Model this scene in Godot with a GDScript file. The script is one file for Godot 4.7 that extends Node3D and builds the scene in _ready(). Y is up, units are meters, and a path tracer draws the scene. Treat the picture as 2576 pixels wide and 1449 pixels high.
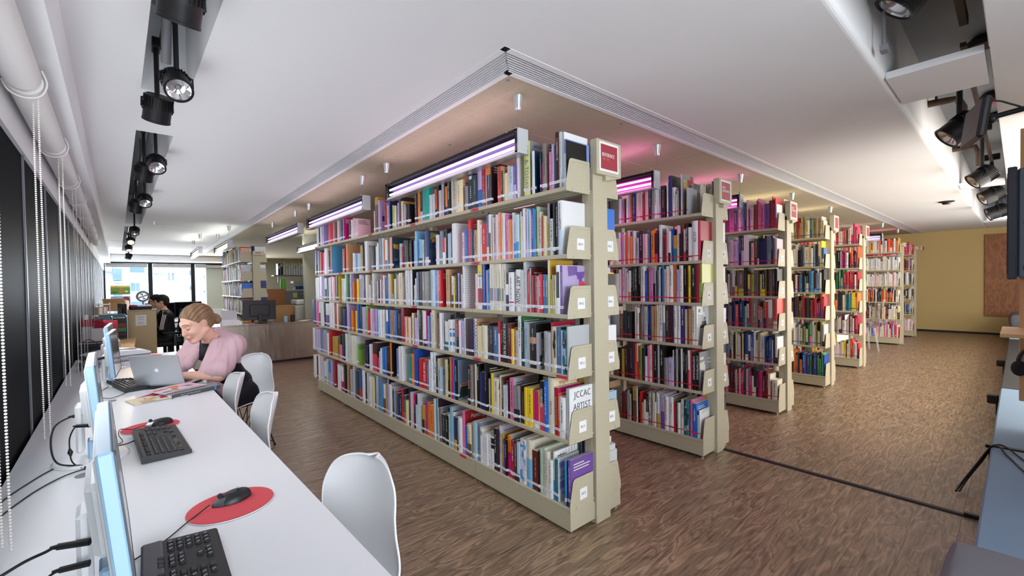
extends Node3D
# A library reading room: a long white computer table by dark windows, rows of beige steel bookcases, a white soffit with a slot grille.

const FOCAL := 1079.3      # pixels, for the 2576 x 1449 frame
const EYE := Vector3(0, 1.43, 0)
const SKEW := 0.036        # the window side of the room is not quite square with the bookcases
const CEIL := 2.59

var rng := RandomNumberGenerator.new()
var names := {}
var M := {}
var PAL := {}

# ------------------------------------------------------------------ mesh building
class Mb:
	var v := PackedVector3Array()
	var n := PackedVector3Array()
	var c := PackedColorArray()
	var u := PackedVector2Array()
	var xf := Transform3D.IDENTITY
	var col := Color.WHITE
	var has_uv := false

	func vert(p: Vector3, nn: Vector3, uv := Vector2.ZERO) -> void:
		v.append(xf * p)
		n.append((xf.basis * nn).normalized())
		c.append(col)
		u.append(uv)

	func tri(a: Vector3, b: Vector3, d: Vector3) -> void:   # counter-clockwise seen from outside
		var nn := (b - a).cross(d - a).normalized()
		vert(a, nn); vert(d, nn); vert(b, nn)

	func quad(a: Vector3, b: Vector3, d: Vector3, e: Vector3) -> void:
		var nn := (b - a).cross(d - a)
		if nn.length_squared() < 1e-16: nn = (d - a).cross(e - a)
		nn = nn.normalized()
		vert(a, nn); vert(d, nn); vert(b, nn)
		vert(a, nn); vert(e, nn); vert(d, nn)

	func quad_uv(a: Vector3, b: Vector3, d: Vector3, e: Vector3, r: Rect2) -> void:
		has_uv = true
		var nn := (b - a).cross(d - a).normalized()
		var p := [a, b, d, e]
		var t := [r.position, r.position + Vector2(r.size.x, 0), r.end, r.position + Vector2(0, r.size.y)]
		for i in [0, 2, 1, 0, 3, 2]: vert(p[i], nn, t[i])

	func quad_n(a: Vector3, b: Vector3, d: Vector3, e: Vector3, na: Vector3, nb: Vector3, nd: Vector3, ne: Vector3) -> void:
		vert(a, na); vert(d, nd); vert(b, nb)
		vert(a, na); vert(e, ne); vert(d, nd)

	func box(o: Vector3, s: Vector3, bev := 0.0) -> void:   # centre, size; chamfered edges
		var h := s / 2.0
		var b: float = min(bev, min(h.x, min(h.y, h.z)) * 0.98)
		for ax in 3:
			for sg in [-1.0, 1.0]:
				var i1 := (ax + 1) % 3
				var i2 := (ax + 2) % 3
				var pts := []
				for k in [[-1, -1], [1, -1], [1, 1], [-1, 1]]:
					var p := Vector3.ZERO
					p[ax] = sg * h[ax]; p[i1] = k[0] * (h[i1] - b); p[i2] = k[1] * (h[i2] - b)
					pts.append(o + p)
				if sg > 0: quad(pts[0], pts[1], pts[2], pts[3])
				else: quad(pts[3], pts[2], pts[1], pts[0])
		if b <= 0.0: return
		for ax in 3:
			var i1 := (ax + 1) % 3
			var i2 := (ax + 2) % 3
			for s1 in [-1.0, 1.0]:
				for s2 in [-1.0, 1.0]:
					var q := []
					for e in [[-1, 0], [1, 0], [1, 1], [-1, 1]]:
						var p := Vector3.ZERO
						p[ax] = e[0] * (h[ax] - b)
						p[i1] = s1 * (h[i1] - (b if e[1] == 0 else 0.0))
						p[i2] = s2 * (h[i2] - (0.0 if e[1] == 0 else b))
						q.append(o + p)
					if s1 * s2 < 0: quad(q[0], q[1], q[2], q[3])
					else: quad(q[3], q[2], q[1], q[0])
		for sx in [-1.0, 1.0]:
			for sy in [-1.0, 1.0]:
				for sz in [-1.0, 1.0]:
					var a := o + Vector3(sx * h.x, sy * (h.y - b), sz * (h.z - b))
					var d := o + Vector3(sx * (h.x - b), sy * h.y, sz * (h.z - b))
					var e := o + Vector3(sx * (h.x - b), sy * (h.y - b), sz * h.z)
					if sx * sy * sz > 0: tri(a, d, e)
					else: tri(a, e, d)

	func cyl(p0: Vector3, p1: Vector3, r0: float, r1: float, k := 10, caps := true) -> void:
		var d := (p1 - p0).normalized()
		var s := d.cross(Vector3.UP if absf(d.y) < 0.9 else Vector3.RIGHT).normalized()
		var t := s.cross(d)
		for i in k:
			var a0 := TAU * i / k
			var a1 := TAU * (i + 1) / k
			var e0 := s * cos(a0) + t * sin(a0)
			var e1 := s * cos(a1) + t * sin(a1)
			quad_n(p0 + e0 * r0, p1 + e0 * r1, p1 + e1 * r1, p0 + e1 * r0, e0, e0, e1, e1)
			if caps:
				if r1 > 0.0: tri(p1, p1 + e1 * r1, p1 + e0 * r1)
				if r0 > 0.0: tri(p0, p0 + e0 * r0, p0 + e1 * r0)

	func tube(pts: Array, r: float, k := 6) -> void:
		var rings := []
		var up := Vector3.UP
		for i in pts.size():
			var d: Vector3 = (pts[mini(i + 1, pts.size() - 1)] - pts[maxi(i - 1, 0)]).normalized()
			if absf(d.dot(up)) > 0.95: up = Vector3.RIGHT if absf(d.x) < 0.9 else Vector3.BACK
			var s := d.cross(up).normalized()
			up = s.cross(d).normalized()
			var ring := []
			for j in k:
				var a := TAU * j / k
				ring.append(s * cos(a) + up * sin(a))
			rings.append(ring)
		for i in pts.size() - 1:
			for j in k:
				var j2 := (j + 1) % k
				quad_n(pts[i] + rings[i][j] * r, pts[i + 1] + rings[i + 1][j] * r, pts[i + 1] + rings[i + 1][j2] * r, pts[i] + rings[i][j2] * r, rings[i][j], rings[i + 1][j], rings[i + 1][j2], rings[i][j2])

	func lathe(prof: Array, o: Vector3, k := 20, sx := 1.0, sz := 1.0) -> void:   # Vector2(radius, height), bottom to top
		for i in prof.size() - 1:
			var a: Vector2 = prof[i]
			var b: Vector2 = prof[i + 1]
			var nn := Vector2(b.y - a.y, a.x - b.x).normalized()
			for j in k:
				var c0 := Vector3(cos(TAU * j / k) * sx, 0, sin(TAU * j / k) * sz)
				var c1 := Vector3(cos(TAU * (j + 1) / k) * sx, 0, sin(TAU * (j + 1) / k) * sz)
				var n0 := (c0 * nn.x + Vector3.UP * nn.y)
				var n1 := (c1 * nn.x + Vector3.UP * nn.y)
				quad_n(o + c0 * a.x + Vector3.UP * a.y, o + c0 * b.x + Vector3.UP * b.y, o + c1 * b.x + Vector3.UP * b.y, o + c1 * a.x + Vector3.UP * a.y, n0, n0, n1, n1)

	func prism(poly: PackedVector2Array, z0: float, z1: float) -> void:   # outline in x, y; from z0 to z1
		var t := Geometry2D.triangulate_polygon(poly)
		var ccw := not Geometry2D.is_polygon_clockwise(poly)
		for i in range(0, t.size(), 3):
			var p := [poly[t[i]], poly[t[i + 1]], poly[t[i + 2]]]
			var a2: float = (p[1] - p[0]).cross(p[2] - p[0])
			if a2 < 0: p.reverse()
			tri(Vector3(p[0].x, p[0].y, z1), Vector3(p[1].x, p[1].y, z1), Vector3(p[2].x, p[2].y, z1))
			tri(Vector3(p[2].x, p[2].y, z0), Vector3(p[1].x, p[1].y, z0), Vector3(p[0].x, p[0].y, z0))
		for i in poly.size():
			var a := poly[i]
			var b := poly[(i + 1) % poly.size()]
			if not ccw:
				var w := a; a = b; b = w
			quad(Vector3(a.x, a.y, z0), Vector3(b.x, b.y, z0), Vector3(b.x, b.y, z1), Vector3(a.x, a.y, z1))

	func grid(nu: int, nv: int, f: Callable, flip := false) -> void:   # smooth sheet, f(u, v) -> Vector3
		var p := []
		for j in nv + 1:
			var line := []
			for i in nu + 1: line.append(f.call(float(i) / nu, float(j) / nv))
			p.append(line)
		var nn := []
		for j in nv + 1:
			var line := []
			for i in nu + 1:
				var du: Vector3 = p[j][mini(i + 1, nu)] - p[j][maxi(i - 1, 0)]
				var dv: Vector3 = p[mini(j + 1, nv)][i] - p[maxi(j - 1, 0)][i]
				var w := du.cross(dv).normalized()
				line.append(-w if flip else w)
			nn.append(line)
		for j in nv:
			for i in nu:
				if flip: quad_n(p[j][i], p[j + 1][i], p[j + 1][i + 1], p[j][i + 1], nn[j][i], nn[j + 1][i], nn[j + 1][i + 1], nn[j][i + 1])
				else: quad_n(p[j][i], p[j][i + 1], p[j + 1][i + 1], p[j + 1][i], nn[j][i], nn[j][i + 1], nn[j + 1][i + 1], nn[j + 1][i])

	func ball(o: Vector3, r: Vector3, ku := 16, kv := 10) -> void:
		grid(ku, kv, func(a, b):
			var th: float = -TAU * a
			var ph: float = PI * (b - 0.5)
			return o + Vector3(cos(ph) * cos(th) * r.x, sin(ph) * r.y, cos(ph) * sin(th) * r.z))

	func mesh(m: Material) -> ArrayMesh:
		var am := ArrayMesh.new()
		if v.is_empty(): return am
		var arr := []
		arr.resize(Mesh.ARRAY_MAX)
		arr[Mesh.ARRAY_VERTEX] = v
		arr[Mesh.ARRAY_NORMAL] = n
		arr[Mesh.ARRAY_COLOR] = c
		if has_uv: arr[Mesh.ARRAY_TEX_UV] = u
		am.add_surface_from_arrays(Mesh.PRIMITIVE_TRIANGLES, arr)
		am.surface_set_material(0, m)
		return am

# ------------------------------------------------------------------ scene helpers
func numbered(called: String) -> String:
	var k: int = names.get(called, 0)
	names[called] = k + 1
	return called if k == 0 else "%s_%03d" % [called, k]

func tag(o: Node3D, label: String, category: String, group := "", kind := "") -> Node3D:
	if label: o.set_meta("label", label)
	if category: o.set_meta("category", category)
	if group: o.set_meta("group", group)
	if kind: o.set_meta("kind", kind)
	return o

func thing(called: String, label: String, category: String, at := Vector3.ZERO, turn := 0.0, group := "") -> Node3D:
	var o := Node3D.new()
	o.name = numbered(called)
	add_child(o)
	o.position = at
	o.rotation.y = turn
	tag(o, label, category, group)
	return o

func part(called: String, parent: Node3D, b: Mb, m: Material) -> MeshInstance3D:
	return place(called, parent, b.mesh(m))

func place(called: String, parent: Node3D, mesh: Mesh, at := Vector3.ZERO) -> MeshInstance3D:
	var o := MeshInstance3D.new()
	o.name = called if parent != self else numbered(called)
	o.mesh = mesh
	o.position = at
	parent.add_child(o, true)
	return o

func single(called: String, label: String, category: String, b: Mb, m: Material, group := "") -> MeshInstance3D:
	var o := part(called, self, b, m)
	tag(o, label, category, group)
	return o

func struct(called: String, b: Mb, m: Material, label := "", parent: Node3D = null) -> MeshInstance3D:
	var o := part(called, parent if parent else self, b, m)
	if parent == null: tag(o, label, "", "", "structure")
	return o

func struct_root(called: String, label: String) -> Node3D:
	var o := Node3D.new()
	o.name = numbered(called)
	add_child(o)
	return tag(o, label, "", "", "structure")

func lx(x0: float, z: float) -> float:   # x on the window side, which runs a little askew
	return x0 + SKEW * z

func mat(called: String, srgb: Color, rough := 0.6, metal := 0.0, spec := 0.5) -> StandardMaterial3D:
	var m := StandardMaterial3D.new()
	m.resource_name = called
	m.albedo_color = srgb
	m.roughness = rough
	m.metallic = metal
	m.metallic_specular = spec
	M[called] = m
	return m

func glow(called: String, c: Color, e: float) -> StandardMaterial3D:
	var m := mat(called, Color(0.9, 0.9, 0.9), 0.5)
	m.emission_enabled = true
	m.emission = c
	m.emission_energy_multiplier = e
	return m

func painted(called: String, rough := 0.5, spec := 0.5) -> StandardMaterial3D:   # colour comes with the vertices
	var m := mat(called, Color.WHITE, rough, 0.0, spec)
	m.vertex_color_use_as_albedo = true
	return m

func rgb(r: float, g: float, b: float) -> Color:
	return Color(r / 255.0, g / 255.0, b / 255.0)

func noise_tex(freq: float, ramp: Array, w := 512, octaves := 3, seed_ := 1, warp := 0.0, normal := false) -> NoiseTexture2D:
	var f := FastNoiseLite.new()
	f.seed = seed_
	f.frequency = freq
	f.noise_type = FastNoiseLite.TYPE_SIMPLEX_SMOOTH
	f.fractal_octaves = octaves
	if warp > 0.0:
		f.domain_warp_enabled = true
		f.domain_warp_amplitude = warp
		f.domain_warp_frequency = freq * 1.2
	var t := NoiseTexture2D.new()
	t.width = w
	t.height = w
	t.seamless = true
	t.noise = f
	t.as_normal_map = normal
	if ramp.size():
		var g := Gradient.new()
		g.offsets = PackedFloat32Array()
		g.colors = PackedColorArray()
		var off := PackedFloat32Array()
		var cs := PackedColorArray()
		for e in ramp:
			off.append(e[0]); cs.append(e[1])
		g.offsets = off
		g.colors = cs
		t.color_ramp = g
	return t

func letters(text: String, parent: Node3D, size: float, m: Material, xf: Transform3D, wide := 0.0, font := "Droid Sans", called := "lettering") -> MeshInstance3D:
	# raised print half a millimetre thick; size is the height of a capital in metres; wide squeezes it to that width
	var sf := SystemFont.new()
	sf.font_names = PackedStringArray([font])
	var t := TextMesh.new()
	t.text = text
	t.font = sf
	t.font_size = 48
	t.pixel_size = size / 34.0
	t.depth = 0.0006
	t.material = m
	var o := MeshInstance3D.new()
	o.name = called
	o.mesh = t
	if wide > 0.0:
		var w: float = t.get_aabb().size.x
		if w > 0.0: xf = xf * Transform3D(Basis.from_scale(Vector3(wide / w, 1, 1)), Vector3.ZERO)
	o.transform = xf
	parent.add_child(o, true)
	return o

func facing(nrm: Vector3, up: Vector3, at: Vector3) -> Transform3D:   # local x to the reader's right, y up, z towards the reader
	var z := nrm.normalized()
	var x := up.cross(z).normalized()
	return Transform3D(Basis(x, z.cross(x), z), at)

func bend(pts: Array, k := 6) -> Array:   # smooth curve through the points
	var out := []
	for i in pts.size() - 1:
		var a: Vector3 = pts[maxi(i - 1, 0)]
		var d: Vector3 = pts[mini(i + 2, pts.size() - 1)]
		for j in k: out.append(pts[i].cubic_interpolate(pts[i + 1], a, d, float(j) / k))
	out.append(pts[-1])
	return out

# ------------------------------------------------------------------ the scene
func _ready() -> void:
	rng.seed = 20240607
	set_camera()
	set_sky()
	set_lights()
	set_palette()
	set_materials()
	build_floor()
	build_ceiling()
	build_walls()
	build_window_side()
	build_far_window()
	build_outside()
	build_bookcases()
	build_books()
	build_table()
	build_chairs()
	build_reader()
	build_pendants()
	build_track_lights()
	build_office()
	build_aisle_side()

func set_camera() -> void:
	var cam := Camera3D.new()
	cam.name = "camera"
	add_child(cam)
	var yaw := deg_to_rad(39.21)
	var pitch := deg_to_rad(-1.0)
	var roll := deg_to_rad(-0.9)
	var fw := Vector3(sin(yaw) * cos(pitch), sin(pitch), -cos(yaw) * cos(pitch))
	var r := Vector3(cos(yaw), 0, sin(yaw))
	var u := r.cross(fw)
	var r2 := r * cos(roll) + u * sin(roll)
	var u2 := u * cos(roll) - r * sin(roll)
	cam.transform = Transform3D(Basis(r2, u2, -fw), EYE)
	cam.projection = Camera3D.PROJECTION_FRUSTUM
	cam.near = 0.05
	cam.far = 200.0
	cam.size = 1449.0 / FOCAL * cam.near
	cam.frustum_offset = Vector2((1288.0 - 1242.3) / FOCAL, (732.0 - 724.5) / FOCAL) * cam.near
	cam.current = true

func set_sky() -> void:
	var sky := ProceduralSkyMaterial.new()
	sky.sky_top_color = Color(0.78, 0.85, 0.93)
	sky.sky_horizon_color = Color(0.86, 0.91, 0.96)
	sky.ground_horizon_color = Color(0.7, 0.72, 0.74)
	sky.ground_bottom_color = Color(0.5, 0.5, 0.5)
	sky.sky_energy_multiplier = 2.3
	sky.ground_energy_multiplier = 1.6
	var s := Sky.new()
	s.sky_material = sky
	var e := Environment.new()
	e.background_mode = Environment.BG_SKY
	e.sky = s
	e.tonemap_mode = Environment.TONE_MAPPER_LINEAR
	e.tonemap_exposure = 1.0
	e.sdfgi_enabled = true
	e.ssao_enabled = true
	e.ssil_enabled = true
	var w := WorldEnvironment.new()
	w.name = "world"
	w.environment = e
	add_child(w)

func area(called: String, at: Vector3, towards: Vector3, size: Vector2, c: Color, e: float) -> void:
	var l := AreaLight3D.new()
	l.name = called
	l.area_size = size
	l.light_color = c
	l.light_energy = e
	l.area_range = 40.0
	l.area_attenuation = 2.0
	l.shadow_enabled = true
	add_child(l, true)
	var z := -towards.normalized()
	var x := Vector3.UP.cross(z).normalized()
	l.transform = Transform3D(Basis(x, z.cross(x), z), at)

func set_lights() -> void:
	# daylight from the end window, plus unseen and added area lights
	area("unseen_light_behind", Vector3(0.9, 1.55, 2.9), Vector3(0.1, 0.12, -1), Vector2(3.2, 2.1), Color(0.95, 0.98, 1.0), 24.0)  # out of view behind the camera, placed to light table and ceiling
	area("added_glazing_fill", Vector3(lx(-0.29, -2.5), 1.55, -2.5), Vector3(1, 0, 0), Vector2(11.0, 1.0), Color(0.96, 0.98, 1.0), 8.0)  # added fill along the dark panes, which let no daylight in
	area("daylight_end_window", Vector3(1.2, 1.5, -19.2), Vector3(0, 0, 1), Vector2(4.5, 1.9), Color(0.94, 0.97, 1.0), 34.0)
	area("unseen_aisle_light", Vector3(9.5, 1.5, 1.3), Vector3(0.05, 0.05, -1), Vector2(9.0, 1.6), Color(1.0, 0.97, 0.93), 34.0)  # out of view before a solid wall, placed to light the aisle

func set_palette() -> void:
	var p := {
		"white": [228, 229, 232], "ivory": [222, 216, 200], "cream": [232, 216, 176], "palegrey": [196, 200, 204], "silver": [176, 179, 184], "grey": [138, 140, 146], "lilacgrey": [172, 166, 182],
		"plumgrey": [78, 70, 84], "charcoal": [48, 50, 57], "black": [22, 22, 26], "dark": [38, 36, 42], "slate": [46, 58, 68], "navy": [28, 38, 92], "indigo": [52, 50, 120], "inkblue": [26, 56, 90],
		"royal": [28, 78, 170], "blue": [40, 98, 185], "azureblue": [36, 110, 205], "azure": [52, 142, 215], "skyblue": [118, 182, 226], "paleblue": [188, 208, 230], "powder": [164, 188, 208], "denim": [74, 110, 162],
		"greyblue": [118, 136, 158], "periwinkle": [132, 150, 206], "cyan": [80, 160, 205], "bluegreen": [30, 100, 140], "teal": [40, 118, 130], "darkteal": [28, 66, 76], "turquoise": [28, 158, 146], "green": [64, 138, 86],
		"palegreen": [190, 210, 192], "limegreen": [140, 182, 88], "lime": [170, 186, 72], "palelime": [212, 216, 140], "olive": [136, 134, 62], "olivegrey": [112, 112, 96], "darkgreen": [30, 58, 50], "yellow": [238, 206, 48],
		"gold": [206, 160, 52], "mustard": [186, 152, 62], "orange": [236, 126, 46], "redorange": [226, 84, 44], "copper": [196, 108, 58], "peach": [212, 168, 142], "salmon": [232, 150, 142], "coral": [206, 82, 78],
		"red": [204, 42, 52], "brickred": [164, 42, 44], "crimson": [172, 30, 58], "rose": [208, 66, 96], "maroon": [104, 34, 42], "magenta": [200, 26, 116], "pink": [226, 112, 164], "orchid": [202, 112, 178],
		"palepink": [230, 192, 200], "lilac": [186, 168, 214], "mauve": [176, 160, 204], "purple": [112, 80, 156], "darkplum": [56, 38, 58], "darkbrown": [62, 42, 38], "brown": [110, 78, 56], "brownred": [130, 58, 46],
		"greybrown": [120, 104, 98], "taupe": [138, 124, 118], "tan": [190, 150, 108], "beige": [204, 190, 166]}
	for k in p: PAL[k] = rgb(p[k][0], p[k][1], p[k][2])

func pal(c: String) -> Color:
	return (PAL[c] as Color).srgb_to_linear()

func set_materials() -> void:
	mat("white_paint", rgb(236, 237, 239), 0.75)
	mat("soffit_white", rgb(238, 239, 241), 0.8)
	mat("white_laminate", rgb(238, 240, 243), 0.32)
	mat("white_plastic", rgb(240, 241, 244), 0.28)
	mat("steel_beige", rgb(192, 184, 160), 0.45)
	var sb: StandardMaterial3D = M.steel_beige
	sb.albedo_texture = noise_tex(0.09, [[0.0, Color(0.94, 0.94, 0.93)], [1.0, Color.WHITE]], 256, 2, 5)
	sb.uv1_triplanar = true
	sb.uv1_world_triplanar = true
	sb.uv1_scale = Vector3(3, 3, 3)
	mat("slab_grey", rgb(168, 172, 176), 0.85)
	mat("slab_brown", rgb(112, 104, 96), 0.85)
	mat("black_metal", rgb(24, 24, 27), 0.45, 0.3)
	mat("black_plastic", rgb(26, 27, 30), 0.42)
	mat("key_plastic", rgb(34, 35, 39), 0.35)
	mat("dark_grey_plastic", rgb(76, 78, 84), 0.4)
	mat("mid_grey", rgb(130, 132, 136), 0.5)
	mat("pale_grey", rgb(196, 199, 204), 0.5)
	mat("chrome", rgb(210, 212, 215), 0.2, 1.0)
	mat("aluminium", rgb(204, 207, 211), 0.38, 0.75)
	mat("slat_white", rgb(226, 228, 231), 0.45)
	mat("slot_dark", rgb(70, 74, 78), 0.8)
	mat("window_black", rgb(15, 17, 20), 0.5, 0.0, 0.06)
	mat("mullion_metal", rgb(108, 112, 118), 0.35, 0.7)
	mat("blind_fabric", rgb(226, 223, 222), 0.8)
	mat("chain_bead", rgb(232, 226, 218), 0.4)
	mat("ice_blue", rgb(168, 204, 232), 0.2)
	mat("screen_dim", rgb(150, 152, 158), 0.16)
	mat("screen_dark", rgb(58, 60, 66), 0.14)
	mat("pad_red", rgb(222, 84, 92), 0.9)
	mat("rubber_white", rgb(222, 224, 226), 0.7)
	mat("paper", rgb(234, 234, 236), 0.8)
	mat("card_red", rgb(160, 52, 66), 0.5)
	mat("tab_red", rgb(196, 50, 74), 0.5)
	mat("ink", rgb(58, 58, 66), 0.8)
	mat("ink_white", rgb(238, 238, 240), 0.7)
	mat("ink_gold", rgb(196, 150, 80), 0.7)
	mat("far_yellow", rgb(212, 188, 132), 0.75)
	mat("pale_green_wall", rgb(196, 200, 184), 0.8)
	mat("wood_panel", rgb(176, 122, 82), 0.5)
	var wp: StandardMaterial3D = M.wood_panel
	wp.albedo_texture = noise_tex(0.012, [[0.0, Color(0.7, 0.62, 0.56)], [0.45, Color(0.98, 0.94, 0.9)], [0.6, Color(0.8, 0.74, 0.7)], [1.0, Color.WHITE]], 512, 4, 9, 40.0)
	wp.uv1_triplanar = true
	wp.uv1_world_triplanar = true
	wp.uv1_scale = Vector3(0.9, 0.35, 0.9)
	mat("pale_wood", rgb(222, 176, 126), 0.5)
	mat("cabinet_beige", rgb(196, 176, 134), 0.7)
	mat("bench_blue", rgb(110, 134, 158), 0.85)
	mat("fabric_grey", rgb(104, 104, 112), 0.9)
	mat("fabric_dark", rgb(36, 38, 46), 0.9)
	mat("navy_fabric", rgb(42, 52, 72), 0.9)
	mat("rubber_black", rgb(20, 20, 22), 0.55)
	mat("steel_counter", rgb(150, 138, 128), 0.3, 0.9)
	var sc: StandardMaterial3D = M.steel_counter
	sc.anisotropy_enabled = false
	sc.roughness_texture = noise_tex(0.02, [[0.0, Color(0.7, 0.7, 0.7)], [1.0, Color.WHITE]], 256, 3, 31)
	sc.uv1_triplanar = true
	sc.uv1_scale = Vector3(3, 0.2, 3)
	mat("cardboard", rgb(166, 120, 78), 0.85)
	mat("copier", rgb(206, 206, 202), 0.5)
	glow("tube_light", Color(1.0, 0.94, 1.0), 1.5)
	glow("tube_magenta", Color(1.0, 0.86, 0.98), 1.5)
	glow("tube_warm", Color(1.0, 0.97, 0.9), 2.0)
	glow("lamp_warm", Color(1.0, 0.84, 0.6), 4.0)
	mat("reflector_lilac", rgb(168, 138, 204), 0.35)
	mat("reflector_pink", rgb(214, 84, 190), 0.35)
	mat("reflector", rgb(222, 222, 224), 0.12, 0.9)
	mat("facade_white", rgb(232, 234, 236), 0.8)
	mat("facade_blue", rgb(122, 148, 182), 0.8)
	mat("facade_glass", rgb(120, 130, 142), 0.5)
	mat("cloth_blue", rgb(150, 168, 206), 0.9)
	mat("skin", rgb(226, 178, 158), 0.5)
	painted("book", 0.38)
	painted("print", 0.55)
	painted("body", 0.62, 0.4)
	painted("gloss", 0.3)
	mat("page_edge", rgb(226, 218, 200), 0.9)
	mat("spine_label", rgb(232, 234, 240), 0.45)
	var g := mat("pane_glass", Color(0.9, 0.95, 0.97, 0.06), 0.02)
	g.transparency = BaseMaterial3D.TRANSPARENCY_ALPHA
	var pg := mat("clear_acrylic", Color(0.93, 0.95, 0.97, 0.22), 0.05)
	pg.transparency = BaseMaterial3D.TRANSPARENCY_ALPHA
	# wood-wool ceiling boards: straw colour with dark pits
	var ww := mat("wood_wool", rgb(210, 200, 176), 0.95)
	ww.albedo_texture = noise_tex(0.16, [[0.0, Color(0.35, 0.32, 0.28)], [0.3, Color(0.78, 0.75, 0.7)], [0.5, Color(1, 1, 1)], [1.0, Color(0.92, 0.9, 0.86)]], 512, 3, 12)
	ww.heightmap_enabled = true
	ww.heightmap_texture = noise_tex(0.14, [], 512, 3, 12)
	ww.heightmap_scale = 0.25
	ww.uv1_triplanar = true
	ww.uv1_world_triplanar = true
	ww.uv1_scale = Vector3(2.6, 2.6, 2.6)
	# vinyl boards with wood figure: warped contour bands along the board, fine streaks on top
	var ramp := []
	var gr := RandomNumberGenerator.new()
	gr.seed = 4
	var steps := 30
	for i in steps + 1:
		var d := 0.74 + 0.22 * gr.randf()
		if i % 3 == 0: d *= 0.86
		ramp.append([float(i) / steps, Color(d * 1.0, d * 0.93, d * 0.85)])
	var fl := mat("vinyl_wood", rgb(184, 168, 150), 0.36)
	fl.albedo_texture = noise_tex(0.0026, ramp, 1024, 3, 77, 90.0)
	fl.detail_enabled = true
	fl.detail_blend_mode = BaseMaterial3D.BLEND_MODE_MUL
	fl.detail_albedo = noise_tex(0.02, [[0.0, Color(0.62, 0.6, 0.58)], [0.5, Color(0.95, 0.94, 0.93)], [1.0, Color(1, 1, 1)]], 512, 4, 78)
	fl.detail_uv_layer = BaseMaterial3D.DETAIL_UV_2
	fl.uv2_triplanar = true
	fl.uv2_world_triplanar = true
	fl.uv2_scale = Vector3(0.35, 1.0, 5.0)
	mat("sub_floor", rgb(50, 42, 36), 0.9)

# ------------------------------------------------------------------ floor, ceiling, walls
func build_floor() -> void:
	var root := struct_root("floor", "brown wood-figured vinyl board floor")
	var b := Mb.new()
	b.box(Vector3(7.5, -0.06, -8.7), Vector3(18.0, 0.1, 24.0))
	part("floor_base", root, b, M.sub_floor)
	var wide := 0.18
	var long := 1.24
	var kinds := []
	for k in 8:
		var q := Mb.new()
		var h := wide / 2 - 0.0005
		var l := long / 2 - 0.0005
		var r := Rect2(Vector2(k * 0.31, k * 0.137), Vector2(0.4, 0.25))
		if k % 2: r = Rect2(r.position + r.size, -r.size)
		q.quad_uv(Vector3(-l, 0, h), Vector3(l, 0, h), Vector3(l, 0, -h), Vector3(-l, 0, -h), r)
		q.quad(Vector3(-l, -0.004, h), Vector3(l, -0.004, h), Vector3(l, 0, h), Vector3(-l, 0, h))
		q.quad(Vector3(l, -0.004, h), Vector3(l, -0.004, -h), Vector3(l, 0, -h), Vector3(l, 0, h))
		kinds.append(q)
	var meshes := kinds.map(func(q): return q.mesh(M.vinyl_wood))
	var rest := Mb.new()
	rest.has_uv = true
	var spots := []
	var rw := 0
	var z := 1.5
	while z > -20.2:
		var x := -1.0 + fmod(rw * 0.47, 1.24)
		while x < 16.6:
			spots.append(Vector3(x, 0, z))
			x += long
		z -= wide
		rw += 1
	var near := func(p: Vector3) -> float:   # nearest boards that the room's centre line shows first
		var d := Vector2(p.x, p.z).length()
		var seen := p.z < 0.2 and p.x > 0.5 and atan2(p.x, -p.z) < 1.62 and not (p.x > 1.8 and p.x < 2.35 and p.z < -1.6)
		return d if seen else d + 40.0
	spots.sort_custom(func(a, c): return near.call(a) < near.call(c))
	for i in spots.size():
		var k := rng.randi() % 8
		if i < 290:
			place("plank", root, meshes[k], spots[i])
		else:
			var src: Mb = kinds[k]
			var t := Transform3D(Basis.IDENTITY, spots[i])
			for j in 6:
				rest.v.append(t * src.v[j]); rest.n.append(src.n[j]); rest.c.append(Color.WHITE); rest.u.append(src.u[j])
	var o := part("far_planks", root, rest, M.vinyl_wood)
	o.set_meta("kind", "stuff")

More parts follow.
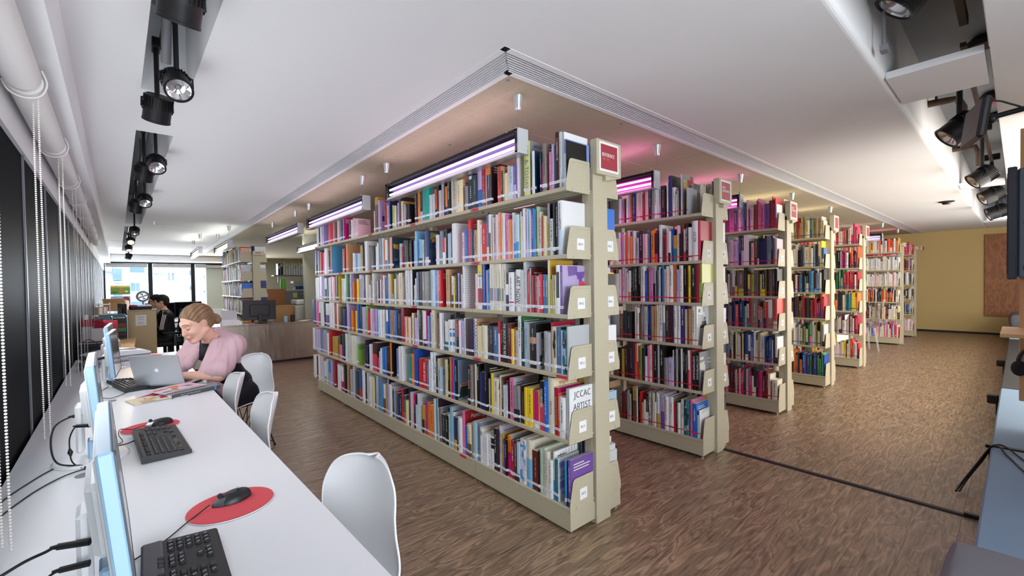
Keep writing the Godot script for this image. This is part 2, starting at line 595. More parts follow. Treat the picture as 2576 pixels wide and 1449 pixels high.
func build_ceiling() -> void:
	var root := struct_root("ceiling", "white dropped ceiling with slot grille and wood-wool boards")
	var s := Mb.new()
	# L-shaped soffit with a small round along its open edges
	var xr := func(z): return lx(0.349, z)
	var edge := func(z0: float, z1: float) -> void:
		s.quad(Vector3(xr.call(z0), CEIL, z0), Vector3(1.40, CEIL, z0), Vector3(1.40, CEIL, z1), Vector3(xr.call(z1), CEIL, z1))
		s.quad(Vector3(xr.call(z0), CEIL, z0), Vector3(xr.call(z1), CEIL, z1), Vector3(xr.call(z1), 3.1, z1), Vector3(xr.call(z0), 3.1, z0))
	edge.call(-0.5, -20.0)
	s.quad(Vector3(1.40, CEIL, -0.53), Vector3(16.0, CEIL, -0.53), Vector3(16.0, CEIL, -1.60), Vector3(1.40, CEIL, -1.60))
	var last := Vector3(0, CEIL, -0.53)
	for k in 5:
		var a := (k + 1) * PI / 10
		var p := Vector3(0, CEIL + 0.03 * (1 - cos(a)), -0.53 + 0.03 * sin(a))
		s.quad(Vector3(0.33, last.y, last.z), Vector3(0.33, p.y, p.z), Vector3(16.0, p.y, p.z), Vector3(16.0, last.y, last.z))
		last = p
	s.quad(Vector3(0.33, last.y, last.z), Vector3(0.33, 3.1, last.z), Vector3(16.0, 3.1, last.z), Vector3(16.0, last.y, last.z))
	part("soffit", root, s, M.soffit_white)
	# slot grille: two flanges and seven blades that turn the corner
	var arm := func(b: Mb, off: float, w: float, y: float, h: float) -> void:
		var x := 1.40 + off
		var z := -1.60 - off
		b.box(Vector3(x + w / 2, y + h / 2, (z - 20.0) / 2), Vector3(w, h, 20.0 + z))
		b.box(Vector3((x + 16.0) / 2, y + h / 2, z - w / 2), Vector3(16.0 - x, h, w))
	for f in [[-0.006, 0.038], [0.172, 0.034]]:
		var b := Mb.new()
		arm.call(b, f[0], f[1], CEIL - 0.002, 0.02)
		part("slot_frame", root, b, M.soffit_white)
	for k in 7:
		var b := Mb.new()
		arm.call(b, 0.047 + k * 0.018, 0.005, CEIL, 0.02)
		part("slat", root, b, M.slat_white)
	var d := Mb.new()
	arm.call(d, 0.03, 0.145, CEIL + 0.045, 0.01)
	arm.call(d, 0.028, 0.004, CEIL + 0.01, 0.04)
	arm.call(d, 0.172, 0.004, CEIL + 0.01, 0.04)
	part("slot_backing", root, d, M.slot_dark)
	# wood-wool boards over the bookcases
	var board := Mb.new()
	board.box(Vector3(0, 0.015, 0), Vector3(1.196, 0.03, 0.596), 0.003)
	var bm := board.mesh(M.wood_wool)
	var x0 := 1.606
	for i in 12:
		for j in 16:
			place("ceiling_board", root, bm, Vector3(x0 + 0.6 + i * 1.2, CEIL, -1.806 - 0.3 - j * 0.6))
	var fb := Mb.new()
	fb.box(Vector3(8.8, CEIL + 0.015, -15.7), Vector3(14.4, 0.03, 8.6))
	part("ceiling_sheet", root, fb, M.wood_wool)
	# small screw caps in the boards
	for p in [Vector3(1.64, 0, -1.85), Vector3(2.75, 0, -1.86), Vector3(2.0, 0, -3.0), Vector3(3.6, 0, -2.6)]:
		var q := Mb.new()
		q.cyl(Vector3(p.x, CEIL - 0.003, p.z), Vector3(p.x, CEIL + 0.004, p.z), 0.012, 0.012, 10)
		part("screw_cap", root, q, M.mid_grey)
	# structural slab above the recesses
	var sl := Mb.new()
	sl.box(Vector3(7.5, 3.15, -8.7), Vector3(18.4, 0.1, 24.4))
	part("slab", root, sl, M.slab_grey)
	# window-side ceiling strip, with openings over the track lights
	var w := Mb.new()
	var strip := func(xa: float, xb: float, z0: float, z1: float) -> void:
		w.quad(Vector3(lx(xa, z0), CEIL, z0), Vector3(lx(xb, z0), CEIL, z0), Vector3(lx(xb, z1), CEIL, z1), Vector3(lx(xa, z1), CEIL, z1))
	strip.call(-0.16, 0.13, 3.0, -20.0)
	for g in [[-3.22, -4.08], [-9.98, -10.42], [-17.1, -20.0]]:
		strip.call(0.13, 0.349, g[0], g[1])
		w.quad(Vector3(lx(0.13, g[0]), CEIL, g[0]), Vector3(lx(0.13, g[0]), 3.1, g[0]), Vector3(lx(0.349, g[0]), 3.1, g[0]), Vector3(lx(0.349, g[0]), CEIL, g[0]))
		w.quad(Vector3(lx(0.13, g[1]), CEIL, g[1]), Vector3(lx(0.349, g[1]), CEIL, g[1]), Vector3(lx(0.349, g[1]), 3.1, g[1]), Vector3(lx(0.13, g[1]), 3.1, g[1]))
	w.quad(Vector3(lx(0.13, 3.0), CEIL, 3.0), Vector3(lx(0.13, 3.0), 3.1, 3.0), Vector3(lx(0.13, -20), 3.1, -20.0), Vector3(lx(0.13, -20), CEIL, -20.0))
	# bulkhead over the blinds
	w.quad(Vector3(lx(-0.15, 3.0), 2.33, 3.0), Vector3(lx(-0.15, -20), 2.33, -20.0), Vector3(lx(-0.15, -20), CEIL, -20.0), Vector3(lx(-0.15, 3.0), CEIL, 3.0))
	w.quad(Vector3(lx(-0.45, 3.0), 2.33, 3.0), Vector3(lx(-0.45, -20), 2.33, -20.0), Vector3(lx(-0.15, -20), 2.33, -20.0), Vector3(lx(-0.15, 3.0), 2.33, 3.0))
	part("window_strip", root, w, M.soffit_white)
	# aisle-side ceiling: a frame of white board round three openings, slab seen through them
	var a := Mb.new()
	for g in [[3.40, 3.98], [8.2, 8.55], [14.2, 16.0]]:
		a.box(Vector3((g[0] + g[1]) / 2, CEIL + 0.02, -0.31), Vector3(g[1] - g[0], 0.04, 0.38))
	a.box(Vector3(8.0, CEIL + 0.02, 0.7), Vector3(16.2, 0.04, 1.6))
	a.box(Vector3(0.9, CEIL + 0.02, 2.2), Vector3(2.4, 0.04, 2.0))
	a.box(Vector3(0.6, CEIL + 0.02, 0.9), Vector3(0.9, 0.04, 4.4))
	for g in [[1.4, 3.40], [3.98, 8.2], [8.55, 14.2]]:
		a.box(Vector3((g[0] + g[1]) / 2, CEIL + 0.27, -0.09), Vector3(g[1] - g[0], 0.5, 0.03))
	part("aisle_frame", root, a, M.white_paint)
	# access hatch hairline and smoke detector belong to the soffit
	var hh := Mb.new()
	hh.box(Vector3(0.46, CEIL - 0.001, -9.87), Vector3(0.6, 0.004, 0.012))
	hh.box(Vector3(0.17, CEIL - 0.001, -9.62), Vector3(0.012, 0.004, 0.5))
	part("hatch_joint", root, hh, M.pale_grey)

func build_walls() -> void:
	var far := Mb.new()
	far.box(Vector3(16.05, 1.35, -9.0), Vector3(0.2, 2.7, 24.0))
	struct("wall_end", far, M.far_yellow, "plain straw-coloured end wall of the aisle")
	var sk := Mb.new()
	sk.box(Vector3(15.93, 0.02, -9.0), Vector3(0.03, 0.05, 24.0))
	struct("baseboard_end", sk, M.rubber_black, "thin black skirting along the straw-coloured end wall")
	var bk := Mb.new()
	bk.box(Vector3(8.9, 1.5, -20.1), Vector3(14.0, 3.2, 0.2))
	struct("wall_office", bk, M.pale_green_wall, "pale wall closing the room beyond the office")
	var back := Mb.new()
	back.box(Vector3(9.4, 1.5, 1.55), Vector3(14.2, 3.2, 0.2))
	back.box(Vector3(2.2, 1.5, 2.3), Vector3(0.2, 3.2, 1.7))
	back.box(Vector3(0.8, 0.2, 3.05), Vector3(3.0, 0.6, 0.2))
	back.box(Vector3(0.8, 2.9, 3.05), Vector3(3.0, 0.5, 0.2))
	struct("wall_behind", back, M.white_paint, "white wall along the bench side of the aisle")
	var pane := Mb.new()
	pane.box(Vector3(0.8, 1.6, 3.04), Vector3(3.0, 2.2, 0.03))
	struct("window_1", pane, glow("unseen_window_glow", Color(0.93, 0.96, 1.0), 1.5), "unseen bright window behind the camera")  # pane out of view, glowing to light the room from behind
	# a partition of pale board behind the bookcases keeps the office apart
	var p := Mb.new()
	p.box(Vector3(9.3, 1.3, -10.2), Vector3(13.0, 2.6, 0.1))
	struct("wall_partition", p, M.pale_green_wall, "pale partition wall behind the bookcases")

func build_window_side() -> void:
	# dark glazing: black panes between slim metal mullions
	var root := struct_root("window_2", "dark glazing beside the table with slim metal mullions")
	var zs := []
	for k in 28: zs.append(3.0 - 0.07 - k * 0.857)
	for k in zs.size() - 1:
		var b := Mb.new()
		var z0: float = zs[k]
		var z1: float = zs[k + 1]
		b.box(Vector3.ZERO, Vector3(0.02, 2.02, 0.835))
		b.xf = Transform3D.IDENTITY
		var o := part("pane", root, b, M.window_black)
		o.position = Vector3(lx(-0.345, (z0 + z1) / 2), 1.08, (z0 + z1) / 2)
		o.rotation.y = SKEW
		var m := Mb.new()
		m.box(Vector3.ZERO, Vector3(0.014, 2.02, 0.022), 0.002)
		var q := part("mullion", root, m, M.mullion_metal)
		q.position = Vector3(lx(-0.335, z0), 1.08, z0)
	var s := Mb.new()
	s.box(Vector3(0, 0, 0), Vector3(0.3, 2.4, 24.5))
	var w := part("sill_wall", root, s, M.window_black)
	w.position = Vector3(lx(-0.52, -8.5), 1.2, -8.5)
	w.rotation.y = SKEW
	var hd := Mb.new()
	hd.box(Vector3.ZERO, Vector3(0.03, 0.26, 24.0))
	var h := part("head_board", root, hd, M.white_paint)
	h.position = Vector3(lx(-0.335, -8.5), 2.22, -8.5)
	h.rotation.y = SKEW
	# roller blinds rolled up under the bulkhead, each with its bead chain
	var zb := [-1.55, -2.42, -3.42, -4.45, -5.35, -6.25, -7.15, -8.1, -9.1, -10.2]
	for k in zb.size() - 1:
		var z0: float = zb[k] - 0.03
		var z1: float = zb[k + 1] + 0.02
		var t := thing("roller_blind", "", "blind", Vector3(lx(-0.255, z0), 2.25, z0), SKEW, "white roller blinds along the dark glazing")
		var ord: String = ["first", "second", "third", "fourth", "fifth", "sixth", "seventh", "eighth", "ninth"][k]
		t.set_meta("label", "white roller blind rolled up above the dark glazing, %s along from the camera" % ord)
		var b := Mb.new()
		b.cyl(Vector3(0, 0, 0), Vector3(0, 0, z1 - z0), 0.055, 0.055, 20)
		part("roll", t, b, M.blind_fabric)
		var e := Mb.new()
		e.tube(bend([Vector3(-0.058, -0.01, -0.004), Vector3(-0.04, -0.05, -0.004), Vector3(0.0, -0.066, -0.004), Vector3(0.045, -0.05, -0.004), Vector3(0.064, 0.0, -0.004), Vector3(0.05, 0.05, -0.004)], 4), 0.0035, 5)
		e.cyl(Vector3(0, 0, -0.012), Vector3(0, 0, 0.004), 0.03, 0.03, 12)
		part("end_bracket", t, e, M.blind_fabric)
		if k < 7:
			var ball := Mb.new()
			ball.ball(Vector3.ZERO, Vector3(0.0034, 0.0034, 0.0034), 6, 4)
			var mm := MultiMesh.new()
			mm.transform_format = MultiMesh.TRANSFORM_3D
			mm.mesh = ball.mesh(M.chain_bead)
			var drop := 1.46 - 0.05 * (k % 3)
			var n := int(drop / 0.0085)
			mm.instance_count = n * 2
			for j in 2:
				for i in n:
					var f := float(i) / n
					var y := -0.03 - f * drop
					var sway := (0.018 * sin(f * 2.2 + k) - 0.05 * f * (1.0 if k > 2 else 0.3)) * (1.0 if j else 1.4)
					mm.set_instance_transform(j * n + i, Transform3D(Basis.IDENTITY, Vector3(0.035 - 0.02 * j, y, -0.05 - 0.055 * j * (1.0 - 0.4 * f) + sway * 0.8)))
			var mi := MultiMeshInstance3D.new()
			mi.name = "bead_chain"
			mi.multimesh = mm
			mi.set_meta("kind", "stuff")
			t.add_child(mi, true)

func build_far_window() -> void:
	var zf := -20.0
	var root := struct_root("window_3", "wide bright window at the far end with black mullions")
	for x in [-1.08, 0.2, 1.47, 2.75]:
		var m := Mb.new()
		m.box(Vector3(x, 1.3, zf), Vector3(0.12, 2.6, 0.12), 0.01)
		part("mullion", root, m, M.black_metal)
	for k in 3:
		var g := Mb.new()
		g.box(Vector3(-0.44 + k * 1.275, 1.3, zf - 0.02), Vector3(1.16, 2.2, 0.01))
		part("pane", root, g, M.pane_glass)
		var bl := Mb.new()
		bl.cyl(Vector3(-1.0 + k * 1.275, 2.27, zf + 0.1), Vector3(0.12 + k * 1.275, 2.27, zf + 0.1), 0.06, 0.06, 12)
		part("blind_roll", root, bl, M.blind_fabric)
	var t := Mb.new()
	t.box(Vector3(0.9, 2.36, zf + 0.06), Vector3(4.2, 0.035, 0.18))
	part("head_track", root, t, M.black_metal)
	var w := Mb.new()
	w.box(Vector3(0.4, 2.75, zf), Vector3(5.4, 0.75, 0.16))
	w.box(Vector3(0.4, 0.3, zf), Vector3(5.4, 0.6, 0.16))
	struct("wall_window_end", w, M.white_paint, "white wall above and below the far window")
	var c := Mb.new()
	c.box(Vector3(0.9, 2.48, -19.3), Vector3(4.4, 0.2, 1.3))
	struct("trim_1", c, M.soffit_white, "white lowered soffit in front of the far window")
	# two picture posters and a round fan stand against the glass
	poster("poster", "painted poster of a green field with orange houses, hanging at the far window", Vector3(-0.63, 1.405, zf + 0.14), Vector2(0.52, 0.31), "field")
	poster("poster", "pale poster of a dark-haired girl in a red cap at the far window", Vector3(-0.63, 1.0, zf + 0.14), Vector2(0.52, 0.38), "girl")
	var f := thing("desk_fan", "small round grey desk fan in front of the far window", "fan", Vector3(-0.02, 0.735, -14.5))
	var r := Mb.new()
	for k in 24:
		var a0 := TAU * k / 24
		var a1 := TAU * (k + 1) / 24
		r.cyl(Vector3(cos(a0) * 0.12, 0.5 + sin(a0) * 0.12, 0), Vector3(cos(a1) * 0.12, 0.5 + sin(a1) * 0.12, 0), 0.03, 0.03, 6, false)
	part("guard_ring", f, r, M.mid_grey)
	var st := Mb.new()
	st.cyl(Vector3(0, 0, 0), Vector3(0, 0.4, 0), 0.02, 0.015, 8)
	st.cyl(Vector3(0, 0, 0), Vector3(0, 0.02, 0), 0.1, 0.09, 14)
	part("stand", f, st, M.mid_grey)
	var hub := Mb.new()
	hub.cyl(Vector3(0, 0.5, -0.03), Vector3(0, 0.5, 0.03), 0.03, 0.03, 10)
	for k in 4: hub.box(Vector3(cos(k * PI / 2 + 0.4) * 0.06, 0.5 + sin(k * PI / 2 + 0.4) * 0.06, 0), Vector3(0.06, 0.05, 0.008))
	part("blades", f, hub, M.pale_grey)

func poster(called: String, label: String, at: Vector3, s: Vector2, what: String) -> void:
	var o := thing(called, label, "poster", at, 0.0, "posters at the far window")
	var b := Mb.new()
	b.box(Vector3.ZERO, Vector3(s.x, s.y, 0.004))
	part("sheet", o, b, M.paper)
	var p := Mb.new()
	var blob := func(x: float, y: float, w: float, h: float, c: Color, z := 0.003) -> void:
		p.col = c.srgb_to_linear()
		var pts := PackedVector2Array()
		for k in 14: pts.append(Vector2(x + cos(TAU * k / 14) * w, y + sin(TAU * k / 14) * h))
		p.prism(pts, 0.001, z)
	if what == "field":
		p.col = rgb(112, 160, 70).srgb_to_linear()
		p.quad(Vector3(-s.x / 2, -s.y / 2, 0.0025), Vector3(s.x / 2, -s.y / 2, 0.0025), Vector3(s.x / 2, 0.1, 0.0025), Vector3(-s.x / 2, 0.1, 0.0025))
		p.col = rgb(228, 208, 110).srgb_to_linear()
		p.quad(Vector3(-s.x / 2, 0.1, 0.0025), Vector3(s.x / 2, 0.1, 0.0025), Vector3(s.x / 2, s.y / 2, 0.0025), Vector3(-s.x / 2, s.y / 2, 0.0025))
		for q in [[-0.2, 0.07, 0.05, 0.03], [0.02, 0.05, 0.04, 0.05], [0.03, -0.04, 0.06, 0.06], [0.2, 0.14, 0.03, 0.012], [-0.1, 0.145, 0.05, 0.01]]: blob.call(q[0], q[1], q[2], q[3], rgb(222, 130, 70))
		blob.call(0.16, -0.05, 0.04, 0.025, rgb(220, 226, 200))
		blob.call(-0.14, -0.08, 0.08, 0.03, rgb(70, 120, 50))
	else:
		p.col = rgb(186, 196, 222).srgb_to_linear()
		p.quad(Vector3(-s.x / 2, -s.y / 2, 0.0025), Vector3(s.x / 2, -s.y / 2, 0.0025), Vector3(s.x / 2, s.y / 2, 0.0025), Vector3(-s.x / 2, s.y / 2, 0.0025))
		blob.call(0.15, 0.0, 0.1, 0.14, rgb(62, 52, 78), 0.0035)
		blob.call(0.14, -0.02, 0.07, 0.09, rgb(236, 208, 196), 0.005)
		blob.call(0.15, 0.12, 0.09, 0.05, rgb(160, 60, 90), 0.006)
		blob.call(-0.14, 0.06, 0.1, 0.02, rgb(226, 230, 240), 0.004)
		blob.call(0.0, -0.16, 0.2, 0.03, rgb(200, 190, 210), 0.004)
	part("print", o, p, M.print)

func build_outside() -> void:
	# pale apartment blocks across the street, far brighter than the room
	block("apartment_block", "white apartment block outside the far window, with blue-grey balconies", Vector3(-2.6, -12, -33), Vector3(6.0, 30, 6), 1)
	block("apartment_block", "white apartment block with paired narrow windows outside the far window", Vector3(5.2, -12, -38), Vector3(9.0, 32, 6), 2)
	var g := Mb.new()
	g.box(Vector3(2, -12.5, -60), Vector3(120, 1, 80))
	struct("road", g, M.facade_white, "pale street far below the window")
	var ac := thing("air_conditioner", "white air-conditioner box on the outside wall beyond the far window", "air conditioner", Vector3(-1.55, 2.55, -29.79))
	var b := Mb.new()
	b.box(Vector3.ZERO, Vector3(0.62, 0.36, 0.4), 0.03)
	part("casing", ac, b, M.facade_white)
	var f := Mb.new()
	f.cyl(Vector3(-0.1, 0, 0.2), Vector3(-0.1, 0, 0.22), 0.13, 0.13, 16)
	part("fan_grille", ac, f, M.pale_grey)
	for k in 3:
		var c := Mb.new()
		var pts := PackedVector2Array([Vector2(-0.18, -0.3), Vector2(0.18, -0.3), Vector2(0.18, 0.12), Vector2(0.34, 0.05), Vector2(0.36, 0.22), Vector2(0.12, 0.34), Vector2(-0.12, 0.34), Vector2(-0.36, 0.22), Vector2(-0.34, 0.05), Vector2(-0.18, 0.12)])
		c.prism(pts, -0.03, 0.03)
		var o := single("hung_shirt", ["blue shirt hung out to dry beyond the far window, nearest the air conditioner", "blue shirt hung out to dry in the middle of three beyond the far window", "blue shirt hung out to dry last of three beyond the far window"][k], "shirt", c, M.cloth_blue, "shirts drying outside")
		o.position = Vector3(0.12 + k * 0.3, 2.0 + 0.03 * k, -29.9)
		o.scale = Vector3(0.6, 0.8, 1.0)

func block(called: String, label: String, at: Vector3, s: Vector3, style: int) -> void:
	var o := thing(called, label, "building", at)
	var b := Mb.new()
	b.box(Vector3(0, s.y / 2, 0), s)
	part("wall", o, b, M.facade_white)
	var zf := s.z / 2
	for fl in 7:
		var y := 9.2 + fl * 1.0
		if style == 1:
			var w := Mb.new()
			w.box(Vector3(2.36, y + 0.35, zf + 0.02), Vector3(0.6, 0.42, 0.06))
			part("window", o, w, M.facade_blue)
			var bal := Mb.new()
			bal.box(Vector3(1.55, y, zf + 0.25), Vector3(0.34, 0.6, 0.5))
			part("balcony", o, bal, M.facade_blue)
			var ledge := Mb.new()
			ledge.box(Vector3(1.55, y - 0.38, zf + 0.3), Vector3(0.44, 0.08, 0.62))
			part("ledge", o, ledge, M.facade_white)
		else:
			for k in 7:
				for j in 2:
					var w := Mb.new()
					w.box(Vector3(-3.9 + k * 0.95 + j * 0.2, y + 0.25 * (k % 2), zf + 0.02), Vector3(0.11, 0.5 - 0.2 * (k % 3), 0.06))
					part("window", o, w, M.facade_glass)
	if style == 2:
		for k in 4:
			var pier := Mb.new()
			pier.box(Vector3(-3.0 + k * 1.9, s.y / 2, zf + 0.2), Vector3(0.14, s.y, 0.3))
			part("drain_pipe", o, pier, M.facade_white)

# ------------------------------------------------------------------ bookcases
const CASE_X := [1.823, 3.42, 5.113, 6.82, 8.677, 12.274, 14.126, 1.50]
const CASE_NAME := ["nearest", "second", "third", "fourth", "fifth", "sixth", "seventh", "office"]
const SHELF_NAME := ["top", "second", "third", "fourth", "fifth", "bottom"]
const DECK := [1.965, 1.588, 1.25, 0.908, 0.543, 0.156]
const DEEP := 0.478
const BAY := 0.9

func case_z(i: int) -> float:
	return -9.8 if i == 7 else -1.585

func panel_outline(flip: bool) -> PackedVector2Array:
	var p := [Vector2(0, -0.026), Vector2(0.205, -0.026), Vector2(0.205, 0.158), Vector2(0.048, 0.158), Vector2(0.036, 0.154), Vector2(0.028, 0.144), Vector2(0.0, 0.014)]
	var out := PackedVector2Array()
	for q in p: out.append(Vector2(DEEP - q.x, q.y) if flip else q)
	return out

func build_bookcases() -> void:
	var m: Material = M.steel_beige
	var shelf_l := Mb.new()
	shelf_l.box(Vector3(0.115, -0.005, 0), Vector3(0.21, 0.008, BAY - 0.006))
	shelf_l.box(Vector3(0.008, -0.0125, 0), Vector3(0.016, 0.025, BAY - 0.004), 0.003)
	for k in 3: shelf_l.box(Vector3(0.06 + k * 0.055, -0.014, 0), Vector3(0.006, 0.014, BAY - 0.02))
	var ml := shelf_l.mesh(m)
	var shelf_r := Mb.new()
	shelf_r.box(Vector3(DEEP - 0.115, -0.005, 0), Vector3(0.21, 0.008, BAY - 0.006))
	shelf_r.box(Vector3(DEEP - 0.008, -0.0125, 0), Vector3(0.016, 0.025, BAY - 0.004), 0.003)
	var mr := shelf_r.mesh(m)
	var meshes := []
	for f in [false, true]:
		var b := Mb.new()
		b.prism(panel_outline(f), -0.0015, 0.0015)
		# pressed lip along the sloping edge, and a lug near the foot
		var pts := []
		for p in panel_outline(f): pts.append(Vector3(p.x, p.y, 0.0))
		b.tube([pts[2], pts[3], pts[4], pts[5], pts[6], pts[0]], 0.0024, 6)
		var s := -1.0 if f else 1.0
		var x0 := DEEP if f else 0.0
		b.tube([Vector3(x0 + s * 0.2, 0.144, 0.0015), Vector3(x0 + s * 0.06, 0.144, 0.0015), Vector3(x0 + s * 0.05, 0.138, 0.0015), Vector3(x0 + s * 0.036, 0.09, 0.0015)], 0.0012, 4)
		b.box(Vector3(x0 + s * 0.052, -0.012, 0.002), Vector3(0.003, 0.016, 0.003))
		b.box(Vector3(x0 + s * 0.046, -0.019, 0.002), Vector3(0.013, 0.002, 0.003))
		meshes.append(b.mesh(m))
	var up := Mb.new()
	for sx in [-1, 1]: up.box(Vector3(DEEP / 2 + sx * 0.024, 1.05, 0), Vector3(0.003, 2.1, 0.05))
	up.box(Vector3(DEEP / 2, 1.05, -0.024), Vector3(0.05, 2.1, 0.003))
	up.box(Vector3(DEEP / 2, 1.05, 0.024), Vector3(0.05, 2.1, 0.003))
	for k in 60: up.box(Vector3(DEEP / 2 - 0.026, 0.15 + k * 0.033, 0.01), Vector3(0.0012, 0.016, 0.005))
	var mu := up.mesh(m)
	var foot := Mb.new()
	foot.lathe([Vector2(0.0, 0.0), Vector2(0.016, 0.0), Vector2(0.016, 0.004), Vector2(0.007, 0.012), Vector2(0.005, 0.016), Vector2(0.005, 0.032), Vector2(0.0, 0.032)], Vector3.ZERO, 12)
	var mf := foot.mesh(M.chrome)
	var base := Mb.new()
	base.box(Vector3(DEEP / 2, 0.078, 0), Vector3(DEEP - 0.004, 0.104, BAY - 0.003), 0.002)
	var mb := base.mesh(m)
	var card := Mb.new()
	card.box(Vector3.ZERO, Vector3(0.064, 0.064, 0.001))
	var mc := card.mesh(M.paper)
	var tab := Mb.new()
	tab.box(Vector3.ZERO, Vector3(0.004, 0.018, 0.08), 0.001)
	var mt := tab.mesh(M.tab_red)
	for i in 8:
		var where: String = ["with a REFERENCE sign on its post", "with an ARTIST MONOGRAPHS sign, next behind the REFERENCE one", "with a small monographs sign, third along the aisle", "with a framed sign and warm light, fourth along the aisle", "with orange books on top, fifth along the aisle", "of journals with a black box file on top, sixth along the aisle", "farthest along the aisle, against the straw-coloured wall", "behind the steel counter in the office, alone"][i]
		var o := thing("bookcase", "beige steel bookcase " + where, "bookcase", Vector3(CASE_X[i], 0, case_z(i)), 0.0, "double-sided steel bookcases along the aisle")
		var bays := 5 if i == 0 else (3 if i == 7 else 2)
		for b in bays:
			var zc := -BAY * (b + 0.5)
			for s in 6:
				place("shelf", o, ml, Vector3(0, DECK[s], zc))
				place("shelf", o, mr, Vector3(0, DECK[s], zc))
				if i == 0 and (s < 4 and not (s == 2 and b == 0) and (b * 3 + s) % 5 != 4):
					var q := place("shelf_tab", o, mt, Vector3(-0.002, DECK[s] - 0.013, -BAY * (b + 1) + 0.055))
					letters("REF", q, 0.008, M.ink, facing(Vector3(-1, 0, 0), Vector3.UP, Vector3(-0.0024, 0, 0)))
			place("base", o, mb, Vector3(0, 0, zc))
			for x in [0.03, DEEP - 0.03]:
				place("foot", o, mf, Vector3(x, 0, -BAY * b - 0.03))
				place("foot", o, mf, Vector3(x, 0, -BAY * (b + 1) + 0.03))
			place("upright", o, mu, Vector3(0, 0, -BAY * (b + 1)))
		if i == 0:
			place("shelf_tab", o, mt, Vector3(-0.002, DECK[3] - 0.013, -0.05))
			place("shelf_tab", o, mt, Vector3(-0.002, DECK[5] - 0.013, -0.78 - 0.26))
		for s in 6:
			for f in 2:
				var pn := place("end_panel", o, meshes[f], Vector3(0, DECK[s], -0.002))
				var txt := ""
				if i == 0: txt = (["", "REF.H", "REF.I-J", "REF.J", "REF.J - K", "REF.K"] if f == 0 else ["", "REF.L", "REF.L", "REF.L", "REF.L", ""])[s]
				elif i < 3: txt = ["", "MO", "MO", "MO", "MO", ""][s]
				if txt:
					var cx := (0.115 if f == 0 else DEEP - 0.085)
					var cd := place("label_card", pn, mc, Vector3(cx, 0.058, 0.0022))
					cd.rotation.z = rng.randf_range(-0.04, 0.04)
					letters(txt, pn, 0.013, M.ink, Transform3D(Basis.IDENTITY, Vector3(cx, 0.058, 0.003)), 0.036 if txt.length() > 2 else 0.016)
		place("upright", o, mu, Vector3(0, 0, -0.04))
		var post := Mb.new()
		post.box(Vector3(0.283, 1.05, 0.0), Vector3(0.134, 2.1, 0.03), 0.002)
		part("end_post", o, post, m)
		# sign: a shallow box hung on the post, framed card with lettering
		var sg := Node3D.new()
		sg.name = "sign"
		o.add_child(sg, true)
		var small := i >= 5
		var sw := 0.235 if not small else 0.2
		var sh := 0.205 if not small else 0.085
		sg.position = Vector3(0.216 + sw / 2, 2.158 if not small else 2.12, 0.02)
		var sb := Mb.new()
		sb.box(Vector3(0, 0, 0), Vector3(sw, sh, 0.05), 0.003)
		part("sign_box", sg, sb, m)
		if not small:
			var br := Mb.new()
			br.prism(PackedVector2Array([Vector2(-0.03, -sh / 2), Vector2(sw / 2 - 0.01, -sh / 2), Vector2(-0.03, -sh / 2 - 0.03)]), -0.024, 0.02)
			part("bracket", sg, br, m)
		var wc := Mb.new()
		wc.box(Vector3(-0.004, 0.004, 0.0258), Vector3(sw - 0.05, sh - 0.035, 0.0012))
		part("card_border", sg, wc, M.paper)
		var rc := Mb.new()
		rc.box(Vector3(-0.004, 0.004, 0.0266), Vector3(sw - 0.075, sh - 0.062, 0.0014))
		part("card", sg, rc, M.card_red)
		if i == 0:
			letters("REFERENCE", sg, 0.02, M.ink_white, Transform3D(Basis.IDENTITY, Vector3(-0.014, 0.016, 0.0276)), 0.118)
			letters("700.3 - 709", sg, 0.011, M.ink_gold, Transform3D(Basis.IDENTITY, Vector3(-0.038, -0.008, 0.0276)), 0.06)
		elif i < 3:
			letters("ARTIST", sg, 0.018, M.ink_white, Transform3D(Basis.IDENTITY, Vector3(-0.042, 0.03, 0.0276)), 0.062)
			letters("MONOGRAPHS", sg, 0.018, M.ink_white, Transform3D(Basis.IDENTITY, Vector3(-0.006, 0.004, 0.0276)), 0.134)
			letters("MON 700", sg, 0.012, M.ink_gold, Transform3D(Basis.IDENTITY, Vector3(-0.042, -0.02, 0.0276)), 0.062)

# ------------------------------------------------------------------ books
var tally := []          # every book that will be built: dictionaries
var label_seen := {}
const WORDS := {"palegrey": "pale grey", "lilacgrey": "lilac-grey", "plumgrey": "plum-grey", "inkblue": "ink-blue", "azureblue": "bright blue", "azure": "azure", "skyblue": "sky-blue", "paleblue": "pale blue", "powder": "powder-blue", "denim": "denim-blue",
	"greyblue": "grey-blue", "bluegreen": "blue-green", "darkteal": "dark teal", "palegreen": "pale green", "limegreen": "leaf-green", "palelime": "pale lime", "olivegrey": "olive-grey", "darkgreen": "dark green", "redorange": "red-orange", "brickred": "brick-red",
	"palepink": "pale pink", "darkplum": "dark plum", "darkbrown": "dark brown", "brownred": "red-brown", "greybrown": "grey-brown", "marble": "marbled blue", "marblepale": "marbled white", "checker": "blue-checked", "splash": "blue-splashed", "greyprint": "grey printed", "royal": "royal-blue", "dark": "near-black"}
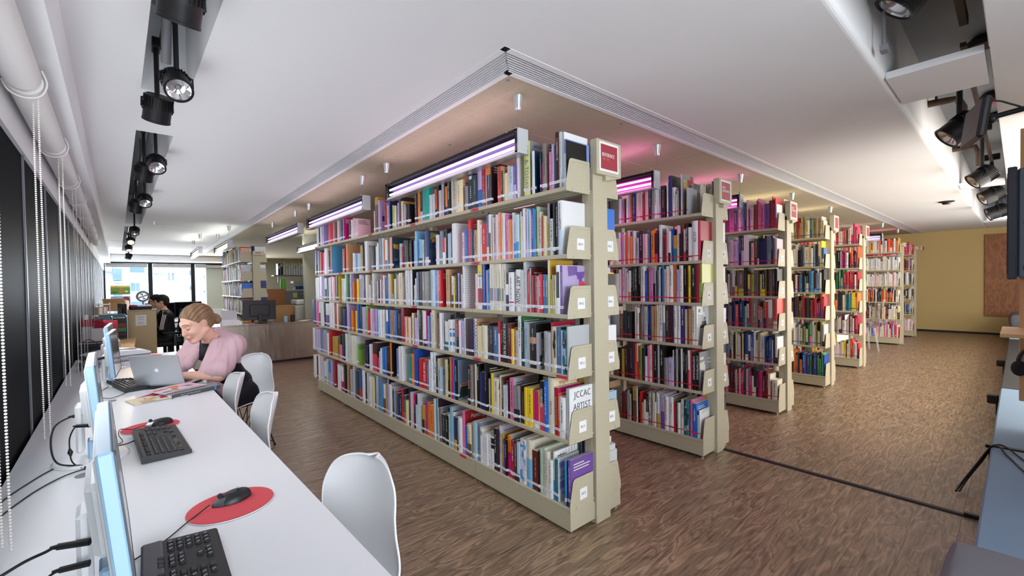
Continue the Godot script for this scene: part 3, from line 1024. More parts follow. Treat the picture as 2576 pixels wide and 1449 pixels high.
const ART := {"sunset": ["mauve", "rose", "peach", "indigo", "lilac"], "jungle": ["darkteal", "olive", "teal", "gold", "navy"], "photo": ["grey", "dark", "palegrey", "charcoal"], "poster": ["white", "silver", "palegrey", "greyblue"], "city": ["greyblue", "darkgreen", "teal", "peach"],
	"painting": ["ivory", "brown", "tan", "purple"], "klimt": ["grey", "gold", "brickred", "darkgreen"], "tower": ["white", "lilac", "mauve", "powder"], "inksplash": ["white", "dark", "grey", "silver"], "redblue": ["powder", "brickred", "skyblue", "dark"], "dotted": ["white", "navy"], "speckle": ["white", "silver"], "greyprint": ["grey", "ivory", "palegrey"],
	"marble": ["teal", "inkblue", "powder", "slate"], "marblepale": ["white", "powder", "skyblue"], "splash": ["white", "skyblue", "azure"], "checker": ["white", "royal"], "dark": ["dark", "charcoal"], "mauve": ["mauve", "rose", "lilac", "purple"]}

func colour_of(c: String) -> Color:
	if PAL.has(c): return pal(c)
	if ART.has(c): return pal(ART[c][0])
	return pal("grey")

func word_of(c: String) -> String:
	return WORDS.get(c, c)

func read_spec(s: String) -> Dictionary:
	var d := {"main": "", "bands": [], "cover": "", "ink": "", "mark": "", "text": ""}
	var re := RegEx.create_from_string("([>~!'/]?)([^>~!'/]+)")
	for m in re.search_all(s):
		var t := m.get_string(2)
		match m.get_string(1):
			"": d.main = t
			">": d.cover = t
			"~": d.ink = t
			"!": d.mark = t
			"'": d.text = t
			"/":
				var q := RegEx.create_from_string("^([a-z]+)(-?)(\\d*)$").search(t)
				var c := q.get_string(1)
				var k := (q.get_string(3).to_float() if q.get_string(3) else 30.0) / 100.0
				if c.ends_with("tag"): d.bands.append([c.trim_suffix("tag"), 0.2, 0.47])
				elif c == "redblock": d.bands.append_array([["crimson", 0.13, 0.46], ["azure", 0.72, 0.75], ["yellow", 0.76, 0.96]])
				elif c == "redband": d.bands.append(["red", 0.21, 0.25])
				elif c == "charcoalband": d.bands.append(["charcoal", 0.33, 0.86])
				elif c == "beigetri": d.bands.append(["tan", 0.56, 0.7])
				elif c == "checkhalf": d.bands.append_array([["dark", 0.62, 0.74], ["dark", 0.77, 0.95]])
				elif c == "blueblocks": d.bands.append_array([["azure", 0.2, 0.31], ["azure", 0.47, 0.6], ["royal", 0.68, 0.72]])
				elif q.get_string(2): d.bands.append([c, k, 1.0])
				else: d.bands.append([c, 0.0, k])
	return d

func list_row(case: int, shelf: int, side: int, text: String, start := 0.004) -> void:   # "gap width height look; ..." in millimetres
	var z := start
	var k := 0
	var first := tally.size()
	for e in text.split(";", false):
		var f := e.strip_edges().split(" ", false, 3)
		z += f[0].to_float() / 1000.0
		var w := f[1].to_float() / 1000.0
		k += 1
		tally.append({"case": case, "shelf": shelf, "side": side, "z": z, "w": w, "h": f[2].to_float() / 1000.0, "look": read_spec(f[3]), "k": k, "lean": 0.0, "in": 0.0})
		z += w
	for i in range(first, tally.size()):
		tally[i].before = tally[i - 1].look.main if i > first else ""
		tally[i].after = tally[i + 1].look.main if i + 1 < tally.size() else ""

func random_row(case: int, shelf: int, side: int, length: float, hues: Array, h := 0.25, start := 0.01) -> void:
	var parts := PackedStringArray()
	var z := start
	while z < length:
		var w := rng.randf_range(0.007, 0.03) if rng.randf() < 0.85 else rng.randf_range(0.03, 0.055)
		var s: String = hues[rng.randi() % hues.size()]
		if rng.randf() < 0.2: s += "/%s%d" % [hues[rng.randi() % hues.size()], 15 + rng.randi() % 40]
		s += "~" + ("white" if rng.randf() < 0.5 else "dark")
		parts.append("%.1f %.1f %.0f %s" % [rng.randf_range(0.3, 2.0), w * 1000, clampf(rng.randfn(h, 0.035), 0.17, 0.33) * 1000, s])
		z += w + 0.001
	list_row(case, shelf, side, ";".join(parts), start)

func build_book(b: Mb, pg: Mb, lb: Mb, ink: Mb, t: Transform3D, e: Dictionary, depth: float, tape: String) -> void:
	# local frame: spine at x = 0 facing -x, depth along +x, thickness from z = 0 to -w, foot at y = 0
	var w: float = e.w
	var h: float = e.h
	var look: Dictionary = e.look
	var hard: bool = w > 0.017 and (e.k % 3 != 0)
	var bt := 0.0026 if hard else 0.0007       # board
	var ov := 0.0035 if hard else 0.0004       # how far the boards stand out past the pages
	for q in [b, pg, lb, ink]: q.xf = t
	var main := colour_of(look.main)
	var side: Color = colour_of(look.cover) if look.cover else main
	b.col = main
	# spine, a little rounded on hard covers
	var bulge := minf(w * 0.12, 0.004) if hard else 0.0008
	var k := 4
	for i in k:
		var a0 := float(i) / k
		var a1 := float(i + 1) / k
		var x0 := -bulge * sin(PI * a0)
		var x1 := -bulge * sin(PI * a1)
		var n0 := Vector3(-1, 0, -0.5 * cos(PI * a0) * (-1.0 if hard else -0.2)).normalized()
		var n1 := Vector3(-1, 0, -0.5 * cos(PI * a1) * (-1.0 if hard else -0.2)).normalized()
		b.quad_n(Vector3(x0, 0, -w * a0), Vector3(x0, h, -w * a0), Vector3(x1, h, -w * a1), Vector3(x1, 0, -w * a1), n0, n0, n1, n1)
		for band in look.bands:
			b.col = colour_of(band[0])
			b.quad_n(Vector3(x0 - 0.0003, h * band[1], -w * a0), Vector3(x0 - 0.0003, h * band[2], -w * a0), Vector3(x1 - 0.0003, h * band[2], -w * a1), Vector3(x1 - 0.0003, h * band[1], -w * a1), n0, n0, n1, n1)
			b.col = main
		b.tri(Vector3(0, h, -w * 0.5), Vector3(x1, h, -w * a1), Vector3(x0, h, -w * a0))
	if ART.has(look.main): art(b, look.main, h, w, true, e.k)
	# boards
	b.col = side
	b.box(Vector3(depth / 2, h / 2, -bt / 2), Vector3(depth, h, bt))
	b.col = main
	b.box(Vector3(depth / 2, h / 2, -w + bt / 2), Vector3(depth, h, bt))
	if ART.has(look.cover): art(b, look.cover, h, depth, false, e.k)
	# pages
	pg.col = rgb(226, 219, 202).srgb_to_linear()
	pg.box(Vector3((depth - ov) / 2 + 0.0005, h / 2, -w / 2), Vector3(depth - ov - 0.001, h - 2 * ov, w - 2 * bt))
	# call-number label, taped round the foot of the spine
	if tape:
		lb.col = rgb(232, 234, 240).srgb_to_linear()
		if tape != "white": lb.col = rgb({"red": 206, "blue": 40, "yellow": 214}[tape], {"red": 34, "blue": 70, "yellow": 190}[tape], {"red": 56, "blue": 160, "yellow": 50}[tape]).srgb_to_linear()
		var y0 := 0.03 if tape == "white" else 0.036
		var y1 := y0 + (0.016 if tape == "white" else 0.007)
		if e.k % 7 == 3: y0 -= 0.006
		var x := -bulge - 0.0006
		lb.quad(Vector3(x, y0, -w), Vector3(x, y0, 0.0004), Vector3(x, y1, 0.0004), Vector3(x, y1, -w))
		lb.quad(Vector3(x, y0, 0.0005), Vector3(0.014, y0, 0.0005), Vector3(0.014, y1, 0.0005), Vector3(x, y1, 0.0005))
		if tape == "white" and w > 0.008:
			ink.col = rgb(170, 172, 186).srgb_to_linear()
			ink.quad(Vector3(x - 0.0003, y0 + 0.006, -w * 0.8), Vector3(x - 0.0003, y0 + 0.006, -w * 0.2), Vector3(x - 0.0003, y0 + 0.01, -w * 0.2), Vector3(x - 0.0003, y0 + 0.01, -w * 0.8))
	# lettering: short strokes down the spine, unless the words themselves are set
	var tone: String = look.ink
	if tone == "" and look.text == "" and e.k % 2 == 0: tone = "dark" if main.get_luminance() > 0.2 else "silver"
	if tone and w > 0.0065 and not look.text:
		var r := RandomNumberGenerator.new()
		r.seed = e.k * 31 + e.shelf * 7 + e.case * 101
		ink.col = colour_of(tone)
		var lw := minf(w * r.randf_range(0.18, 0.36), 0.009)
		var zc := -w / 2
		var y := h * r.randf_range(0.82, 0.92)
		var stop := h * r.randf_range(0.28, 0.5)
		var x := -bulge * 0.9 - 0.0005
		while y > stop:
			var s := lw * r.randf_range(0.28, 0.6)
			var off := lw * r.randf_range(-0.06, 0.06)
			ink.quad(Vector3(x, y - s, zc - lw * 0.5 + off), Vector3(x, y - s, zc + lw * 0.5 * r.randf_range(0.3, 1.0) + off), Vector3(x, y, zc + lw * 0.5 + off), Vector3(x, y, zc - lw * 0.5 * r.randf_range(0.3, 1.0) + off))
			y -= s + lw * (0.22 if r.randf() < 0.8 else 0.9)
		if look.cover and not ART.has(look.cover) and depth > 0.1:
			# a title block on the cover
			ink.col = colour_of("ivory" if side.get_luminance() < 0.3 else "plumgrey")
			var yy := h * 0.9
			for j in 3:
				var ww := depth * r.randf_range(0.3, 0.75)
				ink.quad(Vector3(depth * 0.12, yy - 0.006, 0.0005), Vector3(depth * 0.12 + ww, yy - 0.006, 0.0005), Vector3(depth * 0.12 + ww, yy, 0.0005), Vector3(depth * 0.12, yy, 0.0005))
				yy -= 0.016
	marks(b, ink, e, depth, h, w, bulge)

func art(b: Mb, what: String, h: float, wide: float, spine: bool, seed_: int) -> void:
	var r := RandomNumberGenerator.new()
	r.seed = seed_ * 17 + what.hash() % 1000
	var cs: Array = ART[what]
	var put := func(u0: float, v0: float, u1: float, v1: float, c: Color, lift: float) -> void:   # a four-cornered patch, u across, v up
		b.col = c
		var p := []
		for q in [[u0, v0], [u1, v0], [u1, v1], [u0, v1]]:
			var u := clampf(q[0] + (u1 - u0) * r.randf_range(-0.12, 0.12), 0.01, 0.99)
			var vv := clampf(q[1] + (v1 - v0) * r.randf_range(-0.12, 0.12), 0.01, 0.99)
			p.append(Vector3(-0.0006 - lift - minf(wide * 0.12, 0.004), vv * h, -wide * (1.0 - u)) if spine else Vector3(u * wide, vv * h, 0.0004 + lift))
		b.quad(p[0], p[1], p[2], p[3])
	if what == "dotted" or what == "speckle":
		var n := 13 if what == "dotted" else 5
		for i in n:
			for j in int(n * 1.5):
				var f := 0.5 if j % 2 else 0.0
				if what == "dotted" and absf((i + f) / n - 0.7) < 0.25 and float(j) / (n * 1.5) > 0.12 and float(j) / (n * 1.5) < 0.4: continue
				if what == "speckle" and r.randf() < 0.55: continue
				var u := (i + 0.3 + f * 0.9) / n
				var vv := (j + 0.4) / (n * 1.5)
				var s := 0.018 if what == "dotted" else 0.022
				put.call(u, vv, u + s, vv + s * 0.75, pal(cs[1]), 0.0)
		return
	if what == "checker":
		for j in 22:
			for i in 2: put.call(i * 0.5, float(j) / 22 , i * 0.5 + 0.25 + 0.25 * ((j + i) % 2), (j + 0.55) / 22, pal("royal"), 0.0)
		return
	if what == "city":
		put.call(0.1, 0.42, 0.92, 0.96, pal("greyblue"), 0.0)
		put.call(0.1, 0.06, 0.92, 0.38, pal("darkgreen"), 0.0)
		put.call(0.12, 0.33, 0.7, 0.42, pal("peach"), 0.0002)
		for k in 4: put.call(0.5 + k * 0.1, 0.42, 0.56 + k * 0.1, 0.5 + 0.05 * (k % 3), pal("taupe"), 0.0001)
		for k in 6: put.call(0.16 + k * 0.085, 0.35, 0.21 + k * 0.085, 0.4, pal("brickred"), 0.0003)
		return
	for k in 18:
		var u := r.randf_range(0.0, 0.75)
		var vv := r.randf_range(0.0, 0.85)
		put.call(u, vv, u + r.randf_range(0.1, 0.45), vv + r.randf_range(0.03, 0.22), pal(cs[r.randi() % cs.size()]), k * 0.00002)

func marks(b: Mb, ink: Mb, e: Dictionary, depth: float, h: float, w: float, bulge: float) -> void:
	var x := -bulge - 0.0007
	match e.look.mark:
		"orangelabel":
			b.col = pal("orange")
			b.quad(Vector3(x, h * 0.72, -w * 0.95), Vector3(x, h * 0.72, -w * 0.05), Vector3(x, h * 0.9, -w * 0.05), Vector3(x, h * 0.9, -w * 0.95))
		"tag":
			ink.col = pal("white")
			ink.quad(Vector3(x, h * 0.84, -w * 0.8), Vector3(x, h * 0.84, -w * 0.2), Vector3(x, h * 0.93, -w * 0.2), Vector3(x, h * 0.93, -w * 0.8))
			for k in 6: ink.quad(Vector3(x, h * (0.62 - k * 0.06), -w * 0.6), Vector3(x, h * (0.62 - k * 0.06), -w * 0.4), Vector3(x, h * (0.645 - k * 0.06), -w * 0.4), Vector3(x, h * (0.645 - k * 0.06), -w * 0.6))
		"spiral":
			for k in 24:
				ink.col = pal("dark")
				ink.box(Vector3(0.004, h * (0.03 + k * 0.04), -w * 0.2), Vector3(0.012, h * 0.018, w * 0.55))
		"boxlabel":
			ink.col = pal("white")
			ink.quad(Vector3(depth * 0.6, h * 0.74, 0.0008), Vector3(depth * 0.9, h * 0.76, 0.0008), Vector3(depth * 0.9, h * 0.86, 0.0008), Vector3(depth * 0.6, h * 0.84, 0.0008))
			ink.quad(Vector3(depth * 0.46, h * 0.62, 0.0008), Vector3(depth * 0.5, h * 0.62, 0.0008), Vector3(depth * 0.5, h * 0.84, 0.0008), Vector3(depth * 0.46, h * 0.84, 0.0008))
		"ties":
			b.col = pal("black")
			b.ball(Vector3(-0.006, h * 0.8, -0.004), Vector3(0.004, 0.034, 0.009), 8, 6)
			b.ball(Vector3(-0.006, h * 0.62, -0.008), Vector3(0.004, 0.03, 0.012), 8, 6)
			b.ball(Vector3(-0.006, h * 0.46, -0.003), Vector3(0.003, 0.04, 0.004), 8, 6)
		"delta":
			b.col = pal("navy")
			var p := [Vector3(depth * 0.35, h * 0.72, 0.0008), Vector3(depth * 0.62, h * 0.97, 0.0008), Vector3(depth * 0.9, h * 0.72, 0.0008)]
			for k in 3:
				var a: Vector3 = p[k]
				var c: Vector3 = p[(k + 1) % 3]
				var n := (c - a).normalized().cross(Vector3(0, 0, 1)) * 0.006
				b.quad(a - n, c - n, c + n, a + n)
		"brush":
			ink.col = pal("black")
			for k in 6:
				var cx := depth * (0.25 + k * 0.12)
				for j in 4:
					var a := Vector3(cx + (j % 2) * 0.007 - 0.004, h * (0.86 + 0.012 * k) + j * 0.006, 0.0008)
					var d := Vector3(0.008 - 0.011 * (j % 2), 0.004 + 0.003 * ((k + j) % 3), 0)
					var n := Vector3(-d.y, d.x, 0).normalized() * 0.0012
					ink.quad(a - n, a + d - n, a + d + n, a + n)
		"chinese":
			glyphs(ink, Vector3(depth * 0.12, h * 0.72, 0.0008), depth * 0.15, 5)

func glyphs(ink: Mb, at: Vector3, s: float, n: int) -> void:   # square characters of crossing strokes
	ink.col = pal("white")
	var strokes := [[[0.1, 0.5, 0.9, 0.55], [0.2, 0.1, 0.8, 0.15], [0.2, 0.1, 0.26, 0.45], [0.74, 0.1, 0.8, 0.45], [0.3, 0.6, 0.5, 0.95], [0.45, 0.85, 0.8, 0.62]],
		[[0.05, 0.8, 0.2, 0.9], [0.05, 0.5, 0.2, 0.6], [0.1, 0.05, 0.2, 0.4], [0.3, 0.85, 0.95, 0.9], [0.3, 0.65, 0.95, 0.7], [0.35, 0.3, 0.9, 0.36], [0.6, 0.1, 0.66, 0.95], [0.3, 0.05, 0.9, 0.12]],
		[[0.45, 0.8, 0.52, 1.0], [0.1, 0.7, 0.9, 0.76], [0.2, 0.5, 0.8, 0.55], [0.2, 0.05, 0.8, 0.1], [0.2, 0.05, 0.26, 0.4], [0.74, 0.05, 0.8, 0.4], [0.2, 0.36, 0.8, 0.4], [0.2, 0.2, 0.8, 0.24]],
		[[0.15, 0.5, 0.3, 0.95], [0.22, 0.05, 0.28, 0.6], [0.35, 0.6, 0.95, 0.66], [0.55, 0.5, 0.62, 0.95], [0.58, 0.1, 0.9, 0.5], [0.85, 0.05, 0.95, 0.2]],
		[[0.1, 0.85, 0.9, 0.9], [0.15, 0.6, 0.5, 0.65], [0.3, 0.4, 0.36, 0.8], [0.6, 0.4, 0.9, 0.8], [0.1, 0.3, 0.9, 0.35], [0.3, 0.05, 0.7, 0.12], [0.45, 0.1, 0.52, 0.3]]]
	for k in n:
		for q in strokes[k % 5]:
			var a := at + Vector3((k * 1.12 + q[0]) * s, q[1] * s, 0)
			var c := at + Vector3((k * 1.12 + q[2]) * s, q[3] * s, 0)
			ink.quad(Vector3(a.x, a.y, a.z), Vector3(c.x, a.y, a.z), Vector3(c.x, c.y, a.z), Vector3(a.x, c.y, a.z))

func seat_of(e: Dictionary) -> Transform3D:
	var x: float = CASE_X[e.case]
	var y: float = DECK[e.shelf]
	var basis := Basis.IDENTITY
	var o := Vector3(x + 0.012 + e["in"], y, case_z(e.case) - 0.006 - e.z)
	if e.side == 1:
		basis = Basis(Vector3(-1, 0, 0), Vector3.UP, Vector3(0, 0, -1))
		o = Vector3(x + DEEP - 0.012 - e["in"], y, case_z(e.case) - 0.006 - e.z - e.w)
	if e.lean != 0.0: basis = basis.rotated(Vector3(1, 0, 0), e.lean)
	return Transform3D(basis, o)

func book_label(e: Dictionary) -> String:
	var look: Dictionary = e.look
	var sizes := []
	if e.w > 0.034: sizes.append("thick")
	elif e.w < 0.011: sizes.append("thin")
	if e.h > 0.3: sizes.append("tall")
	elif e.h < 0.2: sizes.append("short")
	var who: String = " ".join(sizes + [word_of(look.main)])
	var case_: String = CASE_NAME[e.case]
	var shelf: String = SHELF_NAME[e.shelf]
	var l := ""
	if look.text in ["ART & TODAY", "ART NOW", "HONG KONG ARTISTS", "CHINA ART BOOK", "THE SHOCK OF THE NEW", "HOME WORKS", "GODS IN THE BAZAAR", "2006", "2007", "MODERN", "DAILY VISUAL"]:
		l = "%s book lettered %s, %s shelf, %s bookcase" % [who, look.text, shelf, case_]
	elif look.mark == "spiral": l = "white spiral-bound album with green cover, %s shelf, %s bookcase" % [shelf, case_]
	elif look.mark == "ties": l = "beige folder with black ribbon ties, %s shelf, %s bookcase" % [shelf, case_]
	elif look.mark == "boxlabel": l = "bright blue file with a white cover label, %s shelf, %s bookcase" % [shelf, case_]
	elif look.mark == "jccac": l = "white book with block-letter title on its cover, %s shelf, %s bookcase" % [shelf, case_]
	elif look.mark == "chinese": l = "book with large white characters on a blue cover, %s shelf, %s bookcase" % [shelf, case_]
	elif e.after == "" or e.before == "":
		l = "%s book at the %s of the %s shelf, %s bookcase" % [who, "post end" if e.before == "" else "far end", shelf, case_]
	else: l = "%s book between %s and %s ones, %s shelf, %s bookcase" % [who, word_of(e.before), word_of(e.after), shelf, case_]
	if label_seen.has(l) or l.split(" ", false).size() > 16:
		l = "%s book, %s spine from the post, %s shelf, %s bookcase" % [who, nth(e.k), shelf, case_]
	label_seen[l] = true
	return l

func nth(k: int) -> String:
	var ones := ["", "first", "second", "third", "fourth", "fifth", "sixth", "seventh", "eighth", "ninth", "tenth", "eleventh", "twelfth", "thirteenth", "fourteenth", "fifteenth", "sixteenth", "seventeenth", "eighteenth", "nineteenth"]
	if k < 20: return ones[k]
	var tens := ["", "", "twent", "thirt", "fort", "fift", "sixt", "sevent", "eight", "ninet"]
	if k % 10 == 0: return tens[k / 10] + "ieth"
	return tens[k / 10] + "y-" + ones[k % 10]

func build_books() -> void:
	listed_rows()
	var mixed := ["white", "ivory", "palegrey", "charcoal", "navy", "crimson", "tan", "denim", "black", "cream", "lilac", "darkteal", "red", "greyblue", "palepink"]
	for s in 6:   # the aisle faces behind, and the hidden face of the nearest case
		random_row(0, s, 1, 0.5, ["white", "yellow", "azureblue", "palegrey", "ivory", "grey", "powder", "black"], 0.27, 0.006)
		random_row(1, s, 0, 1.7, mixed, 0.27, 0.86)
		random_row(1, s, 1, 0.4, ["charcoal", "white", "palegrey", "mustard", "dark", "ivory", "black"], 0.27)
		random_row(2, s, 0, 1.7, [["palepink", "pink", "purple", "red", "azure", "maroon", "white", "brownred"], ["redorange", "charcoal", "white", "lilac", "navy", "greyblue", "palepink", "silver"], ["black", "yellow", "dark", "lime", "greybrown", "darkplum", "palegrey", "charcoal"], ["teal", "palegrey", "coral", "white", "taupe", "crimson", "ivory", "navy"], ["white", "grey", "charcoal", "palegrey", "dark", "cream", "royal", "greyblue"], ["maroon", "grey", "magenta", "charcoal", "ivory", "dark", "crimson", "palegrey"]][s], 0.28)
		random_row(2, s, 1, 0.3, ["charcoal", "white", "cream", "beige", "olive"], 0.26)
		random_row(3, s, 0, 1.7, [["cream", "ivory", "tan", "teal", "dark", "red", "beige", "olive"], ["white", "yellow", "ivory", "black", "denim", "powder", "charcoal", "greyblue"], ["blue", "cyan", "ivory", "white", "black", "skyblue", "maroon"], ["purple", "red", "dark", "crimson", "charcoal", "brown", "navy", "redorange"], ["lime", "green", "charcoal", "pink", "white", "olive", "palegrey", "ivory"], ["green", "teal", "maroon", "redorange", "orange", "dark", "royal"]][s], 0.26)
		random_row(3, s, 1, 0.3, mixed, 0.26)
		random_row(4, s, 0, 1.7, [["palepink", "rose", "orange", "darkgreen", "cream", "coral", "ivory"], ["black", "teal", "peach", "dark", "magenta", "white", "redorange", "charcoal"], ["red", "crimson", "taupe", "charcoal", "green", "ivory", "dark"], ["azure", "cream", "yellow", "charcoal", "teal", "ivory", "orange"], ["palepink", "ivory", "crimson", "silver", "taupe", "maroon", "white"], ["charcoal", "palegrey", "yellow", "red", "white", "palepink", "dark"]][s], 0.26)
		random_row(5, s, 0, 1.7, [["white", "ivory", "palegrey", "redorange", "gold"], ["white", "ivory", "white", "palegrey"], ["white", "ivory", "palegrey", "palepink"], ["black", "dark", "redorange", "mustard", "white"], ["ivory", "white", "maroon", "cream", "charcoal"], ["azure", "rose", "ivory", "cream", "orchid", "white"]][s], 0.25)
		random_row(7, s, 0, 2.6, ["white", "palegrey", "ivory", "dark", "red", "azureblue", "yellow", "olive", "purple", "grey", "peach"], 0.25)
		random_row(7, s, 1, 0.6, ["indigo", "royal", "silver", "white", "dark"], 0.27)
		random_row(6, s, 0, 1.0, [["rose", "brickred", "palepink"], ["crimson", "ivory", "maroon", "lilac"], ["charcoal", "white", "palegrey"], ["white", "palegrey", "dark"], ["denim", "charcoal", "palegrey", "ivory"], ["palepink", "white", "silver"]][s], 0.25)
	# books that the photograph shows largest are objects of their own, the rest one mass
	var size_in_view := func(e: Dictionary) -> float:
		if e.case == 7: return 0.0
		if e.side == 1: return (0.004 if e.case < 2 and e.z < 0.03 else 0.0)
		var p := Vector3(CASE_X[e.case], DECK[e.shelf] + e.h / 2, case_z(e.case) - e.z - e.w / 2)
		if e.case > 0:
			var far_side := Vector2(CASE_X[e.case - 1] + 0.46, 1.6)
			if -p.z > 1.6 * p.x / far_side.x: return 0.0
		var d := p - EYE
		var q: float = e.w * e.h * d.x / d.length()
		if e.look.cover: q += e.h * 0.03 * -d.z / d.length()
		return q / d.length_squared()
	for e in tally: e.size = size_in_view.call(e)
	var order := range(tally.size())
	order.sort_custom(func(a, c): return tally[a].size > tally[c].size if tally[a].size != tally[c].size else a < c)
	var mass := Mb.new()
	var made := 0
	for i in order:
		var e: Dictionary = tally[i]
		var depth := clampf(e.h * (0.6 + 0.16 * ((e.k * 7) % 5) / 4.0), 0.11, 0.206)
		if e.look.cover: depth = clampf(e.h * 0.76, 0.13, 0.206)
		e["in"] = 0.0025 * ((e.k * 5 + e.shelf) % 4)
		var t := seat_of(e)
		var tape: String = ["white", "red", "red", "blue", "blue", "yellow", "yellow", ""][e.case]
		if made < 300 and e.size > 0.0:
			made += 1
			var group := "books on the %s shelf of the %s bookcase" % [SHELF_NAME[e.shelf], CASE_NAME[e.case]]
			var o := thing("book", book_label(e), "book", t.origin, 0.0, group)
			o.transform = t
			var b := Mb.new()
			var pg := Mb.new()
			var lb := Mb.new()
			var ink := Mb.new()
			build_book(b, pg, lb, ink, Transform3D.IDENTITY, e, depth, tape)
			part("cover", o, b, M.book)
			part("pages", o, pg, M.page_edge)
			if lb.v.size(): part("spine_label", o, lb, M.print)
			if ink.v.size(): part("print", o, ink, M.print)
			book_text(o, e, depth)
		else:
			build_book(mass, mass, mass, mass, t, e, depth, tape)
	mass.xf = Transform3D.IDENTITY
	var rest := part("shelved_books", self, mass, M.book)
	tag(rest, "remaining smaller books packed on the steel bookcases", "book", "", "stuff")

func book_text(o: Node3D, e: Dictionary, depth: float) -> void:
	var look: Dictionary = e.look
	var h: float = e.h
	var w: float = e.w
	var down := func(text: String, m: Material, cap: float, y: float, run: float, zc := 0.5) -> void:
		letters(text, o, cap, m, facing(Vector3(-1, 0, 0), Vector3(0, 0, 1), Vector3(-0.0052, y, -w * zc)), run)
	var across := func(text: String, m: Material, cap: float, x: float, y: float, run: float) -> void:
		letters(text, o, cap, m, Transform3D(Basis.IDENTITY, Vector3(x, y, 0.0008)), run)
	match look.text:
		"ART & TODAY":
			down.call("ART & TODAY", M.mid_grey, w * 0.6, h * 0.53, h * 0.82)
			across.call("ART & TODAY", M.ink, 0.016, depth * 0.5, h * 0.91, depth * 0.7)
			across.call("CULTURE", M.tab_red, 0.014, depth * 0.36, h * 0.83, depth * 0.45)
		"HONG KONG ARTISTS":
			down.call("HONG KONG", M.ink, w * 0.36, h * 0.82, h * 0.26)
			down.call("ARTISTS", M.black_plastic, w * 0.5, h * 0.57, h * 0.22)
			across.call("HONG KONG", M.ink, 0.014, depth * 0.66, h * 0.5, depth * 0.4)
			across.call("ARTISTS", M.black_plastic, 0.02, depth * 0.66, h * 0.4, depth * 0.5)
		"ART NOW": down.call("ART NOW", M.black_plastic, w * 0.72, h * 0.52, h * 0.66)
		"HOME WORKS": down.call("HOME WORKS", M.ink_white, w * 0.3, h * 0.64, h * 0.42)
		"THE SHOCK OF THE NEW":
			down.call("THE SHOCK OF THE NEW", M.ink_white, w * 0.5, h * 0.5, h * 0.76)
			across.call("ROBERT", M.ink_white, 0.015, depth * 0.6, h * 0.94, depth * 0.5)
		"2006":
			down.call("CATALOGUE", M.ink_white, w * 0.4, h * 0.78, h * 0.3)
			across.call("2006", M.ink_white, 0.014, depth * 0.35, h * 0.92, depth * 0.3)
		"2007":
			down.call("2007", M.black_plastic, w * 0.5, h * 0.84, h * 0.12)
			across.call("2007", M.black_plastic, 0.024, depth * 0.55, h * 0.93, depth * 0.42)
		"CHOLAMANDAL": down.call("CHOLAMANDAL", M.ink_white, w * 0.5, h * 0.66, h * 0.38)
		"Kalighat Painting":
			down.call("Kalighat Painting", M.mid_grey, w * 0.3, h * 0.46, h * 0.24)
			across.call("Kalighat Painting", M.card_red, 0.018, depth * 0.6, h * 0.91, depth * 0.78)
			across.call("Images from a Changing World", M.mid_grey, 0.008, depth * 0.6, h * 0.83, depth * 0.78)
		"GODS IN THE BAZAAR": down.call("GODS IN THE BAZAAR", M.ink_gold, w * 0.62, h * 0.52, h * 0.6)
		"CHINA ART BOOK": down.call("CHINA ART BOOK", M.ink_white, w * 0.5, h * 0.58, h * 0.66)
		"DEVOLUTION": across.call("DEVOLUTION", M.black_plastic, 0.03, depth * 0.5, h * 0.85, depth * 0.92)
		"Painting": across.call("Painting", M.ink_white, 0.03, depth * 0.58, h * 0.86, depth * 0.6)
		"MODERN": across.call("MODERN", M.black_plastic, 0.02, depth * 0.5, h * 0.82, depth * 0.8)
		"ART": across.call("ART AND", M.ink_white, 0.024, depth * 0.55, h * 0.86, depth * 0.7)
		"CALLIGRAPHY": across.call("The Art of CALLIGRAPHY", M.ink_white, 0.018, depth * 0.5, h * 0.88, depth * 0.85)
		"CAI JIN": down.call("CAI JIN", M.ink, w * 0.45, h * 0.6, h * 0.24)
		"CHITTAPROSAD": down.call("CHITTAPROSAD", M.ink_white, w * 0.55, h * 0.6, h * 0.62)
		"DAILY VISUAL": down.call("DAILY VISUAL", M.ink, w * 0.4, h * 0.6, h * 0.5)
	if look.mark == "jccac":
		across.call("JCCAC", M.ink, 0.036, depth * 0.55, h * 0.86, depth * 0.74)
		across.call("ARTIST", M.ink, 0.036, depth * 0.52, h * 0.62, depth * 0.74)
		across.call("STUDIO", M.ink, 0.036, depth * 0.52, h * 0.38, depth * 0.74)

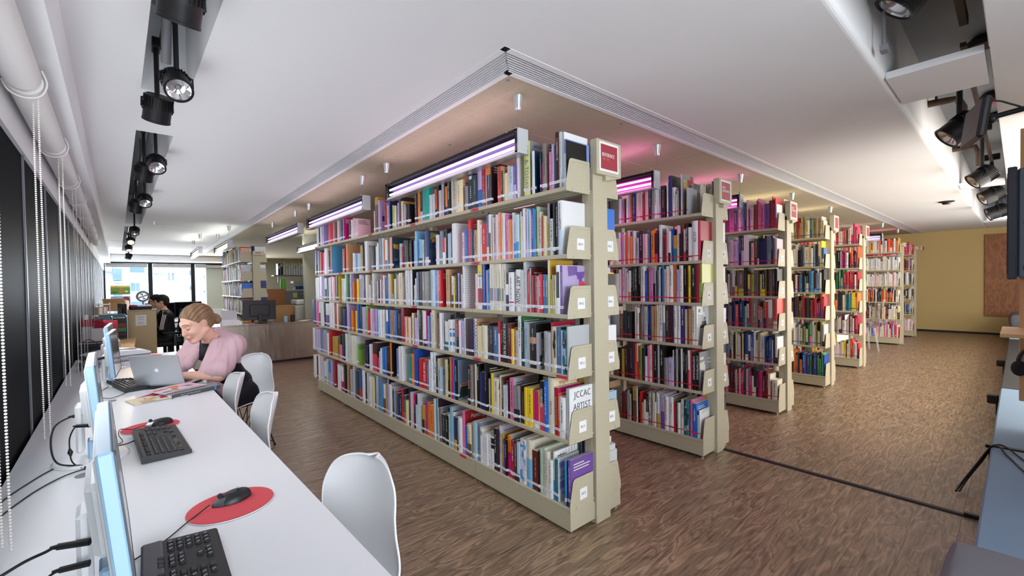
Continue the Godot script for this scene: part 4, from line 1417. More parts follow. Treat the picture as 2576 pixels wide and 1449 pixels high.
func listed_rows() -> void:
	# spines read off the photograph: gap, width, height in millimetres, then colour, /band, >cover, ~ink, !mark, 'title
	list_row(0, 0, 0, "0 4 257 black;0 16 265 periwinkle/paleblue70;0 17 309 silver>white;0 13 312 palegrey;0 9 313 brownred;0 24 319 black~white;0 15 251 plumgrey;0 11 257 lilac;3 20 220 pink~white;25 30 280 taupe>taupe;0 9 173 magenta;0 8 232 darkteal~white;46 24 259 white>inkblue;18 53 332 palelime>grey'ART & TODAY;50 19 283 white>white;1 24 220 purple/lilac40;2 41 210 paleblue~blue;1 19 222 ivory~orange;2 36 181 cream;1 20 230 darkgreen/tan-88>tan;1 38 238 coral~black;67 54 285 plumgrey>black!orangelabel;0 12 269 white;0 33 249 crimson/greybrown40;1 51 270 lilac/blue45;4 61 236 slate;0 54 259 slate!tag;3 31 177 grey;27 98 236 cream~brown>peach;3 36 291 silver>peach;2 24 289 beige;3 43 286 black~white;4 26 224 orange/indigo30;2 24 286 black~gold;3 32 254 lilac~grey;1 29 209 beige;4 33 282 charcoal>black;4 27 228 redorange/navy30;3 41 200 palegrey;2 36 198 palegrey;3 108 286 turquoise~teal>turquoise;4 42 282 black/lilac30~gold;4 42 282 orange~black;5 30 279 charcoal~silver;102 36 181 black>black;5 37 183 black~silver;5 33 189 lilac;2 36 225 cream>mustard;10 39 273 plumgrey>black;0 34 224 lilac;36 30 207 white>beige;2 29 215 lime;54 24 278 blue>navy;2 34 232 lilac;4 20 250 tan;2 25 245 crimson;118 35 315 lilac>sunset;6 76 352 brown/mustard-78>mustard;10 24 223 palepink;430 66 204 palepink>palepink;16 42 219 palepink;17 51 210 white~black;9 61 203 black~white;145 27 271 lilac>magenta;10 56 246 darkteal;10 57 244 greyblue;10 74 263 palepink;10 70 263 brown;6 46 269 pink;16 169 361 red;17 128 314 purple;11 98 308 lilac;6 53 315 white;6 66 342 navy;6 86 313 white")
	list_row(0, 1, 0, "38 33 306 white/paleblue45>white'HONG KONG ARTISTS;1 20 303 black~white;2 11 297 charcoal;1 26 212 palegrey;2 18 304 grey/olive60>dark;1 8 232 beige;1 16 234 cream;1 10 239 tan;1 13 218 crimson;1 28 265 beige>beige;1 9 299 darkplum/green-92>palegreen;1 12 284 turquoise;1 17 294 azure;1 17 287 blue~white;1 8 285 palepink;1 15 297 skyblue;1 10 299 white;1 14 284 lilac;1 16 304 white;1 11 285 white/navy-90;1 12 289 white;1 11 272 lime;1 28 273 paleblue/azure38;1 23 276 paleblue/azure35;1 11 292 white;1 7 248 palepink;1 18 254 orange;1 13 252 palepink;1 18 286 orchid~white;1 12 292 pink;1 12 301 white;1 16 303 ivory;1 23 307 orange;1 14 313 ivory>ivory;2 18 301 palepink;2 25 287 lilacgrey>lilacgrey;1 13 289 white;1 12 290 tan;1 21 312 white/brown60;1 26 310 denim/ivory30;2 56 260 red~white;2 19 258 white~grey;1 24 290 ivory;0 40 224 tan;2 17 233 black~white;0 8 227 denim~black;0 9 235 denim~white;1 35 305 red>red;5 49 242 blue~skyblue;2 27 223 palepink;75 48 303 white>speckle;3 15 252 darkplum;5 47 234 powder;17 14 278 charcoal>charcoal;3 35 207 white/red-45;3 36 263 greyblue>greyblue;6 9 240 purple;1 53 239 white~red;103 57 289 indigo/lilac25>jungle'ART;29 22 221 palegreen;3 25 224 skyblue/navy30;4 36 231 skyblue/navy30;26 27 305 powder>skyblue!delta;5 22 228 periwinkle;42 23 238 black/yellow18>black;2 26 236 black/rose17;2 29 239 black/yellow17;3 30 243 black/silver14;1 26 246 black/purple16;2 15 247 navy;1 28 190 brickred;2 38 222 powder;157 51 298 salmon>jungle;3 44 290 brown/teal30;3 41 283 white/blue30;3 37 278 copper;3 31 307 palegrey;4 83 311 greyblue~white;4 21 265 white;5 38 237 white;30 78 245 black;117 68 313 white>white'MODERN;8 31 286 black~white;8 51 275 mustard;8 68 196 powder;8 41 200 skyblue;8 41 203 powder;9 42 207 white;166 45 329 orange>tan;42 79 281 brickred;363 42 347 orange>cyan;11 97 293 black/purple30;17 123 331 white;12 63 281 pink;12 76 297 red;13 96 323 teal;13 106 336 purple/dark40")
	list_row(0, 2, 0, "46 17 276 purple>mauve~white;1 24 279 white/charcoalband;1 11 223 white;1 11 224 lime/olive-60;0 12 224 palegreen;1 13 199 mustard~black;0 16 313 ivory>gold;0 21 227 green'HOME WORKS;0 25 229 azureblue'HOME WORKS;1 27 230 red'HOME WORKS;1 15 220 silver;1 15 225 crimson;1 13 227 plumgrey;1 9 226 red;0 11 226 darkplum;1 13 271 silver>maroon;1 23 252 red~white;1 25 311 palegrey>silver;2 28 262 palegrey;0 46 266 white>white'ART NOW;1 14 255 grey;2 49 251 white/redband;5 28 174 white/navy60;1 24 309 ivory>silver;1 19 310 ivory/skytag;1 20 311 ivory/skytag;1 19 312 ivory/greentag;1 19 314 ivory/lilactag;1 19 315 ivory/lilactag;1 19 316 ivory/greytag;1 19 317 ivory/greytag;1 24 276 azure;1 21 273 lilac;1 21 314 royal>navy;1 17 313 navy;2 49 319 white/redblock;2 31 252 palepink;127 20 332 white>dotted;5 20 251 palegrey;6 25 239 darkplum;1 19 262 lilac;2 26 247 charcoal;1 24 234 yellow~black;1 26 243 white/dark40;30 52 296 tan>tan~brown;63 42 294 red>red~white;2 13 291 palegrey;1 33 297 azure~white;5 79 298 paleblue~grey;2 32 291 olivegrey;1 45 289 grey~white;1 47 291 taupe~white;2 59 291 charcoal;2 30 288 greyblue;2 25 236 palepink/skyblue25;2 27 177 palegrey~black;29 40 316 white>charcoal;4 74 310 palegrey;3 18 290 darkteal;3 20 275 maroon;2 10 251 cream;2 72 292 beige>beige;3 30 279 tan;2 30 292 bluegreen;2 44 237 cream;2 42 94 grey;2 30 284 mustard>mustard;2 41 289 palegrey;4 74 251 royal~yellow;3 30 278 ivory;3 21 232 greyblue;2 30 284 red;2 31 237 white;2 25 234 darkplum;2 25 222 beige;91 30 305 white>poster;2 28 229 grey;4 49 186 palegrey;14 75 292 beige;8 61 287 navy;8 99 299 lilacgrey;12 45 254 yellow;104 26 225 orange>orange;43 43 341 lilac>lilac;9 36 302 black~white;9 90 314 green;9 38 265 white;9 66 267 palegrey;126 80 308 black>yellow;31 83 294 palepink;10 59 305 pink;10 71 289 white;11 44 282 teal;11 79 284 white/black50;22 189 337 lilac;12 85 303 white;13 75 295 white")
	list_row(0, 3, 0, "2 11 274 silver;2 31 249 marble;1 13 250 paleblue;3 32 264 denim~skyblue>inkblue;1 33 266 beige!ties;2 4 290 crimson>crimson;1 30 230 palegrey;1 28 234 silver;39 21 220 lilacgrey>photo;2 56 271 black/beigetri;4 16 269 silver;1 35 279 powder;1 16 242 darkgreen~white;1 33 318 white>green!spiral;2 20 219 palegreen~grey;1 19 215 orchid;1 21 227 yellow~brown;1 38 261 maroon>maroon;3 49 294 black>black'THE SHOCK OF THE NEW;1 20 260 charcoal~white;1 18 266 red/white70;2 51 229 denim~white;2 47 231 charcoal~silver;2 17 248 darkplum;2 52 230 ivory;1 8 232 yellow;2 56 222 cream;10 34 270 checker>tan;1 90 262 darkplum>darkplum;3 18 269 white;7 21 248 lilac~white;2 15 257 lilac;2 20 249 white;5 31 244 crimson/dark50;1 25 246 grey;3 28 248 white/blueblocks;2 28 247 white/blueblocks;2 24 245 white~red;2 49 229 white/teal30;19 19 295 palegrey>photo;2 33 294 white;76 49 313 ivory~brown>beige;2 20 292 lilacgrey;20 41 260 periwinkle;2 52 298 white/navy20>magenta;1 12 305 cream;11 60 307 charcoal~white;3 23 302 white;2 36 233 lilac;16 35 272 cream>tan;20 51 228 ivory>red;1 30 230 orange;1 10 233 cream;2 27 233 pink;9 55 324 brickred>maroon;8 79 260 darkplum;6 64 283 denim~white;2 35 282 copper;1 51 282 greyblue~navy;2 19 281 navy;1 45 281 blue/white-60;1 33 280 greyblue;1 28 280 white;2 38 278 white;2 34 277 white;2 47 275 white~black;3 36 278 azure;4 37 281 lilac~white;2 30 279 orchid/lilac50;2 32 279 lilac;3 51 282 palegrey>limegreen;9 24 258 red;0 25 261 red;11 38 306 limegreen>limegreen;15 93 290 lilac;8 72 305 darkteal;8 45 336 royal>blue;8 46 240 yellow;93 35 238 orange>orange;88 64 319 lilac>lilac'ART;9 93 250 navy;18 146 266 darkbrown~white;10 60 309 cream;10 61 299 red~white;11 62 335 white~grey;11 107 335 white;11 134 298 white/purple50;11 57 326 dark;12 58 326 white;6 66 325 white;12 61 325 white/brown50;11 138 324 pink;13 104 334 denim")
	list_row(0, 4, 0, "0 5 285 white>white!jccac;1 11 286 palegrey;1 11 284 palegrey;4 42 232 white;0 13 247 redorange~white;1 25 277 crimson>magenta'GODS IN THE BAZAAR;5 50 328 ivory>cream'Kalighat Painting;2 25 303 azureblue~white;1 37 297 black/rose55>black'CHOLAMANDAL;1 13 236 yellow/white12;1 47 227 magenta/white12;3 38 236 yellow;2 33 233 yellow;2 20 203 darkbrown~tan;1 16 238 darkbrown;1 29 230 grey/dark35;1 30 221 grey/dark35;1 38 269 pink>silver;3 21 237 black;1 15 214 palegrey;1 22 212 white~blue;1 20 261 plumgrey>maroon~white;1 20 268 cream;9 48 243 ivory>painting;2 27 272 yellow>grey;2 12 259 darkgreen;2 17 227 beige;7 32 327 black>black;3 54 264 navy~indigo;3 36 315 black>black'2006;1 26 307 ivory;20 28 297 taupe;1 31 285 black~white;132 47 304 black~white>city;2 19 314 azure;1 16 316 magenta;2 20 317 mustard;2 31 300 black~gold;3 39 290 cream~grey;52 37 219 powder>powder;2 14 285 beige;2 28 306 black~white;3 42 331 marblepale;2 32 327 white;2 32 257 white'ART NOW;2 31 227 denim;6 69 248 red>tan'CHINA ART BOOK;3 49 250 red~white'CHINA ART BOOK;21 68 322 royal>royal;3 51 273 orange;14 35 244 turquoise;104 46 322 white>white~grey;4 42 313 white;2 43 288 periwinkle;108 34 329 orange>black;2 16 291 charcoal;2 43 285 black~tan;3 38 281 denim;2 75 268 azureblue;2 25 254 white;2 33 218 palegreen;4 36 149 magenta;18 111 292 darkbrown/rose60>darkbrown;4 19 274 palepink;5 45 268 white;50 38 240 navy;11 27 298 darkplum;200 33 233 palegreen>limegreen;12 81 323 white~blue;8 75 317 cream;12 81 337 palegrey;9 56 324 white~blue;8 100 317 darkgreen;13 98 292 black/pink60;59 192 248 mustard;54 54 314 red>red'CALLIGRAPHY;11 72 280 white;11 150 308 lilacgrey;11 96 282 greyblue;11 87 306 lilac~grey;11 64 292 palegrey;12 64 287 lilac;12 92 301 white~grey")
	list_row(0, 5, 0, "0 20 267 purple>purple~white;3 8 264 dark;1 9 261 azure;52 14 248 teal>tower;2 14 242 teal;1 12 282 white/azure40>white!brush;2 28 229 white~grey;0 33 272 ivory~grey;1 18 282 palegreen~grey;1 27 274 palegreen~grey>silver;2 6 255 black;1 50 244 maroon~gold;2 51 298 ivory/skyblue60>ivory;2 60 285 splash;2 24 253 paleblue/dark20;1 27 260 charcoal~white;1 32 246 crimson~white;2 32 271 orange/magenta60>silver;2 24 238 black~white;2 20 222 purple~white;2 12 265 mustard;2 23 314 palegrey>lilacgrey;1 23 285 darkplum;2 26 283 black~white;1 39 220 white/checkhalf;2 28 222 white~red;1 33 224 white~lilac;2 18 218 white~lilac;1 35 249 white>ivory'2007;3 32 274 greyblue>greyblue;1 44 274 powder;24 49 240 cream/brown40;2 30 217 azureblue;2 35 319 pink>brickred'Painting;2 47 262 white~lilac;2 19 252 navy~white;2 45 247 inkblue/gold30;2 8 278 white;3 29 315 skyblue>redblue;2 25 256 palegreen;3 47 234 black~white;2 59 227 darkgreen;4 17 274 maroon>photo;2 14 270 white~red;7 12 341 paleblue>darkplum;2 19 336 turquoise;2 27 331 palegrey;5 70 266 orange;3 36 276 copper;2 35 272 magenta;2 42 232 mustard/dark50;17 21 327 palegrey>palegrey'DEVOLUTION;2 24 323 white;3 24 320 white;2 21 216 powder;3 35 301 darkplum/magenta-70;3 61 309 palepink>pink;2 29 329 navy;2 52 219 palelime;3 44 256 plumgrey/rose40;2 33 308 red>charcoal;2 51 240 darkteal~white;2 29 254 indigo;2 46 273 olivegrey>red;3 20 276 paleblue;3 32 257 darkgreen;3 66 306 white>photo;6 27 349 lilac>black;4 50 300 tan;5 51 284 white/brown50;3 22 287 azure;3 79 346 greyblue>greyblue;6 64 343 powder;3 21 326 black;2 67 316 cream;2 79 312 white;14 38 341 palegrey;15 31 333 black;7 64 352 white;14 74 337 royal/red40;15 84 320 darkteal;58 44 351 palegrey>palegrey;8 53 308 lilacgrey;62 46 357 tan>tan;17 104 338 black~red;8 88 296 white/magenta40;9 90 307 white;91 42 339 brickred>brickred;73 54 311 lilac>lilac;10 78 306 azure/lilac50;21 57 314 palegrey;10 70 282 white/limegreen30;11 77 269 paleblue;11 73 334 palepink>palepink;17 62 333 white;12 63 312 maroon;11 144 310 white")
	list_row(1, 0, 0, "113 6 221 silver>silver;39 9 340 white>klimt;6 12 228 darkplum;4 9 205 silver;3 11 181 ivory;7 21 242 white;3 31 343 indigo>black;6 8 289 white;16 37 272 darkplum~gold;3 14 271 lilac;3 18 274 white;2 19 278 white;4 24 247 grey;4 27 284 darkplum;3 32 280 palepink;3 17 238 crimson;3 20 275 palepink;2 16 263 white;2 28 273 palepink;4 25 264 indigo;2 10 256 brown;2 14 269 orange;2 18 282 lilac;2 16 227 white;2 18 221 black;2 18 215 pink;2 17 222 lilac;2 17 230 white")
	list_row(1, 1, 0, "9 19 317 rose>crimson;2 49 319 white'CAI JIN;4 22 272 white;4 20 305 black~white>black;2 11 260 white/rose30;2 10 317 brickred;4 24 230 black;2 17 297 palepink;3 31 219 mustard/teal50;4 13 273 royal;5 22 259 white/black30;2 12 287 palepink>palepink;3 14 236 crimson;37 16 322 white>white;11 27 255 darkplum/rose30;3 31 282 orange~black;3 15 216 indigo;2 15 245 greyblue;4 25 257 palepink;2 15 259 palepink;3 36 291 darkplum~lilac;3 37 230 lilacgrey;2 12 293 white;2 8 299 lilac;4 28 250 orange;3 22 305 palepink;2 15 279 redorange;3 15 290 white;2 14 283 lilac;2 18 294 pink;2 14 296 white")
	list_row(1, 2, 0, "0 6 321 palelime;1 13 322 olive/limegreen50;2 21 313 crimson;4 43 313 black~white>lilacgrey;4 20 301 yellow~black;3 31 308 black~gold;4 34 306 white~grey;5 21 272 lilac;3 25 330 copper;2 30 311 white~black;3 26 304 ivory;2 16 278 palepink;3 17 323 azure>azure;2 7 288 black;3 14 299 white~black;3 12 272 greyblue;2 14 264 charcoal;2 20 319 silver/dark50;3 20 293 orchid~white;2 19 295 orchid~white;3 9 277 brown;3 20 269 royal;3 31 331 white~grey;2 10 336 white;2 24 338 black~white;3 28 335 black~white;2 18 336 black~white;4 16 323 darkgreen~white;3 28 278 white/tan30;3 15 259 palepink;2 18 298 lilac;2 18 290 ivory;2 16 281 pink;3 17 291 white")
	list_row(1, 3, 0, "40 13 331 white>inksplash;2 30 330 ivory~black;4 20 292 tan;2 13 296 brown;2 13 286 beige;6 31 323 indigo~white;2 30 322 white~black;3 29 322 white~black;3 29 311 darkplum;3 36 314 darkbrown;3 23 328 white/greyblue50;3 30 332 white;5 19 312 beige~brown;2 19 306 tan;5 20 305 tan;2 11 310 royal;2 18 314 navy~skyblue;3 26 298 palegrey;2 19 298 grey~white;2 16 297 grey~white;3 15 240 brown;3 25 285 white;3 14 290 ivory;50 34 244 charcoal;2 35 253 charcoal;2 38 220 brown")
	list_row(1, 4, 0, "25 27 308 black>greyprint'CHITTAPROSAD;2 27 300 black'CHITTAPROSAD;4 15 318 crimson;2 16 316 white/rose50;3 21 333 black~white;2 18 331 black~white;2 18 325 white;2 15 319 black;2 17 317 silver;2 18 311 charcoal;2 10 304 white;2 33 238 lilac;4 39 228 grey;3 36 335 black~white;2 18 334 palegrey;3 29 330 black~white;2 16 335 crimson;2 22 327 white;2 23 315 pink;2 17 221 white;3 27 291 slate;3 35 308 olive'DAILY VISUAL;2 14 328 white/rose50;3 14 327 redorange;4 70 332 darkplum~grey;5 32 297 darkbrown;2 30 262 mustard;3 27 270 black;3 25 257 brown")
	list_row(1, 5, 0, "26 6 226 white>white!brush;3 11 185 white;4 31 276 azureblue>azureblue~white;3 17 300 pink>pink;8 47 289 marble;3 22 289 ivory;8 20 254 white;2 12 270 charcoal;4 16 256 red;3 42 290 white>taupe;3 33 288 white~red;4 30 301 lilac/purple50;5 10 298 silver;2 31 302 white/mustard40;2 10 219 white;3 24 294 beige;5 27 299 greyprint;2 25 278 black/white40;2 16 217 ivory;2 24 191 tan;4 9 282 red;2 12 269 black;4 14 318 white>dark;3 36 317 mustard/brown60;2 15 276 black;2 22 240 beige;2 17 268 grey;3 15 276 darkbrown;4 33 247 maroon;2 25 231 brown")

# ------------------------------------------------------------------ table and what lies on it
const TOP := 0.74

func on_table(x: float, z: float) -> Vector3:
	return Vector3(x, TOP, z)

func build_table() -> void:
	var t := thing("table", "long white laminate computer table running along the dark glazing", "table")
	var b := Mb.new()
	var z0 := 1.2
	var z1 := -5.84
	var poly := PackedVector2Array([Vector2(lx(-0.322, z0), -z0), Vector2(lx(0.474, z0), -z0), Vector2(lx(0.474, z1), -z1), Vector2(lx(-0.322, z1), -z1)])
	var q := Mb.new()
	q.xf = Transform3D(Basis(Vector3(1, 0, 0), Vector3(0, 0, -1), Vector3(0, 1, 0)), Vector3.ZERO)
	q.prism(poly, TOP - 0.03, TOP)
	part("table_top", t, q, M.white_laminate)
	for z in [0.9, -1.9, -3.9, -5.6]:
		for x in [-0.24, 0.33]:
			var l := Mb.new()
			l.box(Vector3(lx(x, z), (TOP - 0.03) / 2, z), Vector3(0.05, TOP - 0.03, 0.05), 0.004)
			part("leg", t, l, M.pale_grey)
	for p in [Vector3(-0.19, 0, -2.2), Vector3(-0.17, 0, -3.55)]:
		var g := Mb.new()
		g.cyl(on_table(p.x, p.z), on_table(p.x, p.z) + Vector3(0, 0.002, 0), 0.024, 0.024, 16)
		part("grommet", t, g, M.mid_grey)
	monitor("monitor with pale blue edges standing nearest the camera on the white table", Vector3(-0.05, TOP, -1.292), 0.245, 1.135, 0.815, 0.035, M.screen_dim, 0.02)
	monitor("monitor with pale blue edges, second along the table, beside the black and silver mouse", Vector3(-0.15, TOP, -2.40), 0.245, 1.15, 0.83, 0.02, M.screen_dim, 0.02)
	monitor("dark-screened monitor with pale blue edges just behind the open laptop", Vector3(-0.17, TOP, -4.18), 0.235, 1.126, 0.82, 0.02, M.screen_dark, -0.07)
	monitor("farthest monitor with pale blue edges, in front of the grey scanner", Vector3(-0.222, TOP, -5.0), 0.255, 1.126, 0.82, 0.02, M.screen_dark, -0.05)
	keyboard("black keyboard nearest the camera, with a grey strip along its back", Vector3(0.062, TOP, -1.19), 0.0, true)
	keyboard("black keyboard beside the silver and black mouse, second from the camera", Vector3(0.042, TOP, -2.405), 0.075, false)
	keyboard("black keyboard pushed back behind the open laptop", Vector3(-0.09, TOP, -4.0), 0.25, false)
	pad("red oval mouse mat nearest the camera, under a black mouse", Vector3(0.2, TOP, -1.575), Vector2(0.122, 0.105), 0.2)
	pad("red oval mouse mat under the silver and black mouse", Vector3(0.012, TOP, -2.735), Vector2(0.118, 0.1), 0.1)
	pad("red mouse mat near the far end of the table by the scanner", Vector3(0.02, TOP, -5.6), Vector2(0.115, 0.12), 0.0)
	mouse("black mouse on the red mat nearest the camera", Vector3(0.205, TOP + 0.006, -1.6), 0.22, false)
	mouse("black and silver mouse on the second red mat", Vector3(0.045, TOP + 0.006, -2.74), 0.1, true)
	mouse("black mouse on the red mat at the far end of the table", Vector3(-0.03, TOP + 0.006, -5.6), 0.3, false)
	# cords
	cord("cable", "thin black mouse cord from the nearest red mat to the keyboard", [Vector3(0.143, 0.757, -1.586), Vector3(0.11, 0.75, -1.56), Vector3(0.075, 0.744, -1.53), Vector3(0.03, 0.744, -1.47), Vector3(-0.03, 0.744, -1.42), Vector3(-0.09, 0.744, -1.35), Vector3(-0.13, 0.744, -1.2)], 0.0017)
	cord("cable", "black cord looping from the second mouse towards the keyboard plug", [Vector3(-0.012, 0.757, -2.73), Vector3(-0.06, 0.75, -2.72), Vector3(-0.1, 0.765, -2.7), Vector3(-0.105, 0.76, -2.62), Vector3(-0.09, 0.745, -2.55), Vector3(-0.12, 0.745, -2.5)], 0.0017)
	cord("cable", "short black cord between the second keyboard and its extension plug", [Vector3(-0.04, 0.752, -2.52), Vector3(-0.07, 0.746, -2.5), Vector3(-0.11, 0.746, -2.49), Vector3(-0.14, 0.746, -2.47)], 0.0025)
	plug_lead("video lead", "thick black video lead with a long plug into the nearest monitor", [Vector3(-0.1, 0.9, -1.235), Vector3(-0.15, 0.9, -1.255), Vector3(-0.17, 0.893, -1.262), Vector3(-0.21, 0.877, -1.272), Vector3(-0.28, 0.842, -1.262), Vector3(-0.335, 0.8, -1.23)], 0.0032, 0.0075, 2)
	plug_lead("power lead", "black power lead with an inline bead below the nearest monitor's video plug", [Vector3(-0.1, 0.865, -1.215), Vector3(-0.145, 0.862, -1.23), Vector3(-0.17, 0.845, -1.235), Vector3(-0.18, 0.815, -1.23), Vector3(-0.176, 0.785, -1.212), Vector3(-0.16, 0.758, -1.19), Vector3(-0.14, 0.75, -1.15)], 0.0025, 0.007, 4)
	plug_lead("video lead", "black video lead curving down behind the second monitor", [Vector3(-0.18, 0.93, -2.36), Vector3(-0.23, 0.93, -2.37), Vector3(-0.28, 0.9, -2.37), Vector3(-0.29, 0.83, -2.35), Vector3(-0.27, 0.765, -2.33), Vector3(-0.2, 0.747, -2.3), Vector3(-0.19, 0.745, -2.26)], 0.0032, 0.0075, 1)
	plug_lead("power lead", "black power lead with an inline bead behind the second monitor", [Vector3(-0.18, 0.9, -2.3), Vector3(-0.215, 0.9, -2.32), Vector3(-0.235, 0.86, -2.33), Vector3(-0.237, 0.815, -2.33), Vector3(-0.232, 0.77, -2.32), Vector3(-0.215, 0.745, -2.31), Vector3(-0.2, 0.745, -2.28)], 0.0025, 0.007, 3)
	cord("cable", "long black cord crossing the table from the second monitor to the glazing", [Vector3(-0.18, 0.745, -2.42), Vector3(-0.25, 0.744, -2.39), Vector3(-0.32, 0.744, -2.27), Vector3(-0.39, 0.744, -2.0), Vector3(-0.4, 0.744, -1.5)], 0.0022)
	cord("cable", "second black cord running beside it to the glazing", [Vector3(-0.19, 0.745, -2.26), Vector3(-0.25, 0.744, -2.22), Vector3(-0.32, 0.744, -2.08), Vector3(-0.385, 0.744, -1.8), Vector3(-0.4, 0.744, -1.4)], 0.0022)
	plug_lead("video lead", "black video lead hanging behind the third monitor", [Vector3(-0.2, 0.95, -4.15), Vector3(-0.3, 0.93, -4.12), Vector3(-0.33, 0.86, -4.08), Vector3(-0.3, 0.78, -4.05), Vector3(-0.25, 0.745, -4.0)], 0.004, 0.01, 1)
	cord("cable", "black cord curving across the table behind the laptop", [Vector3(-0.2, 0.745, -4.1), Vector3(-0.25, 0.745, -3.8), Vector3(-0.18, 0.745, -3.62), Vector3(-0.1, 0.745, -3.75)], 0.002)
	cord("cable", "thin black cord looping behind the farthest monitor", [Vector3(-0.25, 0.9, -5.0), Vector3(-0.38, 1.0, -5.1), Vector3(-0.44, 0.9, -5.1), Vector3(-0.4, 0.75, -5.0)], 0.003)
	laptop()
	magazines()
	scanner()

func cord(called: String, label: String, pts: Array, r: float) -> void:
	var b := Mb.new()
	b.tube(bend(pts, 6), r, 6)
	single(called, label, "cable", b, M.rubber_black, "cables on the computer table")

func plug_lead(called: String, label: String, pts: Array, r: float, fat: float, bead_at: int) -> void:
	var o := thing(called.replace(" ", "_"), label, "cable", Vector3.ZERO, 0.0, "cables on the computer table")
	var b := Mb.new()
	b.tube(bend(pts, 7), r, 7)
	part("lead", o, b, M.rubber_black)
	var p := Mb.new()
	var a: Vector3 = pts[0]
	var c: Vector3 = pts[1]
	p.cyl(a, c, fat, fat * 0.9, 8)
	p.cyl(c, c + (c - a).normalized() * 0.012, fat * 0.7, r, 8)
	part("plug", o, p, M.rubber_black)
	if bead_at > 2:
		var k := Mb.new()
		var d: Vector3 = (pts[bead_at + 1] - pts[bead_at]).normalized()
		var m: Vector3 = pts[bead_at] + d * 0.015
		k.cyl(m - d * 0.016, m, r, fat * 1.25, 10)
		k.cyl(m, m + d * 0.016, fat * 1.25, r, 10)
		part("bead", o, k, M.rubber_black)

func monitor(label: String, at: Vector3, half: float, top: float, low: float, tilt: float, screen: Material, turn: float) -> void:
	var o := thing("monitor", label, "monitor", at, turn + SKEW, "pale blue edged monitors on the table")
	var hgt := top - low
	var head := Transform3D(Basis(Vector3(0, 0, 1), tilt + 0.055), Vector3(0, (top + low) / 2 - TOP, 0))
	var b := Mb.new()
	b.xf = head
	b.box(Vector3(-0.012, 0, 0), Vector3(0.026, hgt, half * 2), 0.004)
	part("edge_frame", o, b, M.ice_blue)
	var k := Mb.new()
	k.xf = head
	k.box(Vector3(-0.027, 0, 0), Vector3(0.006, hgt - 0.03, half * 2 - 0.04), 0.003)
	k.box(Vector3(-0.04, -0.02, 0), Vector3(0.03, hgt * 0.5, half * 0.8), 0.012)
	part("back_shell", o, k, M.white_plastic)
	var z := Mb.new()
	z.xf = head
	for s in [[0.0, hgt / 2 - 0.004, half * 2, 0.008], [0.0, -hgt / 2 + 0.004, half * 2, 0.008]]:
		z.box(Vector3(0.0025, s[1], 0), Vector3(0.003, s[3], s[2]))
	for s in [-1, 1]: z.box(Vector3(0.0025, 0, s * (half - 0.003)), Vector3(0.003, hgt, 0.006))
	part("bezel", o, z, M.dark_grey_plastic)
	var s := Mb.new()
	s.xf = head
	s.box(Vector3(0.0018, 0, 0), Vector3(0.002, hgt - 0.014, half * 2 - 0.012))
	part("screen", o, s, screen)
	var n := Mb.new()
	n.box(Vector3(-0.062, (low - TOP) / 2 + 0.09, 0), Vector3(0.026, low - TOP + 0.1, 0.085), 0.008)
	part("neck", o, n, M.white_plastic)
	var n2 := Mb.new()
	n2.box(Vector3(-0.03, 0.045, 0.0), Vector3(0.022, 0.075, 0.07), 0.006)
	part("neck_foot", o, n2, M.ice_blue)
	var d := Mb.new()
	d.lathe([Vector2(0.0, 0.0), Vector2(0.118, 0.0), Vector2(0.12, 0.004), Vector2(0.112, 0.009), Vector2(0.0, 0.013)], Vector3(-0.03, 0, 0), 32)
	part("base", o, d, M.white_plastic)

func keyboard(label: String, at: Vector3, turn: float, grey: bool) -> void:
	# long side along z; its user sits on the +x side
	var o := thing("keyboard", label, "keyboard", at, turn, "black keyboards on the table")
	var b := Mb.new()
	var wx := 0.082
	var wz := 0.228
	var poly := PackedVector2Array([Vector2(-wx, 0.004), Vector2(wx, 0.004), Vector2(wx, 0.016), Vector2(wx - 0.006, 0.02), Vector2(-wx + 0.006, 0.032), Vector2(-wx, 0.028)])
	b.prism(poly, -wz, wz)
	for z in [-0.2, 0.2]: b.box(Vector3(-0.07, 0.003, z), Vector3(0.012, 0.008, 0.03))
	part("case", o, b, M.black_plastic)
	if grey:
		var g := Mb.new()
		g.prism(PackedVector2Array([Vector2(-wx - 0.001, 0.02), Vector2(-wx + 0.042, 0.031), Vector2(-wx + 0.038, 0.033), Vector2(-wx + 0.004, 0.034), Vector2(-wx - 0.001, 0.03)]), -wz + 0.002, wz - 0.002)
		part("back_strip", o, g, M.dark_grey_plastic)
	var k := Mb.new()
	k.box(Vector3(0, 0.004, 0), Vector3(0.0155, 0.008, 0.0155), 0.003)
	k.box(Vector3(0, 0.0075, 0), Vector3(0.012, 0.003, 0.012), 0.0014)
	var km := k.mesh(M.key_plastic)
	var pr := Mb.new()
	pr.box(Vector3(-0.002, 0.0092, 0.002), Vector3(0.003, 0.0004, 0.002))
	pr.box(Vector3(0.0015, 0.0092, -0.001), Vector3(0.002, 0.0004, 0.0025))
	var pm := pr.mesh(M.pale_grey)
	var x_of := [-0.046, -0.024, -0.005, 0.014, 0.033, 0.052] if grey else [-0.058, -0.032, -0.012, 0.008, 0.028, 0.049]
	for row in 6:
		var x: float = x_of[row]
		var y := 0.0305 - (x + wx) * 0.078 - 0.002
		for i in 23:
			var z := wz - 0.014 - i * 0.0191
			if i in [15, 19]: continue
			if i in [16, 17, 18] and row in [3]: continue
			if row == 4 and i in [16, 18]: continue
			if row == 0 and (i == 1 or i == 6 or i == 11 or i > 19): continue
			var wide := 1.0
			if row == 5 and i > 2 and i < 12:
				if i != 7: continue
				wide = 6.2
			if i == 14 and row > 1: continue
			if i == 13 and row > 1: wide = 1.8; z -= 0.007
			var q := place("key", o, km, Vector3(x, y, z))
			q.rotation.z = -0.075
			if wide > 1.0: q.scale = Vector3(1, 1, wide)
			elif row > 0: place("legend", q, pm)

